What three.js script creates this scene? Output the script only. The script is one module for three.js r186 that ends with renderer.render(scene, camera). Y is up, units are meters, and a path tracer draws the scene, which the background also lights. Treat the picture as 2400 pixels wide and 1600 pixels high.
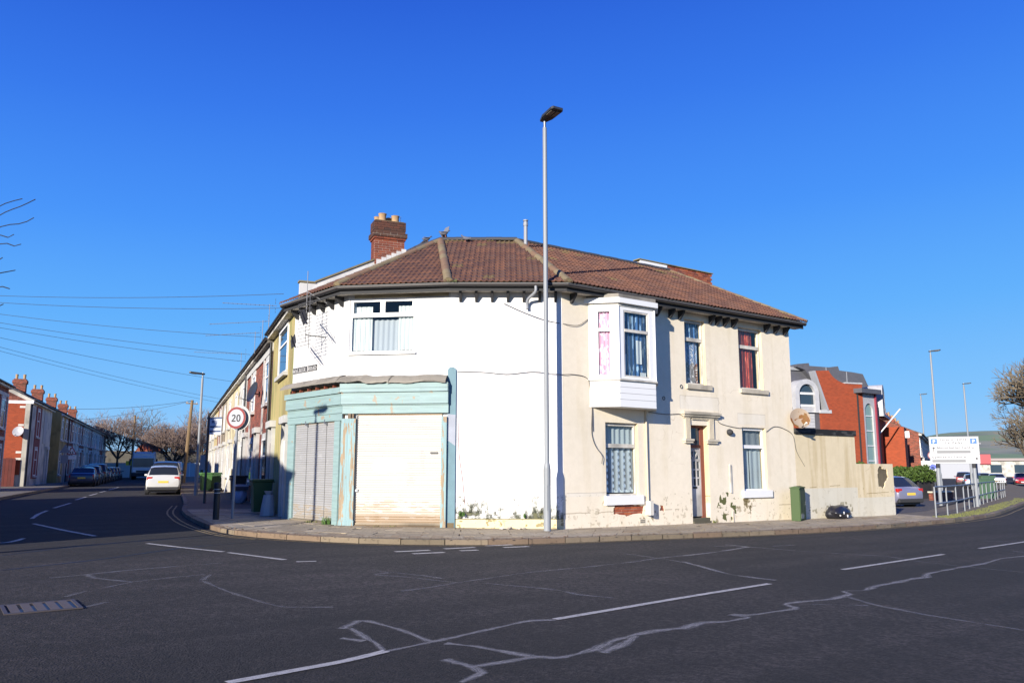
import * as THREE from 'three';
import { mergeGeometries, mergeVertices } from 'three/addons/utils/BufferGeometryUtils.js';
import { RoundedBoxGeometry } from 'three/addons/geometries/RoundedBoxGeometry.js';

// ------------------------------------------------------------------ camera, sky, sun, exposure
const scene = new THREE.Scene();
const camera = new THREE.PerspectiveCamera(45.67, 1024 / 682, 0.1, 6000);
camera.position.set(0, 1.62, 0);
camera.rotation.x = 0.1556;
const renderer = new THREE.WebGLRenderer({ antialias: true });
renderer.setSize(1024, 682);
renderer.toneMapping = THREE.LinearToneMapping;
const EXPOSURE = 1.62;
renderer.toneMappingExposure = EXPOSURE;
renderer.shadowMap.enabled = true;
renderer.shadowMap.type = THREE.PCFSoftShadowMap;
{
  const s2l = c => { c /= 255; return c <= 0.04045 ? c / 12.92 : Math.pow((c + 0.055) / 1.055, 2.4); };
  const stops = [[-90, 60, 62, 66], [-1, 120, 130, 140], [0, 170, 208, 244], [4, 134, 198, 253], [10, 100, 178, 253], [17, 74, 150, 250], [25, 56, 122, 236], [32, 44, 100, 218], [50, 33, 78, 188], [90, 24, 60, 158]];
  const W = 512, H = 256, data = new Float32Array(W * H * 4);
  for (let j = 0; j < H; j++) {
    const e0 = (j + 0.5) / H * 180 - 90;
    for (let i = 0; i < W; i++) {                       // a little paler towards the bay in the east, all round the compass
      const e = e0 * (1 - 0.13 * Math.cos(((i + 0.5) / W - 0.5) * 2 * Math.PI));
      let k = 0; while (k < stops.length - 2 && e > stops[k + 1][0]) k++;
      const a = stops[k], b = stops[k + 1], f = Math.min(1, Math.max(0, (e - a[0]) / (b[0] - a[0])));
      const o = (j * W + i) * 4;
      for (let c = 0; c < 3; c++) data[o + c] = (s2l(a[c + 1]) * (1 - f) + s2l(b[c + 1]) * f) / EXPOSURE;
      data[o + 3] = 1;
    }
  }
  const sky = new THREE.DataTexture(data, W, H, THREE.RGBAFormat, THREE.FloatType);
  sky.mapping = THREE.EquirectangularReflectionMapping;
  sky.magFilter = sky.minFilter = THREE.LinearFilter;
  sky.needsUpdate = true;
  scene.background = sky;
  scene.environment = sky;
}
const sun = new THREE.DirectionalLight(new THREE.Color(1.0, 0.93, 0.82), 5);
const SUN_AZ = 28 * Math.PI / 180, SUN_EL = 16.5 * Math.PI / 180;
sun.target.position.set(0, 0, -25);
sun.position.set(-Math.sin(SUN_AZ) * Math.cos(SUN_EL) * 90, Math.sin(SUN_EL) * 90, -25 + Math.cos(SUN_AZ) * Math.cos(SUN_EL) * 90);
sun.castShadow = true;
sun.shadow.mapSize.set(4096, 4096);
Object.assign(sun.shadow.camera, { left: -70, right: 70, top: 60, bottom: -60, near: 1, far: 260 });
scene.add(sun, sun.target);

// ------------------------------------------------------------------ helpers
let seed = 7;
const rnd = () => { seed |= 0; seed = seed + 0x6D2B79F5 | 0; let t = Math.imul(seed ^ seed >>> 15, 1 | seed); t = t + Math.imul(t ^ t >>> 7, 61 | t) ^ t; return ((t ^ t >>> 14) >>> 0) / 4294967296; };
const rr = (a, b) => a + (b - a) * rnd();
const V = (x, y, z) => new THREE.Vector3(x, y, z);
const gy = x => -0.4 * Math.tanh(x / 32);            // the street falls gently from the side road towards the main road
const PAV = 0.12;
const hash = (x, y, s) => { let h = Math.imul(x, 374761393) + Math.imul(y, 668265263) + Math.imul(s, 1274126177) | 0; h = Math.imul(h ^ h >>> 13, 1274126177); return ((h ^ h >>> 16) >>> 0) / 4294967296; };
function vn(x, y, p, s) {                             // value noise, period p cells
  const xi = Math.floor(x), yi = Math.floor(y), fx = x - xi, fy = y - yi, m = v => ((v % p) + p) % p;
  const u = fx * fx * (3 - 2 * fx), v = fy * fy * (3 - 2 * fy);
  const a = hash(m(xi), m(yi), s), b = hash(m(xi + 1), m(yi), s), c = hash(m(xi), m(yi + 1), s), d = hash(m(xi + 1), m(yi + 1), s);
  return a + (b - a) * u + (c - a) * v + (a - b - c + d) * u * v;
}
const fbm = (x, y, p, s, o = 4) => { let r = 0, a = 0.5, n = 0; for (let i = 0; i < o; i++) { r += a * vn(x, y, p, s + i); n += a; a /= 2; x *= 2; y *= 2; p *= 2; } return r / n; };
const clamp = (v, a = 0, b = 1) => Math.min(b, Math.max(a, v));
const sm = (a, b, v) => { v = clamp((v - a) / (b - a)); return v * v * (3 - 2 * v); };
function tex(w, h, fn, mw, mh, srgb = true, off = null) {   // mw, mh: metres that one repeat covers
  const d = new Uint8Array(w * h * 4);
  for (let j = 0; j < h; j++) for (let i = 0; i < w; i++) {
    const c = fn((i + 0.5) / w, (j + 0.5) / h), o = (j * w + i) * 4;
    d[o] = clamp(c[0], 0, 255); d[o + 1] = clamp(c[1], 0, 255); d[o + 2] = clamp(c[2], 0, 255); d[o + 3] = 255;
  }
  const t = new THREE.DataTexture(d, w, h, THREE.RGBAFormat);
  t.wrapS = t.wrapT = THREE.RepeatWrapping; t.magFilter = THREE.LinearFilter; t.minFilter = THREE.LinearMipmapLinearFilter; t.generateMipmaps = true;
  if (srgb) t.colorSpace = THREE.SRGBColorSpace;
  t.repeat.set(1 / mw, 1 / mh); if (off) t.offset.set(off[0], off[1]);
  t.needsUpdate = true; return t;
}
function canvasTex(w, h, draw) {
  const c = document.createElement('canvas'); c.width = w; c.height = h;
  const g = c.getContext('2d'); draw(g, w, h);
  const t = new THREE.CanvasTexture(c); t.colorSpace = THREE.SRGBColorSpace; return t;
}
const lin = (r, g, b) => new THREE.Color().setRGB(r, g, b);
const M = (r, g, b, rough = 0.85, o = {}) => new THREE.MeshStandardMaterial({ color: lin(r, g, b), roughness: rough, ...o });

// generic grain textures (neutral, multiplied by the colour of the material)
const G_grain = tex(256, 256, (u, v) => { const n = 208 + 34 * fbm(u * 8, v * 8, 8, 3, 5) + 13 * (hash(u * 256 | 0, v * 256 | 0, 5) - 0.5); return [n, n, n]; }, 1.6, 1.6);
const B_grain = tex(256, 256, (u, v) => { const n = 110 * fbm(u * 32, v * 32, 32, 9, 3) + 60 * hash(u * 256 | 0, v * 256 | 0, 2); return [n, n, n]; }, 0.8, 0.8, false);
const G_dirty = tex(512, 512, (u, v) => { const a = fbm(u * 5, v * 5, 5, 31, 5), s = fbm(u * 40, v * 4, 40, 32, 3); const n = 252 - 48 * sm(0.45, 0.8, a) - 26 * s; return [n, n * 0.985, n * 0.95]; }, 3.2, 3.2);
const G_brick = tex(512, 512, (u, v) => {               // brickwork too far away to tell the bricks apart
  const row = Math.floor(v * 24), fy = v * 24 - row, x = u * 8 + (row & 1) * 0.5, col = Math.floor(x), fx = x - col;
  if (fx < 0.06 || fy < 0.15) { const m = 150 + 30 * hash(u * 512 | 0, v * 512 | 0, 4); return [m, m * 0.93, m * 0.83]; }
  const t = 0.75 + 0.5 * hash(col % 8, row, 6) + 0.12 * (fbm(u * 64, v * 64, 64, 8, 2) - 0.5);
  return [150 * t, 74 * t, 52 * t];
}, 1.8, 1.8);
const G_brickO = tex(512, 512, (u, v) => {
  const row = Math.floor(v * 24), fy = v * 24 - row, x = u * 8 + (row & 1) * 0.5, col = Math.floor(x), fx = x - col;
  if (fx < 0.05 || fy < 0.13) return [176, 104, 74];
  const t = 0.93 + 0.14 * hash(col % 8, row, 16) + 0.1 * (fbm(u * 64, v * 64, 64, 8, 2) - 0.5);
  return [184 * t, 84 * t, 46 * t];
}, 1.8, 1.8);
const G_slate = tex(256, 256, (u, v) => { const row = Math.floor(v * 12), x = u * 10 + (row & 1) * 0.5, col = Math.floor(x); const e = (v * 12 - row < 0.12 || x - col < 0.05) ? 0.6 : 1; const n = (150 + 90 * hash(col % 10, row, 3)) * e; return [n, n, n * 1.04]; }, 2.5, 2.5);
const G_peel = tex(512, 512, (u, v) => {                // flaking turquoise paint over weathered wood
  const f = fbm(u * 14, v * 4, 14, 41, 5) * 0.7 + 0.3 * fbm(u * 50, v * 20, 50, 42, 2), g = fbm(u * 60, v * 6, 60, 43, 3);
  if (f > 0.53) { const w = 118 + 60 * g; return [w, w * 0.88, w * 0.72]; }
  const p = 0.9 + 0.2 * g; return [134 * p, 160 * p, 162 * p];
}, 1, 2.8);
const G_turq = tex(512, 256, (u, v) => {
  const f = fbm(u * 16, v * 8, 16, 51, 5), g = fbm(u * 6, v * 30, 30, 52, 3);
  if (f > 0.735) return [148, 138, 122];
  const p = 0.92 + 0.13 * g; return [134 * p, 156 * p + 5 * f, 158 * p];
}, 2.4, 1.2);

const bumpy = (k = 0.002) => ({ bumpMap: B_grain, bumpScale: k });
const MT = {
  white: new THREE.MeshStandardMaterial({ color: lin(0.76, 0.755, 0.74), roughness: 0.9, map: G_grain, ...bumpy(0.003) }),
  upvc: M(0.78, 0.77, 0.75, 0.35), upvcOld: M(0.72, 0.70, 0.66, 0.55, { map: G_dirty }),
  stone: M(0.62, 0.57, 0.48, 0.9, { map: G_dirty, ...bumpy() }),
  black: M(0.018, 0.018, 0.02, 0.45), matt: M(0.03, 0.03, 0.032, 0.8), rubber: M(0.02, 0.02, 0.02, 0.9),
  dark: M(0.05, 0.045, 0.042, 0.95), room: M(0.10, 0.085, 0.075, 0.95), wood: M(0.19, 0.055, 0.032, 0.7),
  slate: M(0.085, 0.083, 0.092, 0.75, { map: G_slate }),
  galv: M(0.30, 0.32, 0.35, 0.42, { metalness: 0.45, map: G_grain }), galvPaint: M(0.31, 0.33, 0.35, 0.5, { map: G_grain }),
  greyPost: M(0.25, 0.26, 0.28, 0.5), lead: M(0.30, 0.28, 0.25, 0.75, { map: G_dirty, ...bumpy(0.004) }), leadNew: M(0.62, 0.63, 0.66, 0.7, { map: G_dirty }),
  mortar: M(0.42, 0.36, 0.29, 0.95), pot: M(0.44, 0.29, 0.16, 0.85, { map: G_dirty }),
  brickFar: M(0.60, 0.52, 0.50, 0.9, { map: G_brick }), brickOr: M(0.60, 0.56, 0.54, 0.9, { map: G_brickO }),
  turq: new THREE.MeshStandardMaterial({ roughness: 0.6, map: G_turq, ...bumpy(0.002) }), peel: new THREE.MeshStandardMaterial({ roughness: 0.8, map: G_peel, ...bumpy(0.004) }),
  glass: new THREE.MeshPhysicalMaterial({ color: lin(0.92, 0.95, 0.95), roughness: 0.03, transmission: 1, thickness: 0, ior: 1.5 }),
  glassDark: M(0.018, 0.022, 0.028, 0.06), glassBlue: M(0.03, 0.05, 0.07, 0.05),
  green: M(0.030, 0.066, 0.009, 0.6), greenBin: M(0.028, 0.075, 0.026, 0.55), plate: M(0.80, 0.52, 0.06, 0.5),
  red: M(0.45, 0.02, 0.015, 0.25), amber: M(0.7, 0.25, 0.02, 0.3), chrome: M(0.6, 0.6, 0.62, 0.2, { metalness: 0.9 }),
  bark: M(0.10, 0.078, 0.055, 0.95, { map: G_dirty }), twig: M(0.19, 0.135, 0.11, 0.95), twigPale: M(0.15, 0.117, 0.075, 0.95), alu: M(0.24, 0.24, 0.25, 0.55, { metalness: 0.3 }),
};

const taken = {};
const numbered = n => { const k = taken[n] = (taken[n] ?? -1) + 1; return k ? `${n}_${String(k).padStart(3, '0')}` : n; };
function uvm(g) {                                       // texture coordinates in metres from the dominant axis
  g.computeBoundingBox();
  const p = g.attributes.position, n = g.attributes.normal, uv = new Float32Array(p.count * 2);
  for (let i = 0; i < p.count; i++) {
    const ax = Math.abs(n.getX(i)), ay = Math.abs(n.getY(i)), az = Math.abs(n.getZ(i));
    if (ay > ax && ay > az) { uv[2 * i] = p.getX(i); uv[2 * i + 1] = p.getZ(i); }
    else if (ax > az) { uv[2 * i] = p.getZ(i); uv[2 * i + 1] = p.getY(i); }
    else { uv[2 * i] = p.getX(i); uv[2 * i + 1] = p.getY(i); }
  }
  g.setAttribute('uv', new THREE.BufferAttribute(uv, 2)); return g;
}
const clean = g => { g = g.index ? g.toNonIndexed() : g; for (const k of Object.keys(g.attributes)) if (!['position', 'normal', 'uv'].includes(k)) g.deleteAttribute(k); if (!g.attributes.uv) g.setAttribute('uv', new THREE.BufferAttribute(new Float32Array(g.attributes.position.count * 2), 2)); return g; };
const merge = a => a.length === 1 ? clean(a[0]) : mergeGeometries(a.map(clean));
const box = (x0, x1, y0, y1, z0, z1) => uvm(new THREE.BoxGeometry(x1 - x0, y1 - y0, z1 - z0).translate((x0 + x1) / 2, (y0 + y1) / 2, (z0 + z1) / 2));
const cyl = (r0, r1, h, x = 0, y = 0, z = 0, n = 14) => new THREE.CylinderGeometry(r1, r0, h, n).translate(x, y + h / 2, z);
function rod(a, b, r, r2 = r, n = 6) {                   // a round bar from a to b
  const d = b.clone().sub(a), L = d.length();
  const g = new THREE.CylinderGeometry(r2, r, L, n, 1).translate(0, L / 2, 0);
  g.applyQuaternion(new THREE.Quaternion().setFromUnitVectors(V(0, 1, 0), d.normalize()));
  return g.translate(a.x, a.y, a.z);
}
const tubeOf = (pts, r, seg = 40, n = 5) => new THREE.TubeGeometry(new THREE.CatmullRomCurve3(pts), seg, r, n);
function prism(pts, y0, y1) {                            // plan polygon [[x,z],...] from y0 to y1
  const s = new THREE.Shape(pts.map(p => new THREE.Vector2(p[0], -p[1])));
  return uvm(new THREE.ExtrudeGeometry(s, { depth: y1 - y0, bevelEnabled: false }).rotateX(-Math.PI / 2).translate(0, y0, 0));
}
function polyFace(pts, down = 0.03) {                    // a thin slab under a sloping polygon of world points
  const idx = THREE.ShapeUtils.triangulateShape(pts.map(p => new THREE.Vector2(p.x, p.z)), []), pos = [], n = pts.length;
  for (const t of idx) for (const i of t) pos.push(pts[i].x, pts[i].y, pts[i].z);
  for (const t of idx) for (const i of [t[0], t[2], t[1]]) pos.push(pts[i].x, pts[i].y - down, pts[i].z);
  for (let i = 0; i < n; i++) { const a = pts[i], b = pts[(i + 1) % n]; for (const [p, q] of [[a, 0], [b, 0], [b, down], [a, 0], [b, down], [a, down]]) pos.push(p.x, p.y - q, p.z); }
  const g = new THREE.BufferGeometry(); g.setAttribute('position', new THREE.Float32BufferAttribute(pos, 3)); g.computeVertexNormals(); return uvm(g);
}
function mesh(name, g, m, parent) {
  const o = new THREE.Mesh(Array.isArray(g) ? merge(g) : g, m);
  o.name = name; o.castShadow = o.receiveShadow = true;
  if (parent) parent.add(o);
  return o;
}
function tag(o, label, category, group) { o.userData.label = label; o.userData.category = category; if (group) o.userData.group = group; return o; }
function thing(name, label, category, pos = [0, 0, 0], turn = 0, group) {
  const o = new THREE.Group(); o.name = numbered(name); o.position.set(...pos); o.rotation.y = turn; scene.add(o);
  return tag(o, label, category, group);
}
function solo(name, g, m, label, category, group, pos) {  // a thing that is one mesh, its origin at its base
  const o = mesh(numbered(name), g, m, scene);
  o.geometry.computeBoundingBox(); const b = o.geometry.boundingBox;
  const c = pos ? V(...pos) : V((b.min.x + b.max.x) / 2, b.min.y, (b.min.z + b.max.z) / 2);
  if (!pos) { o.geometry.translate(-c.x, -c.y, -c.z); }
  o.position.copy(c); return tag(o, label, category, group);
}
function structure(name, g, m) { const o = mesh(numbered(name), g, m, scene); o.userData.kind = 'structure'; return o; }
function copy(o, pos, turn, label) { const c = o.clone(); c.name = numbered(o.name.replace(/_\d{3}$/, '')); c.userData = { ...o.userData }; if (label) c.userData.label = label; c.position.set(...pos); c.rotation.y = turn; scene.add(c); return c; }

// ------------------------------------------------------------------ plan of the place (metres, camera at the origin)
const C0 = [-6.48, -23.82], C1 = [-4.42, -21.50], C1F = [-4.30, -21.48], C2 = [-1.63, -21.10], C3 = [1.32, -21.12];
const WD = [0.8154, -0.5789], DD = [-0.3827, -0.9239], LN = [-0.9239, 0.3827];   // main road wall, side road, side road's other side
const onF3 = u => [C3[0] + WD[0] * u, C3[1] + WD[1] * u];
const onSide = (s, p = 0) => [C0[0] + DD[0] * s + LN[0] * p, C0[1] + DD[1] * s + LN[1] * p];

// ------------------------------------------------------------------ road
const T_asphalt = tex(1024, 1024, (u, v) => {
  const h = hash(u * 1024 | 0, v * 1024 | 0, 71), m = 0.5 * vn(u * 300, v * 300, 300, 72) + 0.5 * vn(u * 130, v * 130, 130, 77), c = fbm(u * 6, v * 6, 6, 73, 4);
  let n = 158 + 270 * (m - 0.5) + 60 * (h - 0.5) + 50 * (c - 0.5); const st = vn(u * 210, v * 210, 210, 78); if (st > 0.93) n += 70;
  return [n * 1.01, n * 0.97, n * 0.98];
}, 5, 5);
const B_asphalt = tex(512, 512, (u, v) => { const n = 190 * vn(u * 230, v * 230, 230, 75) + 60 * hash(u * 512 | 0, v * 512 | 0, 76); return [n, n, n]; }, 2.5, 2.5, false);
const asphalt = new THREE.MeshStandardMaterial({ color: lin(0.035, 0.030, 0.026), roughness: 0.97, map: T_asphalt, bumpMap: B_asphalt, bumpScale: 0.010, vertexColors: true });
function sheet(xs, zs, y, colorAt) {
  const pos = [], col = [], uv = [], idx = [], nx = xs.length;
  for (const z of zs) for (const x of xs) { pos.push(x, gy(x) + y, z); uv.push(x, z); col.push(...colorAt(x, z)); }
  for (let j = 0; j < zs.length - 1; j++) for (let i = 0; i < nx - 1; i++) { const a = j * nx + i; idx.push(a, a + 1, a + nx, a + 1, a + nx + 1, a + nx); }
  const g = new THREE.BufferGeometry();
  g.setAttribute('position', new THREE.Float32BufferAttribute(pos, 3)); g.setAttribute('uv', new THREE.Float32BufferAttribute(uv, 2)); g.setAttribute('color', new THREE.Float32BufferAttribute(col, 3));
  g.setIndex(idx); g.computeVertexNormals(); return g;
}
const range = (a, b, s) => { const r = []; for (let x = a; x < b - 1e-6; x += s) r.push(x); r.push(b); return r; };
const tyre = (x, z) => {                                  // traffic-polished, scuffed and resurfaced asphalt
  const a = x * WD[0] + z * WD[1], b = -x * WD[1] + z * WD[0];
  const streak = fbm(a * 0.22 + 50, b * 2.6 + 90, 512, 81, 4), big = fbm(x * 0.16 + 40, z * 0.16 + 40, 512, 82, 3), spot = fbm(x * 0.9 + 70, z * 0.9 + 70, 512, 83, 3);
  const arc = Math.hypot(x + 4, z + 2.5), sweep = Math.exp(-Math.pow((arc - 10.5) / 2.4, 2)) * fbm(arc * 3, Math.atan2(z + 2.5, x + 4) * 4 + 20, 512, 84, 3);
  const v = 0.58 + 0.7 * sm(0.42, 0.7, streak) + 0.85 * (big - 0.5) + 0.5 * (spot - 0.5) + 1.5 * sweep;
  return [v * 1.0, v, v * 1.02];
};
const road = structure('road', sheet(
  [-900, -500, -300, -180, -120, -80, -60, ...range(-48, -16, 1), ...range(-15.8, 20, 0.2), ...range(21, 60, 1), 70, 90, 130, 200, 320, 500, 900],
  [-900, -600, -400, -280, -200, -150, -120, ...range(-100, -32, 2), ...range(-31, -2, 0.2), ...range(-1, 12, 1), 20, 40, 90, 200, 600], 0, tyre), asphalt);
function ribbon(pts, w, lift, wob = 0, ends = true) {
  const cur = pts.length > 2 ? new THREE.CatmullRomCurve3(pts.map(p => V(p[0], 0, p[1])), false, 'catmullrom', 0.2) : new THREE.LineCurve3(V(pts[0][0], 0, pts[0][1]), V(pts[1][0], 0, pts[1][1]));
  const L = cur.getLength(), n = Math.max(2, Math.ceil(L / 0.12)), pos = [], uv = [], idx = [];
  for (let i = 0; i <= n; i++) {
    const p = cur.getPointAt(i / n), t = cur.getTangentAt(i / n), k = w / 2 * (1 + wob * (fbm(i * 0.35 + pts[0][0] * 7 + 300, 40, 512, 5, 2) - 0.5) * 2);
    for (const s of [-1, 1]) { const x = p.x - t.z * k * s, z = p.z + t.x * k * s; pos.push(x, gy(x) + lift, z); uv.push(i / n * L, 0.5 + s * 0.5); }
    if (i < n) idx.push(2 * i, 2 * i + 1, 2 * i + 2, 2 * i + 1, 2 * i + 3, 2 * i + 2);
  }
  const g = new THREE.BufferGeometry(); g.setAttribute('position', new THREE.Float32BufferAttribute(pos, 3)); g.setAttribute('uv', new THREE.Float32BufferAttribute(uv, 2)); g.setIndex(idx); g.computeVertexNormals();
  if (g.attributes.normal.getY(0) < 0) { g.setIndex(idx.map((_, i) => idx[i - i % 3 + [0, 2, 1][i % 3]])); g.computeVertexNormals(); }
  return g;
}
const A_worn = tex(512, 256, (u, v) => { const f = fbm(u * 40, v * 20, 40, 91, 4) * 0.6 + hash(u * 512 | 0, v * 256 | 0, 92) * 0.4; const n = f > 0.36 + (Math.abs(v - 0.5) > 0.42 ? 0.12 : 0) ? 255 : 30; return [n, n, n]; }, 3, 1, false);
const A_scuff = tex(512, 256, (u, v) => { const f = fbm(u * 30, v * 30, 30, 95, 4) * 0.55 + hash(u * 512 | 0, v * 256 | 0, 96) * 0.45; const ed = Math.pow(Math.abs(v - 0.5) * 2, 2), n = 255 * sm(0.36 + 0.3 * ed, 0.60 + 0.26 * ed, f) * 0.95; return [n, n, n]; }, 2, 1, false);
const A_faint = tex(512, 256, (u, v) => { const f = fbm(u * 18, v * 24, 24, 97, 4) * 0.6 + hash(u * 512 | 0, v * 256 | 0, 98) * 0.4, ed = Math.pow(Math.abs(v - 0.5) * 2, 2), n = 255 * sm(0.38 + 0.24 * ed, 0.62 + 0.24 * ed, f) * 0.9; return [n, n, n]; }, 2.5, 1, false);
const paint = M(0.50, 0.475, 0.43, 0.75, { alphaMap: A_worn, transparent: true, side: 2 }), yellowPaint = M(0.30, 0.22, 0.10, 0.8, { alphaMap: A_worn, transparent: true, side: 2 });
const sealMat = M(0.34, 0.325, 0.31, 0.8, { alphaMap: A_scuff, transparent: true, side: 2 }), sealFaint = M(0.24, 0.23, 0.225, 0.85, { alphaMap: A_faint, transparent: true, side: 2 }), darkLineMat = M(0.016, 0.015, 0.017, 0.5, { side: 2 });
const MK = {
  lane: [[[-2.14, -6.41], [-1.43, -7.12], [-1.12, -7.54]], [[0.47, -9.19], [2.2, -10.83], [3.77, -12.26]], [[5.59, -14.12], [8.79, -16.97]], [[10.32, -18.37], [12.83, -20.57]]],
  giveway: [[[-2.26, -16.1], [-1.63, -16.49]], [[-1.88, -15.77], [-1.31, -16.11]], [[-1.36, -16.79], [-0.77, -17.2]], [[-1.02, -16.45], [-0.68, -16.64]], [[-0.54, -17.52], [0.01, -17.89]], [[-0.17, -17.25], [0.35, -17.54]]],
  edge: [[[-7.53, -17.15], [-6.44, -16.36], [-5.44, -15.7]], [[-5.31, -15.58], [-3.96, -14.52]], [[-3.68, -14.24], [-3.37, -14.36]]],
  side: [[[-16.77, -30.22], [-18.31, -34.22]], [[-19.73, -37.28], [-21.19, -41.01]], [[-21.92, -42.72], [-23.17, -46.03]], [[-23.9, -47.75], [-24.97, -50.65]], [[-25.86, -52.77], [-28.57, -59.75]], [[-14.1, -24.3], [-15.14, -26.42], [-16.07, -28.57]], [[-12.89, -22.31], [-10.97, -20.27], [-9.39, -18.71]], [[-10.48, -16.78], [-10.32, -17.03], [-10.4, -17.45], [-10.56, -17.96]]],
  seal: [[[-1.12, -7.54], [-0.66, -8.07], [-0.11, -8.75], [0.19, -9.1], [0.47, -9.17]], [[-0.39, -6.52], [-0.24, -6.82], [-0.34, -7.03], [-0.58, -7.26]], [[-0.34, -7], [0, -7.25], [0.21, -7.4], [0.41, -7.38], [0.6, -7.56], [0.77, -7.75], [0.96, -8.11], [1.21, -8.4], [1.52, -8.67], [1.78, -8.8]], [[0.21, -7.4], [-0.02, -7.55], [-0.3, -7.77], [-0.62, -7.91]], [[0.81, -7.6], [1.08, -8.02], [1.21, -8.36]], [[-0.79, -8], [-1.08, -8.46], [-1.43, -8.86], [-1.61, -9.01], [-1.69, -8.65], [-1.72, -8.53]], [[-1.15, -7.58], [-1.28, -7.9], [-1.46, -8.22], [-1.64, -8.57]], [[-1.39, -7.96], [-1.63, -8.08]], [[1.77, -8.76], [2.03, -9.1], [2.34, -9.21], [2.67, -9.49], [2.47, -9.66], [2.73, -9.63], [3.04, -9.85], [3.43, -10.12], [3.38, -10.44], [3.75, -10.69], [4.15, -10.89], [4.58, -11.36], [4.57, -11.62], [4.94, -11.72], [5.28, -12.17], [5.79, -12.6], [6.25, -13.05], [6.56, -13.25], [6.82, -13.72], [7.8, -14.61], [8.69, -15.36], [9.57, -16.3], [10.54, -16.94]], [[4.44, -11.1], [4.52, -10.47], [4.83, -9.77], [5.2, -9.23], [5.44, -8.87]], [[3.71, -10.46], [4.41, -10.41]], [[4.29, -18.27], [5.21, -18.06], [5.97, -17.34], [7.37, -16.45], [7.68, -15.37], [8.25, -14.55], [8.62, -14.08]], [[3.08, -15.05], [3.25, -14.34], [3.36, -13.75], [3.52, -13.22], [3.99, -12.67]], [[3.28, -16.05], [4.14, -16.9], [5.13, -18.11], [4.78, -18.57]], [[-1.47, -11.1], [-1.14, -11.46], [-0.78, -11.96], [-0.38, -12.45], [0.29, -13.25], [1.28, -14.07], [2.13, -14.87], [2.72, -15.58], [3.3, -16.11]], [[-0.78, -11.96], [-1.13, -12.19], [-1.64, -12.54], [-2.11, -12.71], [-1.9, -12.98], [-2.22, -13.23]], [[-1.91, -13.03], [-1.35, -12.69], [-1.04, -12.39]], [[-0.41, -11.95], [0.25, -11.61], [0.64, -11.35], [0.88, -10.99], [1.29, -10.76]], [[2.18, -16.38], [2.77, -15.54], [3.06, -14.98]], [[-6.58, -11.91], [-6.26, -12.34], [-5.88, -12.9], [-5.42, -13.41], [-4.85, -13.98]], [[-6.28, -12.34], [-5.97, -11.97], [-5.3, -11.65], [-4.97, -12.06], [-4.61, -12.5]], [[-5.38, -11.09], [-5.27, -11.62]], [[-4.4, -11.88], [-4.51, -12.51]], [[-4.36, -11.81], [-3.71, -10.91], [-3.01, -10.09], [-2.64, -9.76], [-2.08, -9.8]], [[-5.48, -10.28], [-5.46, -10.76]], [[-4.87, -9.56], [-4.8, -9.95]], [[10.78, -17.91], [10.83, -17.4]], [[11.56, -20.53], [12.43, -20.2]], [[5.75, -18.36], [6.41, -18.79]]],
  darkLines: [[[-7.76, -12.67], [-7.03, -14.29], [-6.49, -16.36], [-5.63, -17.65], [-4.57, -18.33]], [[-8.99, -14.65], [-8.6, -16.3], [-7.66, -18.07], [-6.4, -19.01]], [[5.17, -18.02], [4.78, -18.57]]],
};
MK.lane.forEach(l => mesh('lane_line', ribbon(l, 0.1, 0.008, 0.08), paint, road));
MK.giveway.forEach(l => mesh('give_way_dash', ribbon(l, 0.16, 0.008, 0.1), paint, road));
MK.edge.forEach(l => mesh('edge_line', ribbon(l, 0.11, 0.008, 0.3), paint, road));
MK.side.forEach(l => mesh('side_road_line', ribbon(l, 0.12, 0.008, 0.2), paint, road));
MK.seal.forEach((l, i) => { const strong = i < 9 || i === 12 || i === 13; mesh('crack_seal', ribbon(l, strong ? 0.11 : 0.085, 0.004, 0.85), strong ? sealMat : sealFaint, road); });
MK.darkLines.forEach(l => mesh('dark_line', ribbon(l, 0.035, 0.004, 0.5), darkLineMat, road));  // thin, evenly dark ribbons laid over the asphalt

// ------------------------------------------------------------------ pavements with kerbs
const pairs = [ // kerb foot, building side
  [onSide(112, 2.64), onSide(112)], [onSide(60, 2.64), onSide(60)], [onSide(30, 2.64), onSide(30)],
  [[-13.85, -34.82], onSide(13)], [[-11.41, -28.54], onSide(6)], [[-9.79, -25.0], onSide(2)], [[-7.72, -21.15], [-6.48, -23.82]], [[-6.36, -19.36], [-5.4, -22.66]],
  [[-4.57, -18.25], [-4.3, -21.48]], [[-2.72, -17.69], [-2.8, -21.27]], [[-0.6, -17.79], [-0.9, -21.1]], [[0.94, -18.41], [1.32, -21.12]], [[3.01, -19.58], onF3(2.6)], [[5.33, -20.82], onF3(5.3)],
  [[7.19, -21.9], onF3(7.5)], [[9.7, -23.6], onF3(10.3)], [[12.67, -26.0], onF3(14)], [[15.3, -28.35], [14.2, -30.9]], [[18.9, -32.4], [16.9, -33.9]], [[23.5, -38.7], [21.4, -40.2]], [[32, -50.6], [29.6, -52]], [[45.5, -71], [43, -72.3]], [[70, -117], [67.4, -118.4]], [[112, -195], [109, -196.5]]];
const kc = new THREE.CatmullRomCurve3(pairs.map(p => V(p[0][0], 0, p[0][1])), false, 'catmullrom', 0.4), wc = new THREE.CatmullRomCurve3(pairs.map(p => V(p[1][0], 0, p[1][1])), false, 'catmullrom', 0.0);
const NP = pairs.length - 1;
const edge = (c, t) => { const p = c.getPoint(t / NP); return [p.x, p.z]; };
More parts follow.
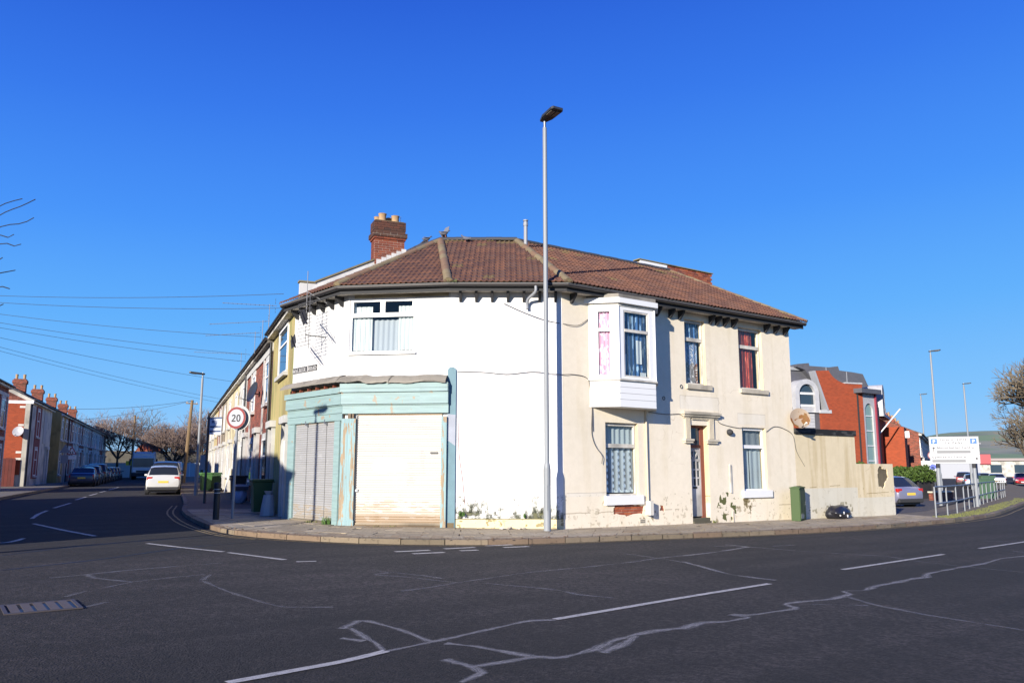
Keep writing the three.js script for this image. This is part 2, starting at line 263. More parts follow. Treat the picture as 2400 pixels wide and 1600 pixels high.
function hexa(q, y0, y1, yi = y1) {                        // block on a plan quad, top following the slope of the street
  const P = (i, y) => [q[i][0], gy(q[i][0]) + y, q[i][1]], f = [[P(0, y1), P(1, y1), P(2, yi), P(3, yi)]];
  for (let i = 0; i < 4; i++) { const j = (i + 1) % 4, a = i > 1 ? yi : y1, b = j > 1 ? yi : y1; f.push([P(i, y0), P(j, y0), P(j, b), P(i, a)]); }
  const pos = []; for (const [a, b, c, d] of f) pos.push(...a, ...b, ...c, ...a, ...c, ...d);
  const g = new THREE.BufferGeometry(); g.setAttribute('position', new THREE.Float32BufferAttribute(pos, 3)); g.computeVertexNormals(); return uvm(g);
}
const mixp = (a, b, f) => [a[0] + (b[0] - a[0]) * f, a[1] + (b[1] - a[1]) * f];
const T_slab = tex(256, 256, (u, v) => { const c = fbm(u * 6, v * 6, 6, 111, 5), h = hash(u * 256 | 0, v * 256 | 0, 112), s = fbm(u * 20, v * 20, 20, 113, 3); let n = 216 + 40 * (c - 0.5) + 34 * (h - 0.5); if (s > 0.68) n -= 34; return [n, n * 0.975, n * 0.93]; }, 1.1, 1.1);
const slabTones = [[0.50, 0.435, 0.33], [0.43, 0.37, 0.28], [0.55, 0.48, 0.38], [0.47, 0.42, 0.34], [0.40, 0.32, 0.225]].map(c => M(...c, 0.9, { map: T_slab, ...bumpy(0.002) }));
const kerbTones = [[0.27, 0.225, 0.165], [0.22, 0.185, 0.135], [0.31, 0.255, 0.19], [0.27, 0.20, 0.145]].map(c => M(...c, 0.9, { map: T_slab, ...bumpy(0.004) }));
const KW = 0.15;
const inner = (t, d) => { const a = edge(kc, t), b = edge(wc, t), L = Math.hypot(b[0] - a[0], b[1] - a[1]); return mixp(a, b, d / L); };
{
  const strip = [];
  for (let t = 0; t < NP - 1e-6; t += 0.25) strip.push(hexa([inner(t, KW), inner(t + 0.25, KW), edge(wc, t + 0.25), edge(wc, t)], -0.2, PAV - 0.014));
  const pave = structure('pavement', merge(strip), M(0.22, 0.185, 0.135, 0.95, { map: T_slab }));
  // kerb stones and slabs where they can be told apart
  const arc = (t0, t1, step) => { const r = [t0]; let t = t0; while (t < t1) { let d = 0, p = edge(kc, t); while (d < step && t < NP) { t += 0.01; const q = edge(kc, Math.min(t, NP)); d += Math.hypot(q[0] - p[0], q[1] - p[1]); p = q; } r.push(Math.min(t, NP)); } return r; };
  const ks = [...arc(0.02, 3, 6), ...arc(3, 17, 0.92).slice(1), ...arc(17, 19, 1.8).slice(1), ...arc(19, NP - 0.02, 8).slice(1)];
  for (let i = 0; i < ks.length - 1; i++) {
    const a = ks[i], b = ks[i + 1] - (i % 1 ? 0 : 0.002), up = PAV + rr(-0.006, 0.008);
    mesh('kerb_stone', hexa([edge(kc, a + 0.003), edge(kc, b - 0.003), inner(b - 0.003, KW), inner(a + 0.003, KW)], -0.1, up - 0.018, up), kerbTones[(rnd() * 4) | 0], pave);
  }
  const ss = arc(4.1, 17, 0.66);
  for (let i = 0; i < ss.length - 1; i++) {
    const a = ss[i], b = ss[i + 1], pa = edge(kc, a), wa = edge(wc, a), wid = Math.hypot(wa[0] - pa[0], wa[1] - pa[1]) - KW, rows = Math.max(3, Math.round(wid / 0.72));
    for (let r = 0; r < rows; r++) {
      const f0 = r / rows, f1 = (r + 1) / rows, off = (r & 1 ? 0.5 : 0) * (b - a) * 0.4;
      const pt = (t, f) => mixp(inner(t, KW + 0.01), edge(wc, t), f);
      const cut = (t0, t1, g0, g1) => { const et = (t1 - t0) * 0.008, ef = (g1 - g0) * 0.008; return hexa([pt(t0 + et, g0 + ef), pt(t1 - et, g0 + ef), pt(t1 - et, g1 - ef), pt(t0 + et, g1 - ef)], 0.06, PAV + rr(-0.004, 0.004)); };
      if (r === 0 && a > 6.8 && a < 10.6) {                // small setts beside the kerb
        for (let p = 0; p < 3; p++) for (let q = 0; q < 2; q++) mesh('paving_sett', cut(a + (b - a) * p / 3, a + (b - a) * (p + 1) / 3, f0 + (f1 - f0) * q / 2, f0 + (f1 - f0) * (q + 1) / 2), slabTones[[1, 4, 0, 4][(rnd() * 4) | 0]], pave);
      } else mesh('paving_slab', cut(a + off, b + off, f0, f1), slabTones[(rnd() * rnd() * 5) | 0], pave);
    }
  }
}
{
  const st = []; const q = [[-14, 10.3, 60], [4, 10.3, 60], [30, 10.3, 60], [60, 10.3, 60], [112, 10.3, 60]];
  for (let i = 0; i < q.length - 1; i++) { const [s, p, b] = q[i], [s2] = q[i + 1]; for (const [a, c] of [[p, 18], [18, b]]) st.push(hexa([onSide(s, a), onSide(s2, a), onSide(s2, c), onSide(s, c)], -0.2, PAV)); }
  const lp = structure('pavement', merge(st), M(0.24, 0.225, 0.19, 0.9, { map: T_slab }));
  for (let s = -14; s < 90; s += 4) mesh('kerb_stone', hexa([onSide(s + 0.01, 10.1), onSide(s + 3.99, 10.1), onSide(s + 3.99, 10.3), onSide(s + 0.01, 10.3)], -0.1, PAV + 0.004), kerbTones[(rnd() * 3) | 0], lp);
}
structure('driveway', merge([hexa([[14.1, -30.6], [16.9, -33.7], [21, -40], [10, -44]], -0.1, PAV - 0.006), hexa([[10, -44], [21, -40], [29, -52], [14, -62]], -0.1, PAV - 0.004)]), M(0.11, 0.10, 0.10, 0.9, { map: T_slab }));
// yellow no-waiting lines follow the kerb
{
  for (const d of [-0.28, -0.46]) {
    const pts = []; for (let t = 3.2; t < 20; t += 0.25) { const p = inner(t, d); pts.push(p); }
    const cut = d < -0.3 ? pts.slice(0, 18) : pts;
    mesh('yellow_line', ribbon(cut, 0.06, 0.008, 0.2), yellowPaint, road);
  }
}
// cast-iron drain grating let into the road
{
  const t = thing('drain_grating', 'rusty cast iron drain grating let into the dark road', 'drain', [-5.35, gy(-5.35), -9.55], 0.62);
  const bars = [box(-0.34, 0.34, 0, 0.014, -0.36, -0.32), box(-0.34, 0.34, 0, 0.014, 0.32, 0.36), box(-0.38, -0.34, 0, 0.014, -0.36, 0.36), box(0.34, 0.38, 0, 0.014, -0.36, 0.36)];
  mesh('frame', bars, M(0.07, 0.055, 0.05, 0.6), t);
  const iron = M(0.10, 0.08, 0.075, 0.5);
  for (let i = 0; i < 8; i++) for (let j = 0; j < 5; j++) mesh('bar', box(-0.31 + j * 0.128, -0.22 + j * 0.128, 0.002, 0.012, -0.3 + i * 0.078, -0.265 + i * 0.078), iron, t);
  mesh('pit', box(-0.34, 0.34, 0.0005, 0.0018, -0.32, 0.32), MT.black, t);
}
// ------------------------------------------------------------------ the corner building
const T3 = Math.atan2(-WD[1], WD[0]), TH1 = -Math.atan2(C2[1] - C1F[1], C2[0] - C1F[0]), TH0 = -Math.atan2(C1[1] - C0[1], C1[0] - C0[0]), TH2 = -Math.atan2(C3[1] - C2[1], C3[0] - C2[0]), TP = 22.5 * Math.PI / 180;
const len = (a, b) => Math.hypot(b[0] - a[0], b[1] - a[1]);
const L0 = len(C0, C1), L1 = len(C1F, C2), L2 = len(C2, C3), LE = 9.74, CE = onF3(LE);
const house = thing('corner_building', 'white and cream rendered corner building with brown tiled roof and turquoise shopfront', 'building', [C3[0], 0, C3[1]]);
function framed(root, P, turn, y = 0) {
  return (name, g, m, parent) => { const o = mesh(name, g, m); if (parent) { parent.add(o); return o; } o.position.set(P[0] - root.position.x, y - root.position.y, P[1] - root.position.z); o.rotation.y = turn; root.add(o); return o; };
}
const inRoot = (root, o) => { o.position.sub(root.position); root.add(o); return o; };
const F0 = framed(house, C0, TH0), F1 = framed(house, C1F, TH1), F2 = framed(house, C2, TH2), F3 = framed(house, C3, T3), FW = framed(house, [0, 0], 0);
const rect = (x0, x1, y0, y1) => { const p = new THREE.Path(); p.moveTo(x0, y0); p.lineTo(x1, y0); p.lineTo(x1, y1); p.lineTo(x0, y1); p.closePath(); return p; };
function wallShape(x0, x1, y0, y1, holes, depth = 0.25) {
  const s = new THREE.Shape([[x0, y0], [x1, y0], [x1, y1], [x0, y1]].map(p => new THREE.Vector2(...p)));
  for (const h of holes) s.holes.push(h.isPath || h.curves ? h : rect(...h));
  return uvm(new THREE.ExtrudeGeometry(s, { depth, bevelEnabled: false }).translate(0, 0, -depth));
}
const rag = (pts, k) => { const p = new THREE.Path(); const q = []; for (let i = 0; i < pts.length; i++) { const a = pts[i], b = pts[(i + 1) % pts.length], n = 5; for (let j = 0; j < n; j++) q.push([a[0] + (b[0] - a[0]) * j / n + rr(-k, k), a[1] + (b[1] - a[1]) * j / n + rr(-k, k)]); } p.moveTo(...q[0]); q.slice(1).forEach(v => p.lineTo(...v)); p.closePath(); return p; };
// stained cream render of the main road wall: u 0..16 m, height -0.5..7.5 m
const stains = [[1.5, 3.3, 0.10, 0.45], [5.7, 7.4, 0.02, 0.95], [7.0, 8.3, 0.3, 0.75], [9.8, 13, 0.02, 0.5]];
const T_cream = tex(2048, 1024, (u, v) => {
  const x = u * 16, y = v * 8 - 0.5;
  const a = fbm(x * 0.7, y * 0.7, 64, 121, 5), st = fbm(x * 5, y * 0.5, 128, 122, 4), g = hash(u * 2048 | 0, v * 1024 | 0, 123), pt = fbm(x * 2.2, y * 2.2, 64, 124, 4), fine = fbm(x * 9, y * 9, 256, 125, 3);
  let r = 240, gg = 229, b = 210; const n = 14 * (a - 0.5) + 7 * (g - 0.5) + 9 * (fine - 0.5);
  r += n; gg += n; b += n * 1.1;
  const ext = x > 9.75 ? 1 : 0;
  if (ext) { const w = 26 * sm(0.4, 0.75, st); r -= 14 + w * 0.7; gg -= 18 + w * 0.8; b -= 30 + w; }
  else { const w = 10 * sm(0.5, 0.8, st); r -= w * 0.6; gg -= w * 0.7; b -= w; }
  // patched render over the lower windows
  for (const [p0, p1, q0, q1] of [[6.95, 8.3, 2.98, 3.32], [4.4, 6.1, 3.35, 3.75], [0.1, 1.5, 0.9, 1.0]]) if (x > p0 && x < p1 && y > q0 && y < q1) { r -= 4; gg -= 1; b += 4; if (x - p0 < 0.012 || p1 - x < 0.012 || q1 - y < 0.012) { r -= 34; gg -= 36; b -= 36; } }
  // grime specks, mould and flaked spots at the foot of the wall
  const foot = y < 0.95 ? 1 - clamp((y - 0.1) / 0.85) : 0, sp = fbm(x * 11, y * 11, 256, 126, 3);
  if (foot > 0 && sp > 0.77 - 0.24 * foot * pt) { const k = 10 + 34 * pt; r -= k; gg -= k * 1.02; b -= k * 1.1; }
  const vs = Math.abs(y - (ext ? 0.98 + (x > 13.2 ? -0.36 : 0) + 0.03 * (x - 10) : 0.47) - 0.03 * fbm(x * 2, 3, 64, 127, 2)); if (vs < 0.012 && fbm(x * 3, 7, 64, 128, 2) > 0.42) { r -= 48; gg -= 50; b -= 52; }
  if (ext && y < (x > 13.2 ? 0.62 : 0.98)) { const gr = 225 + 8 * (a - 0.5); r = r * 0.35 + gr * 0.62; gg = gg * 0.35 + gr * 0.62; b = b * 0.35 + gr * 0.6; }
  for (const [p0, p1, q0, q1] of stains) if (x > p0 && x < p1 && y > q0 && y < q1) { const e = Math.min(x - p0, p1 - x, y - q0, q1 - y) * 3; if (pt + sp > 1.30 - 0.22 * clamp(e)) { r -= 44; gg -= 44; b -= 48; } }
  const moss = x > 5.85 && x < 6.75 && y > 0.05 && y < 0.95 && fbm(x * 6, y * 6, 256, 129, 4) > 0.62 - 0.10 * clamp(1 - Math.abs(x - 6.2) * 3);
  if (moss) { r = 92; gg = 96; b = 56; }
  // hairline cracks
  const cr = Math.abs(fbm(x * 0.9, y * 0.9, 64, 130, 4) - 0.5); if (cr < 0.003 && a > 0.54) { r -= 18; gg -= 20; b -= 22; }
  return [r, gg, b];
}, 16, 8, true, [0, 0.0625]);
const cream = new THREE.MeshStandardMaterial({ color: lin(0.88, 0.865, 0.82), roughness: 0.92, map: T_cream, ...bumpy(0.004) });
const T_white = tex(512, 1024, (u, v) => {                // 4 m x 8 m, foot of the plain white wall mouldy and flaking
  const x = u * 4, y = v * 8 - 0.5, a = fbm(x * 0.8, y * 0.8, 32, 141, 5), g = hash(u * 512 | 0, v * 1024 | 0, 142), sp = fbm(x * 10, y * 10, 128, 143, 4), big = fbm(x * 1.6, y * 1.6, 32, 144, 4);
  let r = 238 + 10 * (a - 0.5) + 6 * (g - 0.5), gg = r - 1, b = r - 3;
  const foot = clamp(1 - (y - 0.35) / 0.75);
  if (y > 0.36 && y < 1.15) { const d = sm(0.50, 0.72, sp * 0.55 + g * 0.2 + 0.5 * foot * big); r -= 165 * d; gg -= 162 * d; b -= 172 * d; const vst = fbm(x * 26, y * 3, 128, 146, 3); if (vst > 0.6 && foot * big > 0.22) { r -= 40; gg -= 38; b -= 42; } }
  if (y > 0.36 && y < 0.5 && sp * 0.6 + big * 0.6 > 0.74) { r = 104; gg = 104; b = 78; }
  if (y < 0.36) { r = 226 + 16 * (sp - 0.5); gg = 214 + 16 * (sp - 0.5); b = 172 + 20 * (sp - 0.5); if (sp > 0.63) { r -= 70; gg -= 72; b -= 70; } if (y > 0.345) { r = 96; gg = 92; b = 58; } }
  const cr = Math.abs(fbm(x * 0.9, y * 0.7, 32, 145, 4) - 0.5); if (cr < 0.002) { r -= 22; gg -= 22; b -= 22; }
  return [r, gg, b];
}, 4, 8, true, [0, 0.0625]);
const whiteStained = new THREE.MeshStandardMaterial({ color: lin(0.90, 0.89, 0.88), roughness: 0.92, map: T_white, ...bumpy(0.003) });

// walls
F0('wall', wallShape(0, L0, -0.4, 6.3, []), MT.white);
F1('wall', wallShape(-0.12, L1, -0.4, 6.3, [[-0.07, 1.74, 4.67, 6.15]]), MT.white);
F2('wall', wallShape(0, L2, -0.4, 6.3, []), whiteStained);
const brickHole = rag([[1.74, 0.42], [2.2, 0.36], [2.82, 0.40], [2.84, 0.60], [2.3, 0.655], [1.8, 0.66], [1.70, 0.58]], 0.022), brickHole2 = rag([[3.46, 0.46], [3.66, 0.44], [3.62, 0.58], [3.5, 0.62]], 0.016);
const f3wall = F3('wall', wallShape(0, LE, -0.6, 6.3, [[1.47, 2.68, 0.86, 2.86], [7.13, 8.27, 0.93, 2.89], [4.79, 5.56, 0.0, 2.89], [4.69, 5.58, 4.10, 6.05], [7.14, 8.29, 4.10, 6.05], brickHole, brickHole2]), cream);
f3wall.userData.label = 'stained cream rendered wall with plaster fallen off its foot';
const brickG = new THREE.BoxGeometry(0.215, 0.066, 0.102);
const brickTones = [[0.42, 0.10, 0.045], [0.34, 0.08, 0.038], [0.48, 0.13, 0.05], [0.22, 0.055, 0.033]].map(c => M(...c, 0.92, { map: G_grain, ...bumpy(0.004) }));
{
  const bed = F3('exposed_brickwork', box(1.6, 3.8, 0.2, 0.72, -0.16, -0.042), MT.mortar);
  for (let r = 0; r < 5; r++) for (let k = 0; k < 10; k++) { const x = 1.7 + k * 0.226 + (r & 1) * 0.113; if (x > 3.75) continue; const b = mesh('brick', brickG, brickTones[(rnd() * 3) | 0], bed); b.position.set(x, 0.34 + r * 0.077, -0.082 + rr(-0.008, 0.01)); }
}
// curtains
const T_lace = tex(128, 256, (u, v) => { const c = u * 5, f = c - Math.floor(c), k = v * 7 + (Math.floor(c) & 1) * 0.5, q = k - Math.floor(k); const d = Math.hypot((f - 0.5) * 1.5, (q - 0.45) * (q > 0.45 ? 0.8 : 1.5)); let n = d < 0.34 ? 244 : 158 + 34 * Math.sin(c * 6.28); if (v < 0.045 + 0.02 * Math.sin(u * 60)) n = 200; return [n * 0.93, n * 0.98, n]; }, 1, 1);
const T_pink = tex(128, 256, (u, v) => { const f = fbm(u * 10, v * 16, 16, 151, 4), s = Math.sin(u * 40); return f + 0.08 * s > 0.52 ? [236, 222, 228] : [214, 158, 178]; }, 1, 1);
const T_redc = tex(128, 256, (u, v) => { const f = fbm(u * 18, v * 8, 18, 152, 4), s = 0.8 + 0.3 * Math.sin(u * 50 + 2 * f); return f > 0.6 ? [214 * s, 104 * s, 78 * s] : [172 * s, 62 * s, 42 * s]; }, 1, 1);
const T_bluec = tex(128, 256, (u, v) => { const f = fbm(u * 22, v * 8, 22, 153, 4), s = 0.8 + 0.3 * Math.sin(u * 44); return f > 0.6 ? [150 * s, 180 * s, 205 * s] : [62 * s, 100 * s, 146 * s]; }, 1, 1);
const T_net = tex(128, 256, (u, v) => { const s = 0.86 + 0.12 * Math.sin(u * 75) + 0.1 * (fbm(u * 20, v * 4, 20, 154, 3) - 0.5); return [226 * s, 232 * s, 230 * s]; }, 1, 1);
const T_multi = tex(128, 256, (u, v) => { const f = fbm(u * 12, v * 22, 22, 155, 4), k = fbm(u * 30, v * 30, 30, 156, 2); if (k > 0.66) return [214, 208, 204]; const e = fbm(u * 3, v * 3, 3, 157, 3), fold = 0.85 + 0.2 * Math.sin(u * 26); return v + 0.5 * (e - 0.5) > 0.5 ? [(96 + 80 * f) * fold, (122 + 80 * f) * fold, (168 + 60 * f) * fold] : u + 0.4 * (e - 0.5) > 0.78 ? [150 * fold, (84 + 40 * f) * fold, 66 * fold] : [(116 + 70 * f) * fold, (112 + 64 * f) * fold, (110 + 56 * f) * fold]; }, 1, 1);
const cm = t => M(1, 1, 1, 0.9, { map: t, side: 2 });
const CUR = { lace: cm(T_lace), pink: cm(T_pink), red: cm(T_redc), blue: cm(T_bluec), net: cm(T_net), multi: cm(T_multi), grey: M(0.36, 0.39, 0.42, 0.9), blind: M(0.34, 0.39, 0.40, 0.8), dusk: M(0.16, 0.18, 0.19, 0.9) };
function drape(x0, x1, y0, y1, z, waves, amp = 0.018) {
  const g = new THREE.PlaneGeometry(x1 - x0, y1 - y0, waves * 5, 1).translate((x0 + x1) / 2, (y0 + y1) / 2, 0), p = g.attributes.position;
  for (let i = 0; i < p.count; i++) p.setZ(i, z + amp * Math.sin((p.getX(i) - x0) / (x1 - x0) * waves * Math.PI * 2) + (p.getY(i) < (y0 + y1) / 2 ? 0.01 : 0));
  g.computeVertexNormals(); return g;
}
// a window let into a wall opening; the part is its outer frame
function windowIn(add, { x0, x1, y0, y1, rec = 0.09, tr = null, trOpen = 0, mul = null, m = MT.upvc, fr = 0.05, curtains = [], sill = null, sillM = MT.stone, room = true, label }) {
  const z1 = -rec, z0 = z1 - 0.06, g = [box(x0, x0 + fr, y0, y1, z0, z1), box(x1 - fr, x1, y0, y1, z0, z1), box(x0 + fr, x1 - fr, y0, y0 + fr, z0, z1), box(x0 + fr, x1 - fr, y1 - fr, y1, z0, z1)];
  const w = add('window', g, m); if (label) w.userData.label = label;
  const spans = [];
  if (tr) { mesh('transom', box(x0 + fr, x1 - fr, tr - 0.035, tr + 0.035, z0 + 0.004, z1 + 0.012), m, w); spans.push([y0 + fr, tr - 0.035, null], [tr + 0.035, y1 - fr, mul]); } else spans.push([y0 + fr, y1 - fr, mul]);
  for (const [a, b, mu] of spans) {
    const xs = [x0 + fr, ...(mu ? [mu] : []), x1 - fr];
    if (mu) mesh('mullion', box(mu - 0.03, mu + 0.03, a, b, z0 + 0.006, z1 + 0.008), m, w);
    for (let i = 0; i < xs.length - 1; i++) {
      const p0 = xs[i] + (i && mu ? 0.03 : 0), p1 = xs[i + 1] - (i < xs.length - 2 ? 0.03 : 0);
      if (tr && a > tr) mesh('sash', [box(p0, p0 + 0.035, a, b, z0 + 0.01, z1 + 0.016), box(p1 - 0.035, p1, a, b, z0 + 0.01, z1 + 0.016), box(p0 + 0.035, p1 - 0.035, a, a + 0.035, z0 + 0.01, z1 + 0.016), box(p0 + 0.035, p1 - 0.035, b - 0.035, b, z0 + 0.01, z1 + 0.016)], m, w);
      mesh('pane', new THREE.PlaneGeometry(p1 - p0 + 0.01, b - a + 0.01).translate((p0 + p1) / 2, (a + b) / 2, (z0 + z1) / 2), MT.glass, w);
    }
  }
  for (const [cx0, cx1, cy0, cy1, mat, wv = 5, dz = 0.045] of curtains) mesh('curtain', drape(cx0, cx1, cy0, cy1, z0 - dz, wv), mat, w);
  if (sill) mesh('window_sill', [box(sill[0], sill[1], sill[2], sill[3], -rec - 0.02, 0.07)], sillM, w);
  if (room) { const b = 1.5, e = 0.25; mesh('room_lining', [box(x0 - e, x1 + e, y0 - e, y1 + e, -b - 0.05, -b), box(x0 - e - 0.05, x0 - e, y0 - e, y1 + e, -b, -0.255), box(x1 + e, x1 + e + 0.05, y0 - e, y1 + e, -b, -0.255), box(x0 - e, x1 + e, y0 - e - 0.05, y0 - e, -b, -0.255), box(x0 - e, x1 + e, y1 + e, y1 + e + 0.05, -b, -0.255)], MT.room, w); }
  return w;
}
windowIn(F1, { x0: -0.07, x1: 1.74, y0: 4.67, y1: 6.15, tr: 5.68, mul: 0.83, rec: 0.03, curtains: [[-0.02, 0.52, 4.75, 5.95, CUR.net, 4], [1.25, 1.7, 4.75, 5.95, CUR.net, 4], [0.45, 1.32, 4.75, 5.6, CUR.grey, 6, 0.12]], sill: [-0.1, 1.77, 4.62, 4.672], sillM: MT.upvc, label: 'wide white window with net curtains' });  // grey middle sheet: reflection in the centre pane, put in as a curtain colour
windowIn(F3, { x0: 1.47, x1: 2.68, y0: 0.9, y1: 2.86, tr: 2.22, rec: 0.1, m: MT.upvcOld, curtains: [[1.58, 2.64, 0.98, 2.18, CUR.lace, 5], [1.5, 2.65, 2.24, 2.84, CUR.blind, 6]], sill: [1.40, 2.79, 0.66, 0.905], sillM: MT.upvc, label: 'window with patterned lace curtain' });
windowIn(F3, { x0: 7.13, x1: 8.27, y0: 0.95, y1: 2.89, tr: 2.28, rec: 0.1, curtains: [[7.2, 7.62, 1.0, 2.26, CUR.blind, 2], [7.66, 8.2, 1.0, 2.26, CUR.blind, 2], [7.2, 8.2, 2.3, 2.84, CUR.dusk, 3]], sill: [7.01, 8.41, 0.74, 0.955], sillM: MT.upvc });
windowIn(F3, { x0: 4.69, x1: 5.58, y0: 4.10, y1: 6.05, tr: 5.44, rec: 0.1, m: MT.upvcOld, curtains: [[4.74, 5.42, 4.15, 5.4, CUR.multi, 3], [4.78, 5.5, 5.48, 6.0, CUR.blue, 4]], sill: [4.68, 5.77, 3.95, 4.095] });
windowIn(F3, { x0: 7.14, x1: 8.29, y0: 4.10, y1: 6.05, tr: 5.43, rec: 0.1, m: MT.upvcOld, curtains: [[7.19, 8.02, 4.15, 6.0, CUR.red, 5]], sill: [7.11, 8.47, 3.96, 4.095], label: 'window with red curtain' });
// front door in its stone surround
{
  const leafShape = new THREE.Shape([[4.85, 0.24], [5.42, 0.24], [5.42, 2.23], [4.85, 2.23]].map(p => new THREE.Vector2(...p)));
  const xs = [4.90, 5.04, 5.09, 5.205, 5.255, 5.37], ys = [[1.13, 1.33], [1.37, 1.57], [1.62, 1.83]], panes = [];
  for (const [a, b] of ys) for (let i = 0; i < 3; i++) { leafShape.holes.push(rect(xs[2 * i], xs[2 * i + 1], a, b)); panes.push([xs[2 * i], xs[2 * i + 1], a, b]); }
  for (let k = 0; k < 4; k++) { const a0 = k * Math.PI / 4 + 0.1, a1 = (k + 1) * Math.PI / 4 - 0.1, p = new THREE.Path(), cx = 5.135, cy = 1.88; for (let j = 0; j <= 5; j++) { const a = a0 + (a1 - a0) * j / 5, X = cx + Math.cos(a) * 0.235, Y = cy + Math.sin(a) * 0.26; j ? p.lineTo(X, Y) : p.moveTo(X, Y); } p.lineTo(cx + Math.cos((a0 + a1) / 2) * 0.06, cy + Math.sin((a0 + a1) / 2) * 0.06); p.closePath(); leafShape.holes.push(p); }
  const door = F3('door', uvm(new THREE.ExtrudeGeometry(leafShape, { depth: 0.045, bevelEnabled: false }).translate(0, 0, -0.245)), M(0.60, 0.60, 0.62, 0.5, { map: G_dirty }));
  for (const [a, b, c, d] of panes) mesh('pane', box(a - 0.004, b + 0.004, c - 0.004, d + 0.004, -0.236, -0.226), MT.glassBlue, door);
  mesh('fan_light', box(4.9, 5.37, 1.88, 2.15, -0.236, -0.226), MT.glassBlue, door);
  mesh('letter_box', box(5.05, 5.23, 1.04, 1.10, -0.205, -0.19), MT.matt, door);
  mesh('door_frame', [box(4.79, 4.85, 0.2, 2.89, -0.26, -0.18), box(5.42, 5.56, 0.2, 2.89, -0.26, -0.18), box(4.85, 5.42, 2.23, 2.32, -0.255, -0.175), box(4.85, 5.42, 2.82, 2.89, -0.255, -0.175)], MT.wood, door);
  mesh('transom_pane', box(4.85, 5.42, 2.32, 2.82, -0.235, -0.225), MT.glassBlue, door);
  mesh('back_panel', box(4.79, 5.56, 0.2, 2.89, -0.32, -0.27), MT.room, door);
  mesh('step', [box(4.79, 5.56, -0.4, 0.2, -0.3, -0.02), box(4.82, 5.55, -0.4, 0.11, -0.02, 0.02)], M(0.16, 0.15, 0.11, 0.95, { map: G_dirty }), door);
  const sur = F3('door_surround', [box(4.50, 5.99, 3.10, 3.14, 0, 0.06), box(4.47, 6.02, 3.14, 3.20, 0, 0.10), box(4.44, 6.05, 3.20, 3.26, 0, 0.14), box(4.47, 6.0, 3.26, 3.285, 0, 0.09), box(4.49, 4.86, 2.42, 2.48, 0, 0.10), box(4.52, 4.84, 2.36, 2.42, 0, 0.07), box(5.45, 5.95, 2.42, 2.48, 0, 0.10), box(5.48, 5.92, 2.36, 2.42, 0, 0.07), box(4.56, 4.79, 2.48, 3.10, 0, 0.035), box(5.57, 5.82, 2.48, 3.10, 0, 0.035)], MT.stone);
  for (let i = 0; i < 4; i++) { mesh('flute', box(4.58 + i * 0.052, 4.606 + i * 0.052, 2.49, 3.09, 0.035, 0.055), MT.stone, sur); mesh('flute', box(5.595 + i * 0.055, 5.622 + i * 0.055, 2.49, 3.09, 0.035, 0.055), MT.stone, sur); }
  for (let i = 0; i < 13; i++) mesh('dentil', box(4.86 + i * 0.056, 4.892 + i * 0.056, 3.05, 3.10, 0, 0.05), MT.stone, sur);
}
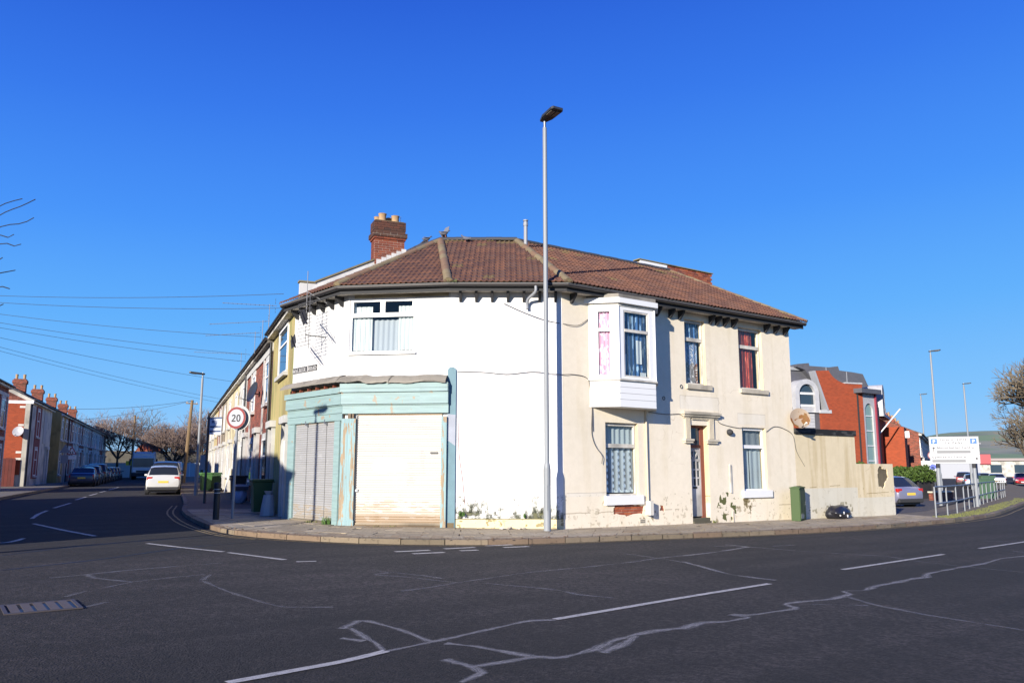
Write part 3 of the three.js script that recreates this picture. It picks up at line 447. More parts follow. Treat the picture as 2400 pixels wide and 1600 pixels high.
// bay window
{
  const up = (u, v) => [C3[0] + WD[0] * u - WD[1] * v, C3[1] + WD[1] * u + WD[0] * v];
  const a = up(0.93, 0), b = up(1.5, 0.57), q = Math.PI / 4, FL = 0.806;
  const bay = F3('bay_window', [prism([[0.93, 0], [1.5, 0.57], [2.86, 0.57], [3.43, 0]], 3.25, 3.285)], MT.upvc); bay.userData.label = 'white oriel bay window with pink and blue curtains';
  const W = (P, turn) => (n, g, m, parent) => { const o = mesh(n, g, m); if (parent) { parent.add(o); return o; } const l = V(P[0], 0, P[1]).applyAxisAngle(V(0, 1, 0), 0); o.position.set(l.x, 0, l.z); o.rotation.y = turn; bay.add(o); return o; };
  const sides = [[W([0.93, 0], -q), FL, 0.21, 0.62, CUR.pink], [W([1.5, 0.57], 0), 1.36, 0.19, 1.14, CUR.blue], [W([2.86, 0.57], q), FL, 0.2, 0.6, CUR.blue]];
  sides.forEach(([f, L, wx0, wx1, cur], i) => {
    f('bay_side', wallShape(0, L, 4.0, 5.98, [[wx0, wx1, 4.06, 5.88]], 0.07), MT.upvc);
    // frame, panes and curtain of this face
    const z0 = -0.055, z1 = -0.015, fr = 0.045, ty = 5.33;
    f('window_frame', [box(wx0, wx0 + fr, 4.06, 5.88, z0, z1), box(wx1 - fr, wx1, 4.06, 5.88, z0, z1), box(wx0 + fr, wx1 - fr, 4.06, 4.06 + fr, z0, z1), box(wx0 + fr, wx1 - fr, 5.88 - fr, 5.88, z0, z1), box(wx0 + fr, wx1 - fr, ty - 0.04, ty + 0.04, z0 + 0.003, z1 + 0.01)], i === 1 ? MT.upvcOld : MT.upvc);
    f('pane', new THREE.PlaneGeometry(wx1 - wx0 - 0.06, ty - 4.08).translate((wx0 + wx1) / 2, (ty + 4.08) / 2, -0.035), MT.glass);
    f('pane', new THREE.PlaneGeometry(wx1 - wx0 - 0.06, 5.87 - ty).translate((wx0 + wx1) / 2, (ty + 5.87) / 2, -0.035), MT.glass);
    f('curtain', drape(wx0 - 0.05, wx1 + 0.05, 4.1, 5.9, -0.12, 5), cur);
    if (i === 1) { f('net_curtain', drape(0.72, 0.92, 4.45, 5.1, -0.09, 1), CUR.net); f('window_ornament', [box(0.86, 1.06, 4.1, 4.22, -0.085, -0.07)], CUR.net); }
    // apron below the sill
    if (i === 0) f('apron_panel', box(0.01, L - 0.004, 3.285, 3.95, -0.06, 0), MT.upvc);
    else for (let k = 0; k < 4; k++) f('cladding_board', box(0.006, L - 0.006, 3.285 + k * 0.166, 3.285 + k * 0.166 + 0.158, -0.06, 0), MT.upvc);
    f('backing', box(0.02, L - 0.02, 3.29, 3.95, -0.09, -0.064), MT.stone);
  });
  for (const [u, v] of [[1.5, 0.57], [2.86, 0.57]]) { const c = mesh('corner_post', cyl(0.03, 0.03, 1.98, u, 4.0, v, 8), MT.upvc, bay); }
  const ring = (o, y0, y1, m, n) => mesh(n, prism([[0.93 - o * 1.41, 0.002], [1.5 - o * 0.414, 0.57 + o], [2.86 + o * 0.414, 0.57 + o], [3.43 + o * 1.41, 0.002]], y0, y1), m, bay);
  ring(0.05, 3.95, 4.0, MT.upvcOld, 'sill'); ring(0.02, 5.98, 6.05, MT.upvcOld, 'head'); ring(0.11, 6.05, 6.19, MT.upvc, 'cornice'); ring(0.05, 6.19, 6.31, MT.lead, 'lead_roof');
}
// eaves: soffit, fascia, gutter, brackets
const line = [onSide(5.6), C0, C1, C2, C3, CE];
function offs(D) {
  return line.map((p, i) => {
    const nrm = (a, b) => { const l = len(a, b); return [-(b[1] - a[1]) / l, (b[0] - a[0]) / l]; };
    const n1 = i ? nrm(line[i - 1], p) : nrm(p, line[1]), n2 = i < line.length - 1 ? nrm(p, line[i + 1]) : n1;
    const k = D / (1 + n1[0] * n2[0] + n1[1] * n2[1]); return [p[0] + (n1[0] + n2[0]) * k, p[1] + (n1[1] + n2[1]) * k];
  });
}
const endOut = 0.34; // the eaves run on past the end wall
const ext = (o) => { const r = o.map(p => [...p]); const l = r.length - 1; r[l] = [r[l][0] + WD[0] * endOut, r[l][1] + WD[1] * endOut]; return r; };
{
  const w = ext(line), s = ext(offs(0.32)), f = ext(offs(0.345)), g = ext(offs(0.41)), rim = ext(offs(0.465));
  const soff = [], fas = [], gut = [], rims = [];
  for (let i = 1; i < line.length - 1; i++) {
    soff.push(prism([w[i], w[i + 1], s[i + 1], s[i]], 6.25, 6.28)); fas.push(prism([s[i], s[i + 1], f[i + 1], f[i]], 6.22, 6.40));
    gut.push(rod(V(g[i][0], 6.375, g[i][1]), V(g[i + 1][0], 6.375, g[i + 1][1]), 0.062, 0.062, 10), new THREE.SphereGeometry(0.062, 10, 8).translate(g[i + 1][0], 6.375, g[i + 1][1]));
    rims.push(rod(V(rim[i][0], 6.405, rim[i][1]), V(rim[i + 1][0], 6.405, rim[i + 1][1]), 0.012, 0.012, 5));
  }
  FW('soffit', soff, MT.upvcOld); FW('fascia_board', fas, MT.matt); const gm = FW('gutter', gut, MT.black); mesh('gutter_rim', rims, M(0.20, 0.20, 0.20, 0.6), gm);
  const br = new THREE.ExtrudeGeometry(new THREE.Shape([[0, 0], [0.06, 0], [0.24, 0.2], [0.24, 0.26], [0, 0.26]].map(p => new THREE.Vector2(...p))), { depth: 0.07, bevelEnabled: false }).rotateY(-Math.PI / 2);
  const put = (add, x, y = 5.99) => { const o = add('eaves_bracket', br, MT.matt); const d = V(x, 0, 0).applyAxisAngle(V(0, 1, 0), o.rotation.y); o.position.add(d); o.position.y += y; };
  for (let i = 0; i < 6; i++) put(F0, 0.25 + i * 0.52);
  for (let i = 0; i < 7; i++) put(F2, 0.3 + i * 0.42);
  for (const x of [0.35, 3.55, 4.1, 4.5, 5.85, 6.15, 6.5, 6.9, 8.5, 9.0, 9.5]) put(F3, x);
  F1('timber_strip', box(0.05, L1 - 0.05, 6.155, 6.25, -0.01, 0.03), M(0.42, 0.36, 0.25, 0.85, { map: G_dirty }));
  // swan neck of a lost downpipe
  const P = (u, y, v) => V(C2[0] + u, y, C2[1] + v);
  FW('downpipe_neck', [tubeOf([P(2.25, 6.34, 0.41), P(2.25, 6.2, 0.4), P(2.05, 6.02, 0.16), P(2.03, 5.9, 0.1), P(2.03, 5.78, 0.1)], 0.04, 14, 8)], MT.greyPost);
}
// roof
const E = ext(offs(0.47)).map(p => V(p[0], 6.43, p[1])), A1 = V(-2.26, 8.72, -24.85), A2 = V(0.148, 8.72, -24.85), RE = V(A2.x + WD[0] * 6.85, 8.72, A2.z + WD[1] * 6.85);
const plan0 = new THREE.Plane().setFromCoplanarPoints(E[1], E[2], A1), party = k => [C0[0] + 0.9239 * k, C0[1] - 0.3827 * k];
const onPlane0 = (x, z) => -(plan0.constant + plan0.normal.x * x + plan0.normal.z * z) / plan0.normal.y;
const T0 = (() => { const [x, z] = party(3.75); return V(x, onPlane0(x, z), z); })(), K0 = (() => { const [x, z] = party(0.05); return V(x, onPlane0(x, z), z); })();
const faces = [[E[1], E[2], A1, T0, K0], [E[2], E[3], A1], [E[3], E[4], A2, A1], [E[4], E[5], RE, A2]];
const back = p => V(p.x + -0.5789 * -0 - 0.2, 6.4, p.z - 4.2);
const roof = FW('roof', [...faces.map(f => polyFace(f.map(p => p.clone().add(V(0, -0.03, 0))), 0.05)), polyFace([A1, A2, back(A2), back(A1)].map(p => p.clone().add(V(0, -0.04, 0))), 0.05), polyFace([A2, RE, V(RE.x - 2.4, 6.4, RE.z - 3.4), V(A2.x - 0.4, 6.4, A2.z - 4.2)].map(p => p.clone().add(V(0, -0.04, 0))), 0.05), polyFace([E[5], V(CE[0] + 0.2 - 2.2, 6.4, CE[1] - 3.6), RE].map(p => p.clone().add(V(0, -0.05, 0))), 0.05)], M(0.06, 0.05, 0.045, 0.9));
{
  const N = 10, prof = []; for (let i = 0; i <= N; i++) { const f = i / N, p = (f * 2) % 1; prof.push([f, 0.012 + 0.032 * Math.pow(Math.max(0, Math.sin((p - 0.42) / 0.5 * Math.PI)) * (p > 0.42 && p < 0.92 ? 1 : 0), 0.8)]); }
  const pos = [], LT = 0.35;
  for (let i = 0; i < N; i++) { const [a, za] = prof[i], [b, zb] = prof[i + 1], t = 0.03; pos.push(a, 0, za + t, b, 0, zb + t, b, LT, zb, a, 0, za + t, b, LT, zb, a, LT, za, a, 0, za + t - 0.03, b, 0, zb + t - 0.03, b, 0, zb + t, a, 0, za + t - 0.03, b, 0, zb + t, a, 0, za + t); }
  const tg = new THREE.BufferGeometry(); tg.setAttribute('position', new THREE.Float32BufferAttribute(pos, 3)); tg.computeVertexNormals(); uvm(tg);
  const tones = [[0.175, 0.080, 0.050], [0.145, 0.066, 0.045], [0.205, 0.092, 0.055], [0.160, 0.080, 0.056], [0.125, 0.060, 0.044], [0.185, 0.125, 0.055]];
  const mats = tones.map(c => M(...c, 0.88, { map: G_grain, ...bumpy(0.003) }));
  const all = [];
  for (const f of faces) {
    const o = f[0], e = f[1].clone().sub(o).normalize(), n = new THREE.Vector3().crossVectors(e, f[2].clone().sub(o)).normalize(); if (n.y < 0) n.negate(); const s = new THREE.Vector3().crossVectors(n, e);
    const q = f.map(p => { const d = p.clone().sub(o); return [d.dot(e), d.dot(s)]; }), top = Math.max(...q.map(p => p[1])), ga = 0.295, tw = 0.30;
    for (let r = 0; r * ga < top - 0.05; r++) {
      const y = Math.min(r * ga + 0.14, top - 0.01), xs = [];
      for (let i = 0; i < q.length; i++) { const a = q[i], b = q[(i + 1) % q.length]; if ((a[1] > y) !== (b[1] > y)) xs.push(a[0] + (b[0] - a[0]) * (y - a[1]) / (b[1] - a[1])); }
      if (xs.length < 2) continue; const x0 = Math.min(...xs), x1 = Math.max(...xs);
      for (let k = Math.floor(x0 / tw); k * tw < x1; k++) {
        const a = Math.max(k * tw, x0), b = Math.min((k + 1) * tw, x1); if (b - a < 0.05) continue;
        const bas = new THREE.Matrix4().makeBasis(e.clone().multiplyScalar(b - a + 0.006), s, n.clone()); bas.premultiply(new THREE.Matrix4().makeRotationAxis(n, rr(-0.012, 0.012)));
        const p = o.clone().addScaledVector(e, a).addScaledVector(s, r * ga - 0.03 + rr(-0.006, 0.006)).addScaledVector(n, rr(0, 0.004)); bas.setPosition(p);
        const moss = y > top - 0.7 && rnd() < 0.3 || rnd() < 0.008; all.push({ m: bas, t: moss ? 5 : (rnd() * 5) | 0, d: p.length() });
      }
    }
  }
  all.sort((p, q) => p.d - q.d);
  all.slice(0, 296).forEach(t => { const o = mesh('roof_tile', tg, mats[t.t], roof); t.m.decompose(o.position, o.quaternion, o.scale); o.position.sub(V(0, 0, 0)); });
  const rest = [], col = []; const base = tg.toNonIndexed();
  for (const t of all.slice(296)) { const g = base.clone().applyMatrix4(t.m); rest.push(g); for (let i = 0; i < g.attributes.position.count; i++) col.push(...tones[t.t]); }
  const rg = mergeGeometries(rest); rg.setAttribute('color', new THREE.Float32BufferAttribute(col, 3));
  const field = mesh('roof_tiles', rg, new THREE.MeshStandardMaterial({ vertexColors: true, roughness: 0.88, map: G_grain, ...bumpy(0.003) }), roof); field.userData.kind = 'stuff';
  console.log('tiles', all.length);
  const half = (r, L) => { const g = new THREE.CylinderGeometry(r, r, L, 10, 1, false, -Math.PI / 2, Math.PI); return g; };
  const hipM = [M(0.25, 0.20, 0.12, 0.9, { map: G_dirty, ...bumpy(0.006) }), M(0.21, 0.17, 0.105, 0.9, { map: G_dirty, ...bumpy(0.006) }), M(0.22, 0.14, 0.09, 0.9, { map: G_dirty })];
  function capLine(a, b, r, name, ms, lift, step = 0.44) {
    const d = b.clone().sub(a), L = d.length(); d.normalize(); const n = Math.max(1, Math.round(L / step)), g = half(r, L / n + 0.02);
    const side = new THREE.Vector3().crossVectors(d, V(0, 1, 0)).normalize(), upv = new THREE.Vector3().crossVectors(side, d);
    for (let i = 0; i < n; i++) { const o = mesh(name, g, ms[(rnd() * ms.length) | 0], roof); const B = new THREE.Matrix4().makeBasis(side, d, upv.clone()); o.quaternion.setFromRotationMatrix(B); o.position.copy(a).addScaledVector(d, (i + 0.5) * L / n).addScaledVector(upv, lift + (i & 1) * 0.006); }
  }
  capLine(E[2].clone().lerp(A1, 0.0), A1, 0.115, 'hip_tile', hipM, 0.0); capLine(E[3], A1, 0.125, 'hip_tile', hipM, 0.0); capLine(E[4], A2, 0.115, 'hip_tile', hipM, 0.0); capLine(E[5], RE, 0.09, 'hip_tile', hipM, 0.0);
  const rm = [M(0.05, 0.05, 0.052, 0.7), M(0.045, 0.045, 0.05, 0.7)];
  capLine(A1, A2, 0.12, 'ridge_tile', rm, 0.02); capLine(A2, RE, 0.10, 'ridge_tile', rm, 0.01); capLine(A1, T0, 0.12, 'ridge_tile', rm, 0.02);
}
// chimney on the party wall, with its parapet
{
  const FP = framed(house, C0, TP);
  const stack = FP('chimney', [box(2.346, 3.294, 6.8, 8.83, -0.534, -0.006), box(2.312, 3.328, 8.83, 8.871, -0.568, 0.028), box(2.272, 3.368, 8.871, 9.016, -0.608, 0.068), box(2.330, 3.310, 9.016, 9.36, -0.55, 0.010)], MT.mortar), cap = 9.40;
  const sh = new THREE.BoxGeometry(0.1, 0.066, 0.102);
  const dk = [[0.10, 0.045, 0.03], [0.075, 0.038, 0.03], [0.13, 0.05, 0.032]].map(c => M(...c, 0.95, { map: G_grain, ...bumpy(0.004) })), rd = [[0.24, 0.06, 0.034], [0.19, 0.05, 0.03], [0.28, 0.075, 0.038]].map(c => M(...c, 0.95, { map: G_grain, ...bumpy(0.004) }));
  for (let r = 0; r < 19; r++) {
    const y = 8.0 + r * 0.0755, o = y > 9.02 && y < 9.06 ? 0.02 : y > 8.83 && y < 8.9 ? 0.035 : y > 8.9 && y < 9.06 ? 0.075 : y >= 9.06 ? 0.03 : 0, ms = y > 8.85 ? dk : rd;
    const x0 = 2.34 - o, x1 = 3.30 + o, n = Math.round((x1 - x0) / 0.226), wB = (x1 - x0) / n;
    for (let i = 0; i <= n; i++) { const a = Math.max(x0, x0 + (i - (r & 1) * 0.5) * wB), b = Math.min(x1, x0 + (i + 1 - (r & 1) * 0.5) * wB); if (b - a < 0.04) continue; const k = mesh('brick', brickG, ms[(rnd() * 3) | 0], stack); k.scale.x = (b - a - 0.011) / 0.215; k.position.set((a + b) / 2, y, -0.051 + o + rr(-0.003, 0.003)); }
    const z0 = -0.54 - o, z1 = -0.105 + o, m = 2, wz = (z1 - z0) / m;
    for (let i = 0; i <= m; i++) { const a = Math.max(z0, z0 + (i - (r & 1) * 0.5) * wz), b = Math.min(z1, z0 + (i + 1 - (r & 1) * 0.5) * wz); if (b - a < 0.04) continue; for (const xx of [x0 + 0.051, x1 - 0.051]) { const k = mesh('brick', brickG, ms[(rnd() * 3) | 0], stack); k.rotation.y = Math.PI / 2; k.scale.x = (b - a - 0.011) / 0.215; k.position.set(xx, y, (a + b) / 2); } }
  }
  mesh('flaunching', [box(2.36, 3.28, 9.36, 9.43, -0.5, -0.05)], M(0.20, 0.185, 0.10, 0.95, { map: G_dirty, ...bumpy(0.01) }), stack);
  for (const [x, z, h, r] of [[2.60, -0.17, 0.25, 0.125], [3.02, -0.17, 0.22, 0.125], [2.5, -0.42, 0.2, 0.11], [2.88, -0.42, 0.2, 0.11]]) mesh('chimney_pot', new THREE.LatheGeometry([[r * 0.92, 0], [r, 0.02], [r * 0.93, h * 0.45], [r * 0.95, h * 0.86], [r * 1.08, h * 0.9], [r * 1.08, h], [r * 0.8, h], [r * 0.78, 0.05]].map(p => new THREE.Vector2(...p)), 16).translate(x, 9.41, z), MT.pot, stack);
  // parapet: sloping wall with coping and flashing
  const yR = k => { const [x, z] = party(k); return onPlane0(x, z); };
  const pts = [[0.10, 6.3], [2.4, 6.3], [2.4, yR(2.4) + 0.22], [0.56, yR(0.56) + 0.24], [0.52, 7.18], [0.10, 7.18]];
  const par = FP('parapet', uvm(new THREE.ExtrudeGeometry(new THREE.Shape(pts.map(p => new THREE.Vector2(...p))), { depth: 0.2, bevelEnabled: false }).translate(0, 0, -0.24)), MT.leadNew);
  const cop = (x0, y0, x1, y1, t, z0, z1) => uvm(new THREE.ExtrudeGeometry(new THREE.Shape([[x0, y0], [x1, y1], [x1, y1 + t], [x0, y0 + t]].map(p => new THREE.Vector2(...p))), { depth: z1 - z0, bevelEnabled: false }).translate(0, 0, z0));
  mesh('coping', [cop(0.55, yR(0.56) + 0.245, 2.34, yR(2.34) + 0.225, 0.055, -0.28, 0.0), cop(0.06, 7.185, 0.56, 7.185, 0.05, -0.28, 0.0)], M(0.23, 0.205, 0.13, 0.95, { map: G_dirty }), par);
  mesh('flashing', [cop(0.5, yR(0.5) + 0.03, 2.4, yR(2.4) + 0.03, 0.09, -0.04, -0.02), ...[0, 1, 2, 3, 4, 5].map(i => box(2.4 + i * 0.16, 2.555 + i * 0.16, yR(2.4 + i * 0.16) - 0.02, yR(2.48 + i * 0.16) + 0.2, -0.04, 0.012))], MT.leadNew, par);
}
// brick parapet standing behind the far ridge
{
  const FB = framed(house, [A2.x, A2.z], T3), P = FB('brick_parapet', [box(5.45, 9.2, 7.4, 8.92, -0.34, -0.071)], MT.mortar);
  for (let r = 0; r < 9; r++) for (let i = 0; i < 11; i++) { const x = 6.92 + i * 0.226 + (r & 1) * 0.113; if (x > 9.2) continue; const b = mesh('brick', brickG, brickTones[1 + ((rnd() * 3) | 0)], P); b.position.set(Math.min(x, 9.15), 8.30 + r * 0.0765, -0.115 + rr(-0.003, 0.003)); }
  mesh('coping', box(5.4, 9.3, 8.975, 9.01, -0.36, -0.03), M(0.25, 0.22, 0.11, 0.95, { map: G_dirty }), P); mesh('white_flashing', box(5.45, 6.8, 8.55, 8.95, -0.07, -0.04), MT.upvc, P);
}
// roof flue
FW('roof_flue', [cyl(0.06, 0.06, 1.0, 0.42, 8.0, -24.1), cyl(0.075, 0.075, 0.1, 0.42, 9.0, -24.1), cyl(0.055, 0.055, 0.05, 0.42, 9.1, -24.1), cyl(0.08, 0.08, 0.035, 0.42, 9.15, -24.1)], MT.greyPost);
// ---- shopfront
{
  const line2 = [C0, C1, C2];
  const off2 = D => { const n = (a, b) => { const l = len(a, b); return [-(b[1] - a[1]) / l, (b[0] - a[0]) / l]; }, n0 = n(C0, C1), n1 = n(C1, C2), k = D / (1 + n0[0] * n1[0] + n0[1] * n1[1]); return [[C0[0] + n0[0] * D, C0[1] + n0[1] * D], [C1[0] + (n0[0] + n1[0]) * k, C1[1] + (n0[1] + n1[1]) * k], [C2[0] + n1[0] * D, C2[1] + n1[1] * D]]; };
  const course = (D, y0, y1, i, cut0 = 0, cut1 = 0) => { const o = off2(D), a = mixp(line2[i], line2[i + 1], cut0), b = mixp(line2[i + 1], line2[i], cut1), c = mixp(o[i + 1], o[i], cut1), d = mixp(o[i], o[i + 1], cut0); return prism([a, b, c, d], y0, y1); };
  const shop = FW('shopfront', [course(0.06, 2.9, 3.86, 0), course(0.06, 3.06, 3.86, 1)], M(0.26, 0.17, 0.10, 0.9, { map: G_dirty })); shop.userData.label = 'weathered turquoise timber shopfront with closed shutters';
  for (const [i, D, y0, y1] of [[0, 0.24, 3.59, 3.74], [1, 0.24, 3.605, 3.70], [1, 0.245, 3.705, 3.83], [0, 0.19, 3.295, 3.582], [1, 0.19, 3.295, 3.597], [0, 0.15, 3.265, 3.287], [1, 0.15, 3.265, 3.287], [0, 0.12, 3.07, 3.258], [1, 0.12, 3.05, 3.258], [0, 0.11, 2.88, 3.062]]) mesh('fascia_board', course(D, y0, y1, i, i === 0 ? 0.0 : 0.001, i === 1 ? 0.0 : 0.001), MT.turq, shop);
  // joist ends showing in the open cornice of the splayed side
  for (let i = 0; i < 6; i++) { const o = off2(0.14), p = mixp(o[0], o[1], 0.12 + i * 0.15); mesh('joist_end', new THREE.BoxGeometry(0.05, 0.09, 0.1).rotateY(TH0).translate(p[0], 3.80, p[1]), MT.wood, shop); }
  // torn lead over the cornice
  const leadStrip = (i, y0, y1, D, k0, k1, wob) => { const o = off2(D), w = off2(0.01), pos = [], idx = [], n = 28; for (let j = 0; j <= n; j++) { const f = k0 + (k1 - k0) * j / n, a = mixp(w[i], w[i + 1], f), b = mixp(o[i], o[i + 1], f), q = wob * (fbm(j * 0.17 + i * 20 + k0 * 9, 5, 64, 161, 4) - 0.5); pos.push(a[0], y1 + q * 1.2, a[1], mixp(a, b, 0.55)[0], (y0 + y1) / 2 + 0.03 + q, mixp(a, b, 0.55)[1], b[0], y0 + q, b[1], b[0], y0 - 0.05 + q * 2.2, b[1]); } for (let j = 0; j < n; j++) for (let k = 0; k < 3; k++) { const a = j * 4 + k; idx.push(a, a + 1, a + 4, a + 1, a + 5, a + 4); } const g = new THREE.BufferGeometry(); g.setAttribute('position', new THREE.Float32BufferAttribute(pos, 3)); g.setIndex(idx); g.computeVertexNormals(); return uvm(g.toNonIndexed()); };
  const lm = MT.lead.clone(); lm.side = 2;
  mesh('lead_flashing', leadStrip(0, 3.93, 4.10, 0.34, -0.03, 0.99, 0.03), lm, shop); mesh('lead_flashing', leadStrip(1, 3.90, 4.06, 0.33, -0.01, 0.47, 0.06), lm, shop); mesh('lead_flashing', leadStrip(1, 3.88, 4.05, 0.31, 0.45, 0.985, 0.04), lm, shop);
  // pilasters
  F1('pilaster', [box(-0.17, 0.22, 0.12, 2.92, 0, 0.14), box(-0.18, 0.235, 0.12, 0.3, 0, 0.155)], MT.peel).userData.label = 'flaking timber pilaster';
  F0('pilaster', [box(L0 - 0.36, L0 - 0.08, 0.12, 2.87, 0, 0.11)], MT.turq); F0('pilaster', box(0.02, 0.42, 0.12, 2.87, 0, 0.09), MT.turq);
  F1('pilaster', [box(2.52, 2.66, 0.12, 2.95, 0, 0.14)], MT.peel);
  F1('broken_capital', [box(0.0, 0.08, 2.92, 3.05, 0.06, 0.13), box(0.1, 0.15, 2.92, 3.05, 0.04, 0.1)], M(0.20, 0.15, 0.11, 0.9, { map: G_dirty }));
  const pe = F2('end_panel', [box(-0.05, 0.17, 0.05, 4.14, 0, 0.05), new THREE.CylinderGeometry(0.11, 0.11, 0.05, 20, 1, false, -Math.PI / 2, Math.PI).rotateX(Math.PI / 2).rotateZ(Math.PI).rotateZ(0).translate(0.06, 4.14, 0.025)], M(0.17, 0.30, 0.35, 0.6, { map: G_grain }));
  mesh('bare_patch', box(-0.03, 0.15, 0.07, 0.26, 0.05, 0.054), M(0.17, 0.13, 0.075, 0.9, { map: G_dirty }), pe); mesh('paler_patch', uvm(new THREE.ExtrudeGeometry(new THREE.Shape([[-0.045, 2.35], [0.165, 2.2], [0.165, 3.0], [-0.045, 3.02]].map(p => new THREE.Vector2(...p))), { depth: 0.004, bevelEnabled: false }).translate(0, 0, 0.05)), M(0.42, 0.45, 0.52, 0.7, { map: G_grain }), pe);
  // roller shutters: one curved slat per 62 mm
  const T_shut = tex(256, 512, (u, v) => { const n = fbm(u * 4, v * 40, 40, 171, 3), f = fbm(u * 8, v * 8, 8, 172, 4), gr = hash(u * 256 | 0, v * 512 | 0, 173); let r = 226 + 18 * (n - 0.5) + 8 * (gr - 0.5), g = r - 3, b = r - 8; if (f + 0.5 * n > 0.95) { r -= 8; g -= 9; b -= 11; } const y = v * 2.8; if (y < 0.62 && fbm(u * 14, v * 60, 60, 174, 4) > 0.24 + 0.55 * y) { r -= 12; g -= 22; b -= 34; } if (y < 0.24) { r -= 30; g -= 40; b -= 50; } const pa = Math.hypot((u - 0.36) / 0.24, (v - 0.55) / 0.09) + 0.5 * (fbm(u * 8, v * 8, 8, 175, 3) - 0.5); if (pa + 0.7 * (fbm(u * 5, v * 9, 10, 176, 3) - 0.5) < 0.8) { r += 12; g += 14; b += 18; } return [r, g, b]; }, 2.34, 2.8);
  const T_shutG = tex(256, 512, (u, v) => { const n = fbm(u * 4, v * 40, 40, 181, 3), gr = hash(u * 256 | 0, v * 512 | 0, 183), c = fbm(u * 14, v * 18, 18, 184, 4); let r = 190 + 16 * (n - 0.5) + 8 * (gr - 0.5); if (c > 0.76) r += 12; let b = r; if (v * 2.6 < 0.4 && fbm(u * 14, v * 50, 50, 185, 3) > 0.35 + v) b -= 26; return [r, r - (r - b) * 0.4, b]; }, 2.4, 2.6);
  function shutter(add, x0, x1, y0, y1, z, m, name) {
    const pitch = 0.062, n = Math.ceil((y1 - y0) / pitch), pos = [], uv = [];
    for (let i = 0; i < n; i++) for (let k = 0; k < 4; k++) { const f0 = k / 4, f1 = (k + 1) / 4, h = f => 0.013 * Math.sin(Math.PI * Math.min(1, f * 1.02)), ya = y0 + (i + f0) * pitch, yb = y0 + (i + f1) * pitch, za = z + h(f0), zb = z + h(f1); for (const [x, y, q] of [[x0, ya, za], [x1, ya, za], [x1, yb, zb], [x0, ya, za], [x1, yb, zb], [x0, yb, zb]]) { pos.push(x, y, q); uv.push(x - x0, y - y0); } }
    const g = new THREE.BufferGeometry(); g.setAttribute('position', new THREE.Float32BufferAttribute(pos, 3)); g.setAttribute('uv', new THREE.Float32BufferAttribute(uv, 2)); g.computeVertexNormals(); return add(name, g, m);
  }
  const s1 = shutter(F1, 0.25, 2.52, 0.2, 3.06, 0.035, M(0.66, 0.645, 0.62, 0.55, { map: T_shut, side: 2 }), 'roller_shutter'); s1.userData.label = 'white roller shutter with dirty foot';
  mesh('letter_slot', box(2.22, 2.42, 2.0, 2.045, 0.055, 0.068), MT.black, s1); mesh('padlock', box(0.24, 0.31, 1.03, 1.09, 0.05, 0.085), MT.galv, s1); mesh('guide_rail', [box(0.22, 0.25, 0.15, 3.0, 0.02, 0.075)], M(0.12, 0.12, 0.12, 0.6), s1); mesh('threshold', box(0.2, 2.55, -0.1, 0.195, -0.05, 0.1), M(0.2, 0.15, 0.10, 0.95, { map: G_dirty }), s1);
  mesh('bottom_rail', box(0.26, 2.51, 0.198, 0.25, 0.04, 0.075), M(0.34, 0.28, 0.21, 0.7, { map: G_dirty }), s1);
  const s0 = shutter(F0, 0.44, L0 - 0.36, 0.24, 2.9, 0.035, M(0.60, 0.60, 0.60, 0.5, { map: T_shutG, side: 2 }), 'roller_shutter'); s0.userData.label = 'grey roller shutter';
  for (const x of [1.12, 2.2]) { mesh('shutter_clip', [box(x, x + 0.03, 2.82, 2.94, 0.06, 0.125), box(x + 0.05, x + 0.075, 2.78, 2.86, 0.06, 0.1)], MT.galv, s0); mesh('centre_seam', box(x + 0.02, x + 0.03, 0.26, 2.85, 0.05, 0.058), M(0.18, 0.18, 0.18, 0.6), s0); }
  mesh('threshold', box(0.3, L0 - 0.3, -0.1, 0.235, -0.05, 0.09), M(0.22, 0.19, 0.15, 0.95, { map: G_dirty }), s0);
}
// small fittings of the main road wall
F3('waste_pipe', [rod(V(2.97, 0.7, 0.04), V(2.97, 3.24, 0.04), 0.03, 0.03, 8)], MT.stone);
F3('meter_box', [box(2.9, 3.02, 0.36, 0.74, 0, 0.2)], MT.upvcOld);
{ const v = F3('air_brick', box(2.68, 2.88, 0.14, 0.26, -0.01, 0.006), MT.stone); for (let i = 0; i < 6; i++) for (let j = 0; j < 2; j++) mesh('slot', box(2.70 + i * 0.029, 2.715 + i * 0.029, 0.16 + j * 0.045, 0.19 + j * 0.045, 0.006, 0.008), MT.black, v); }
F3('wall_timber', [box(6.46, 6.53, 0.9, 1.72, 0, 0.035), new THREE.CylinderGeometry(0.035, 0.035, 0.035, 12).rotateX(Math.PI / 2).translate(6.495, 1.72, 0.0175)], MT.upvcOld);
F3('fallen_lath', box(6.52, 6.55, 0.02, 0.36, 0, 0.03), MT.stone);
for (const [x, y] of [[4.46, 4.0], [3.72, 3.62]]) F3('wall_hook', new THREE.TorusGeometry(0.05, 0.008, 5, 12).translate(x, y, 0.02), MT.matt);
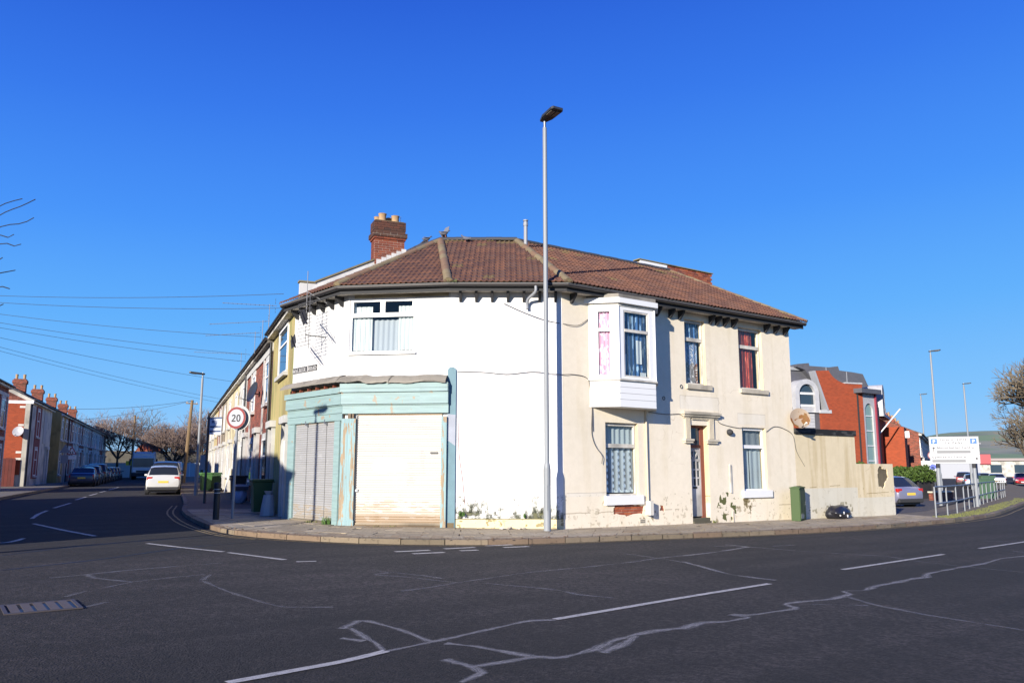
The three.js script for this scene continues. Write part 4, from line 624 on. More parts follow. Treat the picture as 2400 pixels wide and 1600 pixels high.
// ------------------------------------------------------------------ yard wall that runs on from the building
{
  const base = onF3(LE), t = thing('yard_wall', 'tall cream rendered yard wall with black coping beside green cabinet', 'wall', [base[0], gy(base[0]), base[1]]);
  const Fy = framed(t, C3, T3), hole = rag([[14.5, 0.98], [14.86, 0.93], [14.98, 1.12], [15.2, 1.3], [15.16, 1.62], [14.95, 1.6], [14.62, 1.72], [14.52, 1.4]], 0.03);
  Fy('wall', wallShape(LE + 0.004, 13.2, -0.7, 2.75, []), cream);
  const lowB = onF3(13.2), lo = thing('garden_wall', 'low cream rendered garden wall with a patch of render fallen away', 'wall', [lowB[0], gy(lowB[0]), lowB[1]]), Fl = framed(lo, C3, T3);
  Fl('wall', wallShape(13.204, 15.54, -0.8, 1.79, [hole]), cream); Fl('bare_patch', box(14.3, 15.35, 0.8, 1.75, -0.12, -0.035), M(0.155, 0.13, 0.085, 0.95, { map: G_dirty, ...bumpy(0.02) }));
  Fl('return_wall', box(15.30, 15.54, -0.8, 1.79, -3.2, -0.255), cream);
  Fy('coping', [box(LE + 0.02, 13.24, 2.75, 2.94, -0.3, 0.05)], M(0.045, 0.045, 0.045, 0.85, { map: tex(256, 64, (u, v) => { const f = fbm(u * 12, v * 4, 12, 191, 4); return f > 0.6 ? [255, 255, 250] : f > 0.56 ? [190, 190, 185] : [120, 120, 122]; }, 3.5, 0.3), ...bumpy(0.004) }));
  Fy('flat_roof', box(LE + 0.02, 13.2, 2.7, 2.85, -3.2, -0.302), MT.matt);
}
// ------------------------------------------------------------------ things fixed to the buildings
const f3p = (u, y, v = 0) => V(C3[0] + WD[0] * u - WD[1] * v, y, C3[1] + WD[1] * u + WD[0] * v);
const f2p = (u, y, v = 0) => V(C2[0] + u, y, C2[1] + v);
const T_rust = tex(128, 128, (u, v) => { const f = fbm(u * 5, v * 5, 5, 201, 4), s = fbm(u * 12, v * 12, 12, 202, 2); return f * 0.7 + s * 0.3 > 0.52 ? [150, 84 + 30 * s, 44] : [196, 178, 160]; }, 1, 1);
function dish(name, label, p, turn, r, m, tilt = 0.35) {
  const t = thing(name, label, 'satellite dish', [p.x, p.y, p.z], turn);
  const g = new THREE.LatheGeometry([0, 0.25, 0.5, 0.75, 1, 1, 0.75, 0.4, 0].map((k, i) => new THREE.Vector2(k * r, (i < 5 ? k * k * r * 0.28 : k * k * r * 0.28 + 0.012))), 24).rotateX(Math.PI / 2 - tilt).translate(0, 0, 0.18);
  mesh('reflector', g, m, t);
  mesh('arm', [rod(V(0, -r * 0.9, 0.22), V(0, -r * 0.55, 0.22 + r * 1.3), 0.014), rod(V(0, -0.05, 0), V(0, -0.05, 0.2), 0.02), box(-0.05, 0.05, -0.16, 0.06, -0.005, 0.015)], MT.matt, t);
  mesh('receiver', [rod(V(0, -r * 0.6, 0.2 + r * 1.2), V(0, -r * 0.45, 0.2 + r * 1.55), 0.035, 0.035, 8)], MT.upvcOld, t);
  return t;
}
dish('satellite_dish', 'rusty satellite dish on the end of the cream wall above black coping', f3p(9.8, 3.22, 0.1), T3 - 0.55, 0.34, M(0.55, 0.53, 0.50, 0.7, { map: T_rust, side: 2 }), 0.25);
// street name plate
{
  const face = canvasTex(512, 64, (g, w, h) => { g.fillStyle = '#e9e6e2'; g.fillRect(0, 0, w, h); g.fillStyle = '#242226'; for (let i = 0; i < 11; i++) if (i !== 6) g.fillRect(4 + i * 46.5, 2, 44, h - 4); g.fillRect(4 + 6 * 46.5, 2, 30, h - 4); g.font = 'bold 60px serif'; g.fillStyle = '#f4f2ee'; g.textAlign = 'center'; g.textBaseline = 'middle'; const s = 'WALKER ROAD'; for (let i = 0; i < s.length; i++) g.fillText(s[i], 26 + i * 46.5, h / 2 + 3); });
  const o = framed(house, C0, TH0);
  const t = thing('street_name_plate', 'old black and white street name plate reading WALKER ROAD', 'street sign', [C0[0], 4.37, C0[1]], TH0);
  mesh('plate', box(0.02, 1.47, 0, 0.165, 0.002, 0.02), MT.matt, t); mesh('lettering', new THREE.PlaneGeometry(1.44, 0.155).translate(0.745, 0.0825, 0.0225), M(0.6, 0.6, 0.6, 0.6, { map: face }), t);
}
// aerials
function aerial(name, label, base, mastH, boomDir, boomL, n, el = 0.22, m = MT.alu, rungs = 0) {
  const t = thing(name, label, 'aerial', [base.x, base.y, base.z], 0, undefined);
  mesh('mast', rod(V(0, 0, 0), V(0, mastH, 0), 0.011), m, t);
  const d = boomDir.clone().normalize(), s = new THREE.Vector3().crossVectors(d, V(0, 1, 0)).normalize(), top = V(0, mastH - 0.05, 0), g = [];
  mesh('boom', rod(top.clone().addScaledVector(d, -0.25), top.clone().addScaledVector(d, boomL), 0.01), m, t);
  for (let i = 0; i < n; i++) { const c = top.clone().addScaledVector(d, -0.1 + (boomL + 0.05) * i / (n - 1)), k = el * (1 - 0.45 * i / n); g.push(rod(c.clone().addScaledVector(s, -k), c.clone().addScaledVector(s, k), 0.007, 0.007, 4)); }
  mesh('elements', g, m, t).userData.kind = 'stuff';
  const rf = []; for (const y of [-0.22, -0.11, 0.11, 0.22]) { const c = top.clone().addScaledVector(d, -0.2).add(V(0, y, 0)); rf.push(rod(c.clone().addScaledVector(s, -0.2), c.clone().addScaledVector(s, 0.2), 0.007, 0.007, 4)); } mesh('reflector', rf, m, t);
  return t;
}
const f0p = (x, y, z) => { const c = Math.cos(TH0), s = Math.sin(TH0); return V(C0[0] + c * x + s * z, y, C0[1] - s * x + c * z); };
{ // tall lattice aerial standing off the splayed white wall
  const b = f0p(1.9, 4.95, 0.62), t = thing('wall_aerial', 'tall ladder-shaped aerial with dark spiky booms on the white wall', 'aerial', [b.x, b.y, b.z], TH0);
  mesh('mast', [rod(V(0, 0.1, 0), V(0.0, 2.1, 0), 0.011), rod(V(0.0, 1.52, 0), V(0.42, 1.1, -0.58), 0.012)], M(0.22, 0.22, 0.23, 0.6), t);
  const g = []; for (let i = 0; i < 13; i++) g.push(rod(V(-0.38, 0.0 + i * 0.1, 0.06), V(0.36, 0.02 + i * 0.1, 0.02), 0.007, 0.007, 4)); g.push(rod(V(0.25, -0.1, 0.03), V(0.25, 1.4, 0.03), 0.009, 0.009, 4)); mesh('grid_reflector', g, M(0.10, 0.10, 0.11, 0.6), t);
  for (const [x0, y0, x1, y1] of [[-0.05, 0.92, 1.0, 0.42], [-0.55, 0.28, 0.35, -0.12]]) { const q = [rod(V(x0, y0, 0.1), V(x1, y1, 0.5), 0.012)]; for (let i = 0; i < 11; i++) { const f = i / 12, c = V(x0 + (x1 - x0) * f, y0 + (y1 - y0) * f, 0.1 + 0.4 * f); q.push(rod(c.clone().add(V(0.06, 0.09, -0.03)), c.clone().add(V(-0.06, -0.09, 0.03)), 0.014, 0.014, 4), rod(c.clone().add(V(-0.07, 0.07, 0.02)), c.clone().add(V(0.07, -0.07, -0.02)), 0.013, 0.013, 4)); } mesh('boom', q, MT.black, t); }
  mesh('bracket', [rod(V(0, 1.2, 0), V(0, 1.2, -0.6), 0.014), rod(V(0, 0.3, 0), V(0, 0.3, -0.6), 0.014)], MT.matt, t);
}
aerial('chimney_aerial', 'thin aerial boom reaching out behind the brick chimney', V(-3.85, 9.2, -25.6), 0.35, V(-1, 0, 0.15), 0.75, 6, 0.1);
// cables clipped to the walls
const cable = (name, pts, label, r = 0.009) => solo(name, tubeOf(pts, r, 60, 4), M(0.09, 0.085, 0.085, 0.8), label, 'cable');
cable('wall_cable', [f2p(0.2, 4.13, 0.02), f2p(0.9, 4.11, 0.02), f2p(1.5, 4.06, 0.02), f2p(2.2, 4.12, 0.02), f2p(2.9, 4.05, 0.03), f3p(0.4, 4.08, 0.02), f3p(0.85, 4.0, 0.02), f3p(0.95, 3.7, 0.02), f3p(1.0, 3.3, 0.02), f3p(1.02, 2.6, 0.02)], 'thin grey cable running along the white wall at shopfront height');
cable('wall_cable', [f2p(1.4, 5.95, 0.05), f2p(1.9, 5.72, 0.04), f2p(2.5, 5.5, 0.03), f3p(0.15, 5.4, 0.03), f3p(0.55, 5.42, 0.03), f3p(0.9, 5.62, 0.02)], 'slack cable looping under the eaves to the bay window');
cable('wall_cable', [f3p(3.1, 3.2, 0.02), f3p(3.8, 3.16, 0.02), f3p(4.4, 3.18, 0.02), f3p(4.45, 3.14, 0.02)], 'cable leading from the bay window to the stone door surround');
cable('wall_cable', [f3p(6.0, 3.05, 0.02), f3p(6.1, 2.98, 0.02), f3p(6.9, 2.86, 0.02), f3p(7.1, 2.86, 0.02)], 'cable leading from the door surround to the next window');
cable('wall_cable', [f3p(8.3, 2.78, 0.02), f3p(8.7, 2.95, 0.02), f3p(9.2, 2.9, 0.02), f3p(9.65, 2.7, 0.02), f3p(9.8, 2.2, 0.02), f3p(10.2, 1.7, 0.02)], 'cable hanging loose below the rusty satellite dish');
cable('wall_cable', [f3p(1.0, 3.25, 0.02), f3p(0.98, 2.5, 0.02), f3p(1.1, 2.2, 0.03), f3p(1.3, 1.95, 0.05), f3p(1.28, 1.75, 0.05)], 'loose cable end dangling below the bay window');
cable('wall_cable', [f2p(0.22, 3.0, 0.02), f2p(0.26, 2.0, 0.02), f2p(0.36, 1.3, 0.02), f2p(0.42, 0.7, 0.02)], 'red wire running down the white wall beside the shopfront end panel', 0.005).material = M(0.35, 0.12, 0.08, 0.7);
{ const t = thing('wall_lamp', 'small dark bulkhead lamp on the cream wall beside the door', 'lamp', f3p(6.5, 2.66, 0).toArray(), T3); mesh('body', new THREE.LatheGeometry([[0, 0], [0.09, 0], [0.1, 0.05], [0.06, 0.13], [0, 0.15]].map(p => new THREE.Vector2(...p)), 14).rotateX(Math.PI / 2).translate(0, 0.06, 0), MT.matt, t); mesh('bracket', box(-0.03, 0.15, 0.02, 0.06, 0, 0.05), MT.black, t); }
// pigeons on the roof
function pigeon(p, turn, label, spread) {
  const t = thing('pigeon', label, 'pigeon', [p.x, p.y, p.z], turn, 'pigeons on the roof');
  const ring = [[-0.17, 0.10, 0.012], [-0.1, 0.105, 0.035], [-0.03, 0.11, 0.06], [0.04, 0.125, 0.062], [0.085, 0.16, 0.042], [0.105, 0.195, 0.03], [0.125, 0.215, 0.03], [0.145, 0.21, 0.018], [0.165, 0.2, 0.004]], pos = [], idx = [], n = 10;
  ring.forEach(([x, y, r]) => { for (let i = 0; i < n; i++) { const a = i / n * Math.PI * 2; pos.push(x, y + Math.sin(a) * r * 0.95, Math.cos(a) * r * 0.85); } });
  for (let j = 0; j < ring.length - 1; j++) for (let i = 0; i < n; i++) { const a = j * n + i, b = j * n + (i + 1) % n; idx.push(a, b, a + n, b, b + n, a + n); }
  const g = new THREE.BufferGeometry(); g.setAttribute('position', new THREE.Float32BufferAttribute(pos, 3)); g.setIndex(idx); g.computeVertexNormals();
  mesh('body', g, M(0.11, 0.115, 0.14, 0.8), t);
  for (const s of [-1, 1]) { mesh('leg', rod(V(0.02, 0, s * 0.02), V(0.01, 0.06, s * 0.02), 0.006), M(0.4, 0.15, 0.12, 0.8), t); const w = new THREE.Shape([[0.07, 0], [-0.16, 0.02], [-0.12, spread ? 0.3 : 0.05], [0.02, spread ? 0.26 : 0.045]].map(q => new THREE.Vector2(...q))); mesh('wing', new THREE.ExtrudeGeometry(w, { depth: 0.012, bevelEnabled: false }).rotateX(s > 0 ? (spread ? 0.5 : Math.PI / 2 - 0.2) : (spread ? 2.5 : Math.PI / 2 + 0.2)).translate(0, 0.14, s * 0.045), M(0.14, 0.145, 0.17, 0.85), t); }
}
pigeon(A1.clone().lerp(T0, 0.6).add(V(0, 0.13, 0)), 0.4, 'pigeon resting on the ridge near the chimney', false);
pigeon(V(-2.2, 8.86, -24.9), 2.6, 'pigeon with raised wings at the top of the hips', true);
pigeon(V(-2.12, 8.85, -24.78), 0.2, 'pigeon standing at the top of the hips', false);
pigeon(V(-1.45, 8.62, -24.55), 3.0, 'pigeon sitting on the tiles below the ridge', false);

// ------------------------------------------------------------------ street furniture
function lampPost(label, pos, H, headDir, k = 1, group) {
  const t = thing('street_lamp', label, 'street lamp', pos, Math.atan2(headDir[0], headDir[1]), group);
  mesh('base', [new THREE.LatheGeometry([[0.092, -0.3], [0.092, 1.5], [0.08, 1.58], [0.063, 1.66]].map(p => new THREE.Vector2(p[0] * k, p[1])), 20)], MT.galvPaint, t);
  mesh('column', cyl(0.063 * k, 0.056 * k, H - 1.86, 0, 1.64, 0, 18), MT.galvPaint, t); mesh('spigot', cyl(0.036 * k, 0.036 * k, 0.22, 0, H - 0.22, 0, 14), MT.galv, t);
  mesh('base_door', box(-0.05 * k, 0.05 * k, 0.5, 1.1, 0.075 * k, 0.088 * k), MT.galvPaint, t);
  const s = new THREE.Shape([[-0.07, -0.1], [0.07, -0.1], [0.15, 0.12], [0.17, 0.58], [0.14, 0.64], [-0.14, 0.64], [-0.17, 0.58], [-0.15, 0.12]].map(p => new THREE.Vector2(...p)));
  const hd = mesh('lamp_head', new THREE.ExtrudeGeometry(s, { depth: 0.05, bevelEnabled: true, bevelThickness: 0.012, bevelSize: 0.012, bevelSegments: 2 }).rotateX(Math.PI / 2).rotateX(-0.09).translate(0, H + 0.05, 0), M(0.03, 0.032, 0.036, 0.5), t);
  for (const x of [-0.08, 0.08]) mesh('led_panel', box(x - 0.065, x + 0.065, -0.03, -0.018, 0.3, 0.55).rotateX(-0.09).translate(0, H + 0.0, 0), M(0.16, 0.14, 0.11, 0.3), hd);
  mesh('sensor', new THREE.SphereGeometry(0.03, 8, 6).translate(0, H + 0.075, 0), MT.upvc, hd);
  return t;
}
lampPost('tall grey lamp column on the pavement against the white wall', [0.87, gy(0.87) + PAV, -20.42], 10.68, [0.5, 0.85]);
lampPost('lamp column behind the car park direction sign', [30.0, gy(30), -57.5], 10.2, [0.95, 0.3], 1.15);
lampPost('lamp column beside the bare tree on the main road', [44.5, gy(44), -79.5], 10.2, [0.95, 0.3], 1.3);
lampPost('distant lamp column above the terrace on the main road', [46, gy(46), -91], 10.2, [0.95, 0.3], 1.3);
lampPost('lamp column on the side road pavement beside the green bins', [-15.9, gy(-15.9) + PAV, -41.4], 6.1, [-0.92, 0.38]);
lampPost('lamp column at the corner of the side road casting its shadow on the shutter', [-10.95, gy(-11), -12.1], 6.5, [0.6, 0.8]);
lampPost('distant lamp column by the white fence at the end of the side road', [-44, gy(-44), -104], 6.2, [-0.92, 0.38], 1.3);
// 20 limit signs
const face20 = canvasTex(256, 256, (g, w) => { g.fillStyle = '#b4161b'; g.beginPath(); g.arc(128, 128, 128, 0, 7); g.fill(); g.fillStyle = '#eef0f2'; g.beginPath(); g.arc(128, 128, 101, 0, 7); g.fill(); g.fillStyle = '#1c1e26'; g.font = 'bold 118px sans-serif'; g.textAlign = 'center'; g.textBaseline = 'middle'; g.fillText('20', 128, 133); });
const m20 = M(0.42, 0.43, 0.46, 0.45, { map: face20 });
{
  const t = thing('speed_limit_sign', 'round 20 speed limit sign on a grey post beside the bollard', 'road sign', [-7.99, gy(-8) + PAV, -23.63], -0.26);
  mesh('post', cyl(0.04, 0.04, 3.3, 0, -0.3, 0, 14), MT.greyPost, t);
  mesh('backing_plate', [new THREE.CylinderGeometry(0.37, 0.37, 0.02, 32).rotateX(Math.PI / 2).translate(0.02, 2.86, -0.055)], M(0.42, 0.41, 0.38, 0.6), t);
  mesh('sign_disc', [new THREE.CylinderGeometry(0.315, 0.315, 0.018, 40).rotateX(Math.PI / 2).translate(0, 2.86, 0.06)], M(0.3, 0.3, 0.31, 0.5), t);
  mesh('sign_face', new THREE.CircleGeometry(0.312, 40).translate(0, 2.86, 0.0705), m20, t);
}
{
  const t = thing('bollard', 'black bollard with two white bands on the shaded pavement corner', 'bollard', [-8.27, gy(-8.3) + PAV, -23.1]);
  mesh('body', new THREE.LatheGeometry([[0.085, -0.1], [0.085, 0.88], [0.1, 0.9], [0.1, 0.98], [0.08, 1.01], [0, 1.02]].map(p => new THREE.Vector2(...p)), 20), M(0.02, 0.02, 0.022, 0.55), t);
  for (const y of [0.72, 0.82]) mesh('band', cyl(0.0875, 0.0875, 0.018, 0, y, 0, 20), M(0.5, 0.5, 0.5, 0.5), t);
}
{
  const t = thing('bus_stop_flag', 'dark post with a white and blue bus stop flag', 'bus stop', [-12.35, gy(-12.4) + PAV, -33.1], -0.35);
  mesh('post', cyl(0.05, 0.05, 3.9, 0, -0.3, 0, 12), M(0.05, 0.055, 0.06, 0.5), t);
  const f = canvasTex(128, 160, (g, w, h) => { g.fillStyle = '#dfe3e8'; g.fillRect(0, 0, w, h); g.fillStyle = '#3d4f72'; g.fillRect(0, 0, w, 16); g.fillRect(4, 82, 120, 16); g.fillRect(4, 124, 120, 18); g.fillStyle = '#6a7894'; g.fillRect(20, 28, 30, 26); g.fillRect(56, 30, 40, 5); });
  mesh('flag', [box(0.06, 0.66, 2.72, 3.42, -0.015, 0.015)], MT.greyPost, t); mesh('flag_face', new THREE.PlaneGeometry(0.58, 0.68).translate(0.36, 3.07, 0.018), M(0.9, 0.9, 0.9, 0.5, { map: f }), t);
  mesh('timetable_case', box(-0.3, -0.05, 1.3, 1.9, -0.03, 0.03), M(0.3, 0.3, 0.3, 0.5), t);
}
function wheelieBin(name, label, p, turn, m, lid = m, k = 1) {
  const t = thing(name, label, 'wheelie bin', p, turn, 'wheelie bins on the side road');
  const g = new THREE.BoxGeometry(0.56, 0.92, 0.6, 1, 1, 1).translate(0, 0.52, 0), q = g.attributes.position; for (let i = 0; i < q.count; i++) if (q.getY(i) < 0.5) { q.setX(i, q.getX(i) * 0.8); q.setZ(i, q.getZ(i) * 0.8); } g.computeVertexNormals(); g.scale(k, k, k);
  mesh('body', g, m, t); mesh('lid', [new RoundedBoxGeometry(0.6 * k, 0.09 * k, 0.68 * k, 2, 0.03).translate(0, 1.03 * k, 0), rod(V(-0.25 * k, 0.98 * k, -0.36 * k), V(0.25 * k, 0.98 * k, -0.36 * k), 0.018)], lid, t);
  for (const s of [-1, 1]) mesh('wheel', new THREE.CylinderGeometry(0.1, 0.1, 0.06, 14).rotateZ(Math.PI / 2).translate(s * 0.24 * k, 0.1, -0.28 * k), MT.rubber, t);
  mesh('rim_band', box(-0.29 * k, 0.29 * k, 0.9 * k, 0.97 * k, 0.3 * k, 0.325 * k), m, t);
}
const sd = (s, p, y = PAV) => { const q = onSide(s, p); return [q[0], gy(q[0]) + y, q[1]]; };
wheelieBin('wheelie_bin', 'large dark green wheelie bin against the yellow house', sd(2.75, 0.48), -1.1, MT.greenBin);
wheelieBin('wheelie_bin', 'black wheelie bin against the red brick house', sd(12.4, 0.5), -1.1, M(0.02, 0.022, 0.024, 0.6));
wheelieBin('wheelie_bin', 'bright green wheelie bin beside the side road lamp column', sd(26.5, 1.3), -1.0, M(0.06, 0.16, 0.045, 0.55));
wheelieBin('wheelie_bin', 'dark green wheelie bin standing behind the bright green bin', sd(27.5, 0.7), -1.2, MT.greenBin);
{ const p = sd(10.2, 0.55), t = thing('recycling_box', 'pale blue sack in a lidded box beside the black wheelie bin', 'box', p, -1.1); const g = new THREE.IcosahedronGeometry(0.3, 3), q = g.attributes.position; for (let i = 0; i < q.count; i++) { const k = 1 + 0.25 * (fbm(q.getX(i) * 6 + 9, q.getY(i) * 4 + q.getZ(i) * 5 + 9, 64, 211, 3) - 0.5); q.setXYZ(i, q.getX(i) * k * 0.85, Math.max(-0.29, q.getY(i) * k * 1.15) + 0.3, q.getZ(i) * k * 0.8); } g.computeVertexNormals(); mesh('sack', g, M(0.30, 0.36, 0.52, 0.5), t); mesh('box_rim', [box(-0.27, 0.27, 0.52, 0.66, -0.25, 0.25)], M(0.05, 0.045, 0.07, 0.6), t); mesh('lid', box(-0.26, 0.26, 0.66, 0.74, -0.26, 0.2), M(0.35, 0.36, 0.45, 0.6), t); }
{ const p = sd(1.35, 0.4), t = thing('sack_on_frame', 'grey plastic sack hanging by the yellow house beside the shutter', 'sack', p, -0.9); const g = new THREE.CylinderGeometry(0.13, 0.2, 0.62, 18, 10).translate(0, 0.32, 0), q = g.attributes.position; for (let i = 0; i < q.count; i++) { const a = Math.atan2(q.getZ(i), q.getX(i)), k = 1 + 0.16 * Math.sin(a * 7 + q.getY(i) * 3); q.setX(i, q.getX(i) * k); q.setZ(i, q.getZ(i) * k); } g.computeVertexNormals(); mesh('sack', g, M(0.36, 0.37, 0.39, 0.5), t); mesh('neck', cyl(0.06, 0.13, 0.12, 0, 0.62, 0), M(0.4, 0.4, 0.42, 0.5), t); }
{ const p = sd(24.5, 0.35), t = thing('leaning_board', 'white board leaning against the cream house', 'board', p, -1.18); for (const x of [-0.3, 0.1]) mesh('panel', box(x, x + 0.34, 0, 1.35, -0.02, 0.02).rotateX(-0.16), MT.upvc, t); }
// green cabinet and black sack by the yard wall
{
  const p = f3p(9.18, 0, 0.42), t = thing('utility_cabinet', 'green steel utility cabinet with scuffed foot against the cream wall', 'cabinet', [p.x, gy(p.x) + PAV, p.z], 1.02);
  mesh('body', new RoundedBoxGeometry(0.78, 1.0, 0.28, 3, 0.015).translate(0, 0.5, 0), MT.green, t);
  const top = new THREE.ExtrudeGeometry(new THREE.Shape([[-0.16, 0], [0.16, 0], [0.16, 0.03], [0, 0.07], [-0.16, 0.03]].map(q => new THREE.Vector2(...q))), { depth: 0.82, bevelEnabled: false }).rotateY(Math.PI / 2).translate(-0.41, 1.0, 0); mesh('roof', top, MT.green, t);
  mesh('door', box(-0.36, 0.36, 0.06, 0.95, 0.14, 0.152), MT.green, t); mesh('door_gap', box(-0.003, 0.003, 0.06, 0.95, 0.152, 0.1535), MT.black, t); mesh('lock', [box(0.28, 0.31, 0.48, 0.51, 0.152, 0.16), box(0.28, 0.31, 0.54, 0.57, 0.152, 0.16)], MT.chrome, t);
  mesh('scuffed_paint', uvm(new THREE.ExtrudeGeometry(new THREE.Shape([[-0.34, 0.07], [0.05, 0.07], [0.1, 0.2], [-0.02, 0.17], [-0.1, 0.25], [-0.2, 0.19], [-0.33, 0.23]].map(q => new THREE.Vector2(...q))), { depth: 0.002, bevelEnabled: false }).translate(0, 0, 0.152)), M(0.34, 0.36, 0.33, 0.7, { map: G_dirty }), t);
}
{
  const p = f3p(11.35, 0, 0.4), t = thing('refuse_sack', 'full black refuse sack lying on the pavement by the yard wall', 'sack', [p.x, gy(p.x) + PAV, p.z], T3);
  const g = mergeVertices(new THREE.IcosahedronGeometry(0.34, 5).deleteAttribute('uv').deleteAttribute('normal')), q = g.attributes.position;
  for (let i = 0; i < q.count; i++) { const x = q.getX(i), y = q.getY(i), z = q.getZ(i), k = 1 + 0.45 * (fbm(x * 5 + 20, y * 5 + z * 4 + 20, 64, 221, 4) - 0.5) + 0.06 * Math.sin(9 * x + 14 * z); q.setXYZ(i, x * k * 1.55 + 0.1 * y, Math.max(y * k * 0.78, -0.2) + 0.2, z * k * 0.9); } g.computeVertexNormals();
  mesh('sack', g, M(0.016, 0.016, 0.022, 0.32), t); mesh('tied_neck', [cyl(0.03, 0.07, 0.14, 0.46, 0.26, 0, 8)], M(0.016, 0.016, 0.022, 0.35), t);
  for (const [x, y] of [[-0.12, 0.16], [0.08, 0.06], [-0.33, 0.1]]) mesh('paper_scrap', box(x, x + 0.05, y, y + 0.08, 0.26, 0.275), MT.upvc, t);
}
// direction sign on the main road
{
  const t = thing('direction_sign', 'white car park direction sign on two grey posts behind the railing', 'road sign', [21.05, gy(21), -38.9], -0.42);
  for (const x of [-0.74, 0.78]) { mesh('post', cyl(0.085, 0.085, 2.1, x, -0.2, 0, 14), MT.galvPaint, t); mesh('post_sleeve', cyl(0.09, 0.09, 0.22, x, 1.88, 0, 14), MT.matt, t); }
  const f = canvasTex(1024, 620, (g, w, h) => {
    g.fillStyle = '#f4f5f7'; g.fillRect(0, 0, w, h); g.fillStyle = '#26282e'; g.fillRect(0, 0, w, 5); g.fillRect(0, 200, w, 4); g.fillRect(0, 412, w, 4); g.fillRect(0, h - 5, w, 5); g.fillRect(0, 0, 5, h); g.fillRect(w - 5, 0, 5, h);
    for (const x of [34, 850]) { g.fillStyle = '#2a78c8'; g.fillRect(x, 44, 136, 122); g.fillStyle = '#fff'; g.font = 'bold 108px sans-serif'; g.textAlign = 'center'; g.textBaseline = 'middle'; g.fillText('P', x + 68, 108); }
    g.fillStyle = '#101216'; g.textAlign = 'center'; g.font = 'bold 78px sans-serif'; g.fillText('Leisure Centre', 510, 66); g.fillText('Car Parks', 510, 142); g.textAlign = 'left'; g.fillText('Mountbatten Centre', 150, 256, 830); g.fillText('Gymnastics Centre', 34, 470, 760);
    g.fillStyle = '#8b8d90'; g.fillRect(148, 312, 700, 74); g.fillRect(34, 524, 700, 70); g.fillStyle = '#b9bbbd'; g.fillRect(150, 314, 696, 8); g.fillRect(36, 526, 696, 8);
    g.fillStyle = '#26282e'; g.fillRect(78, 260, 18, 130); g.beginPath(); g.moveTo(87, 226); g.lineTo(134, 286); g.lineTo(104, 276); g.lineTo(70, 276); g.lineTo(40, 286); g.fill();
    g.fillRect(826, 500, 140, 16); g.beginPath(); g.moveTo(996, 508); g.lineTo(936, 468); g.lineTo(950, 508); g.lineTo(936, 548); g.fill();
  });
  mesh('panel', [box(-1.05, 1.05, 2.08, 3.36, 0.09, 0.12)], MT.greyPost, t); mesh('panel_face', new THREE.PlaneGeometry(2.08, 1.26).translate(0, 2.72, 0.123), M(0.60, 0.60, 0.61, 0.5, { map: f }), t);
  mesh('rail', [box(-1.0, 1.0, 2.3, 2.36, 0.06, 0.09), box(-1.0, 1.0, 3.1, 3.16, 0.06, 0.09)], MT.galv, t);
}
{
  const t = thing('speed_limit_sign', 'small 20 speed limit sign above a parking zone plate on a thin post', 'road sign', [26.2, gy(25), -51], -0.45);
  mesh('post', cyl(0.045, 0.045, 3.2, 0, -0.2, 0, 10), MT.galvPaint, t); mesh('sign_disc', new THREE.CylinderGeometry(0.25, 0.25, 0.02, 28).rotateX(Math.PI / 2).translate(0, 2.7, 0.06), MT.greyPost, t); mesh('sign_face', new THREE.CircleGeometry(0.25, 28).translate(0, 2.7, 0.0715), m20, t);
  const f2 = canvasTex(128, 128, (g) => { g.fillStyle = '#eef0f4'; g.fillRect(0, 0, 128, 128); g.fillStyle = '#4a4f6a'; g.fillRect(12, 10, 60, 6); g.fillRect(90, 8, 22, 16); g.fillStyle = '#3a50b8'; g.beginPath(); g.arc(64, 74, 36, 0, 7); g.fill(); });
  mesh('zone_plate', box(-0.33, 0.33, 1.72, 2.36, 0.05, 0.07), MT.greyPost, t); mesh('zone_face', new THREE.PlaneGeometry(0.64, 0.62).translate(0, 2.04, 0.072), M(0.9, 0.9, 0.9, 0.5, { map: f2 }), t);
}
{ // blue cycle sign seen edge on
  const t = thing('cycle_sign', 'narrow blue sign on a pale post beside the direction sign', 'road sign', [23.0, gy(23) + PAV, -40.6], -1.5);
  mesh('post', cyl(0.06, 0.06, 3.0, 0, -0.2, 0, 12), MT.galvPaint, t); mesh('plate', box(-0.3, 0.3, 2.2, 2.8, 0.06, 0.08), M(0.05, 0.2, 0.6, 0.5), t);
}
{ // guard railing following the kerb
  const posts = [[14.75, -28.75], [16.0, -30.35], [17.35, -32.2], [18.75, -34.2], [20.0, -36.1], [21.2, -37.85], [22.4, -39.6], [23.8, -41.65], [25.3, -43.9], [26.7, -45.9], [27.9, -47.6], [29.0, -49.2], [30.4, -51.2], [31.6, -53.0], [32.5, -54.3]];
  const t = thing('guard_railing', 'grey tubular guard railing curving along the kerb', 'railing', [posts[0][0], gy(posts[0][0]) + PAV, posts[0][1]]), rel = (p, y) => V(p[0] - posts[0][0], gy(p[0]) - gy(posts[0][0]) + y, p[1] - posts[0][1]);
  for (const p of posts) mesh('post', rod(rel(p, -0.15), rel(p, 1.05), 0.027, 0.027, 10), MT.galvPaint, t);
  for (const y of [1.04, 0.46]) mesh('rail', tubeOf(posts.map(p => rel(p, y)), 0.03, 80, 8), MT.galv, t);
}
// ------------------------------------------------------------------ houses
const paintM = (r, g, b) => M(r, g, b, 0.9, { map: G_dirty, ...bumpy(0.003) });
const trimWhite = M(0.62, 0.61, 0.58, 0.8, { map: G_grain });
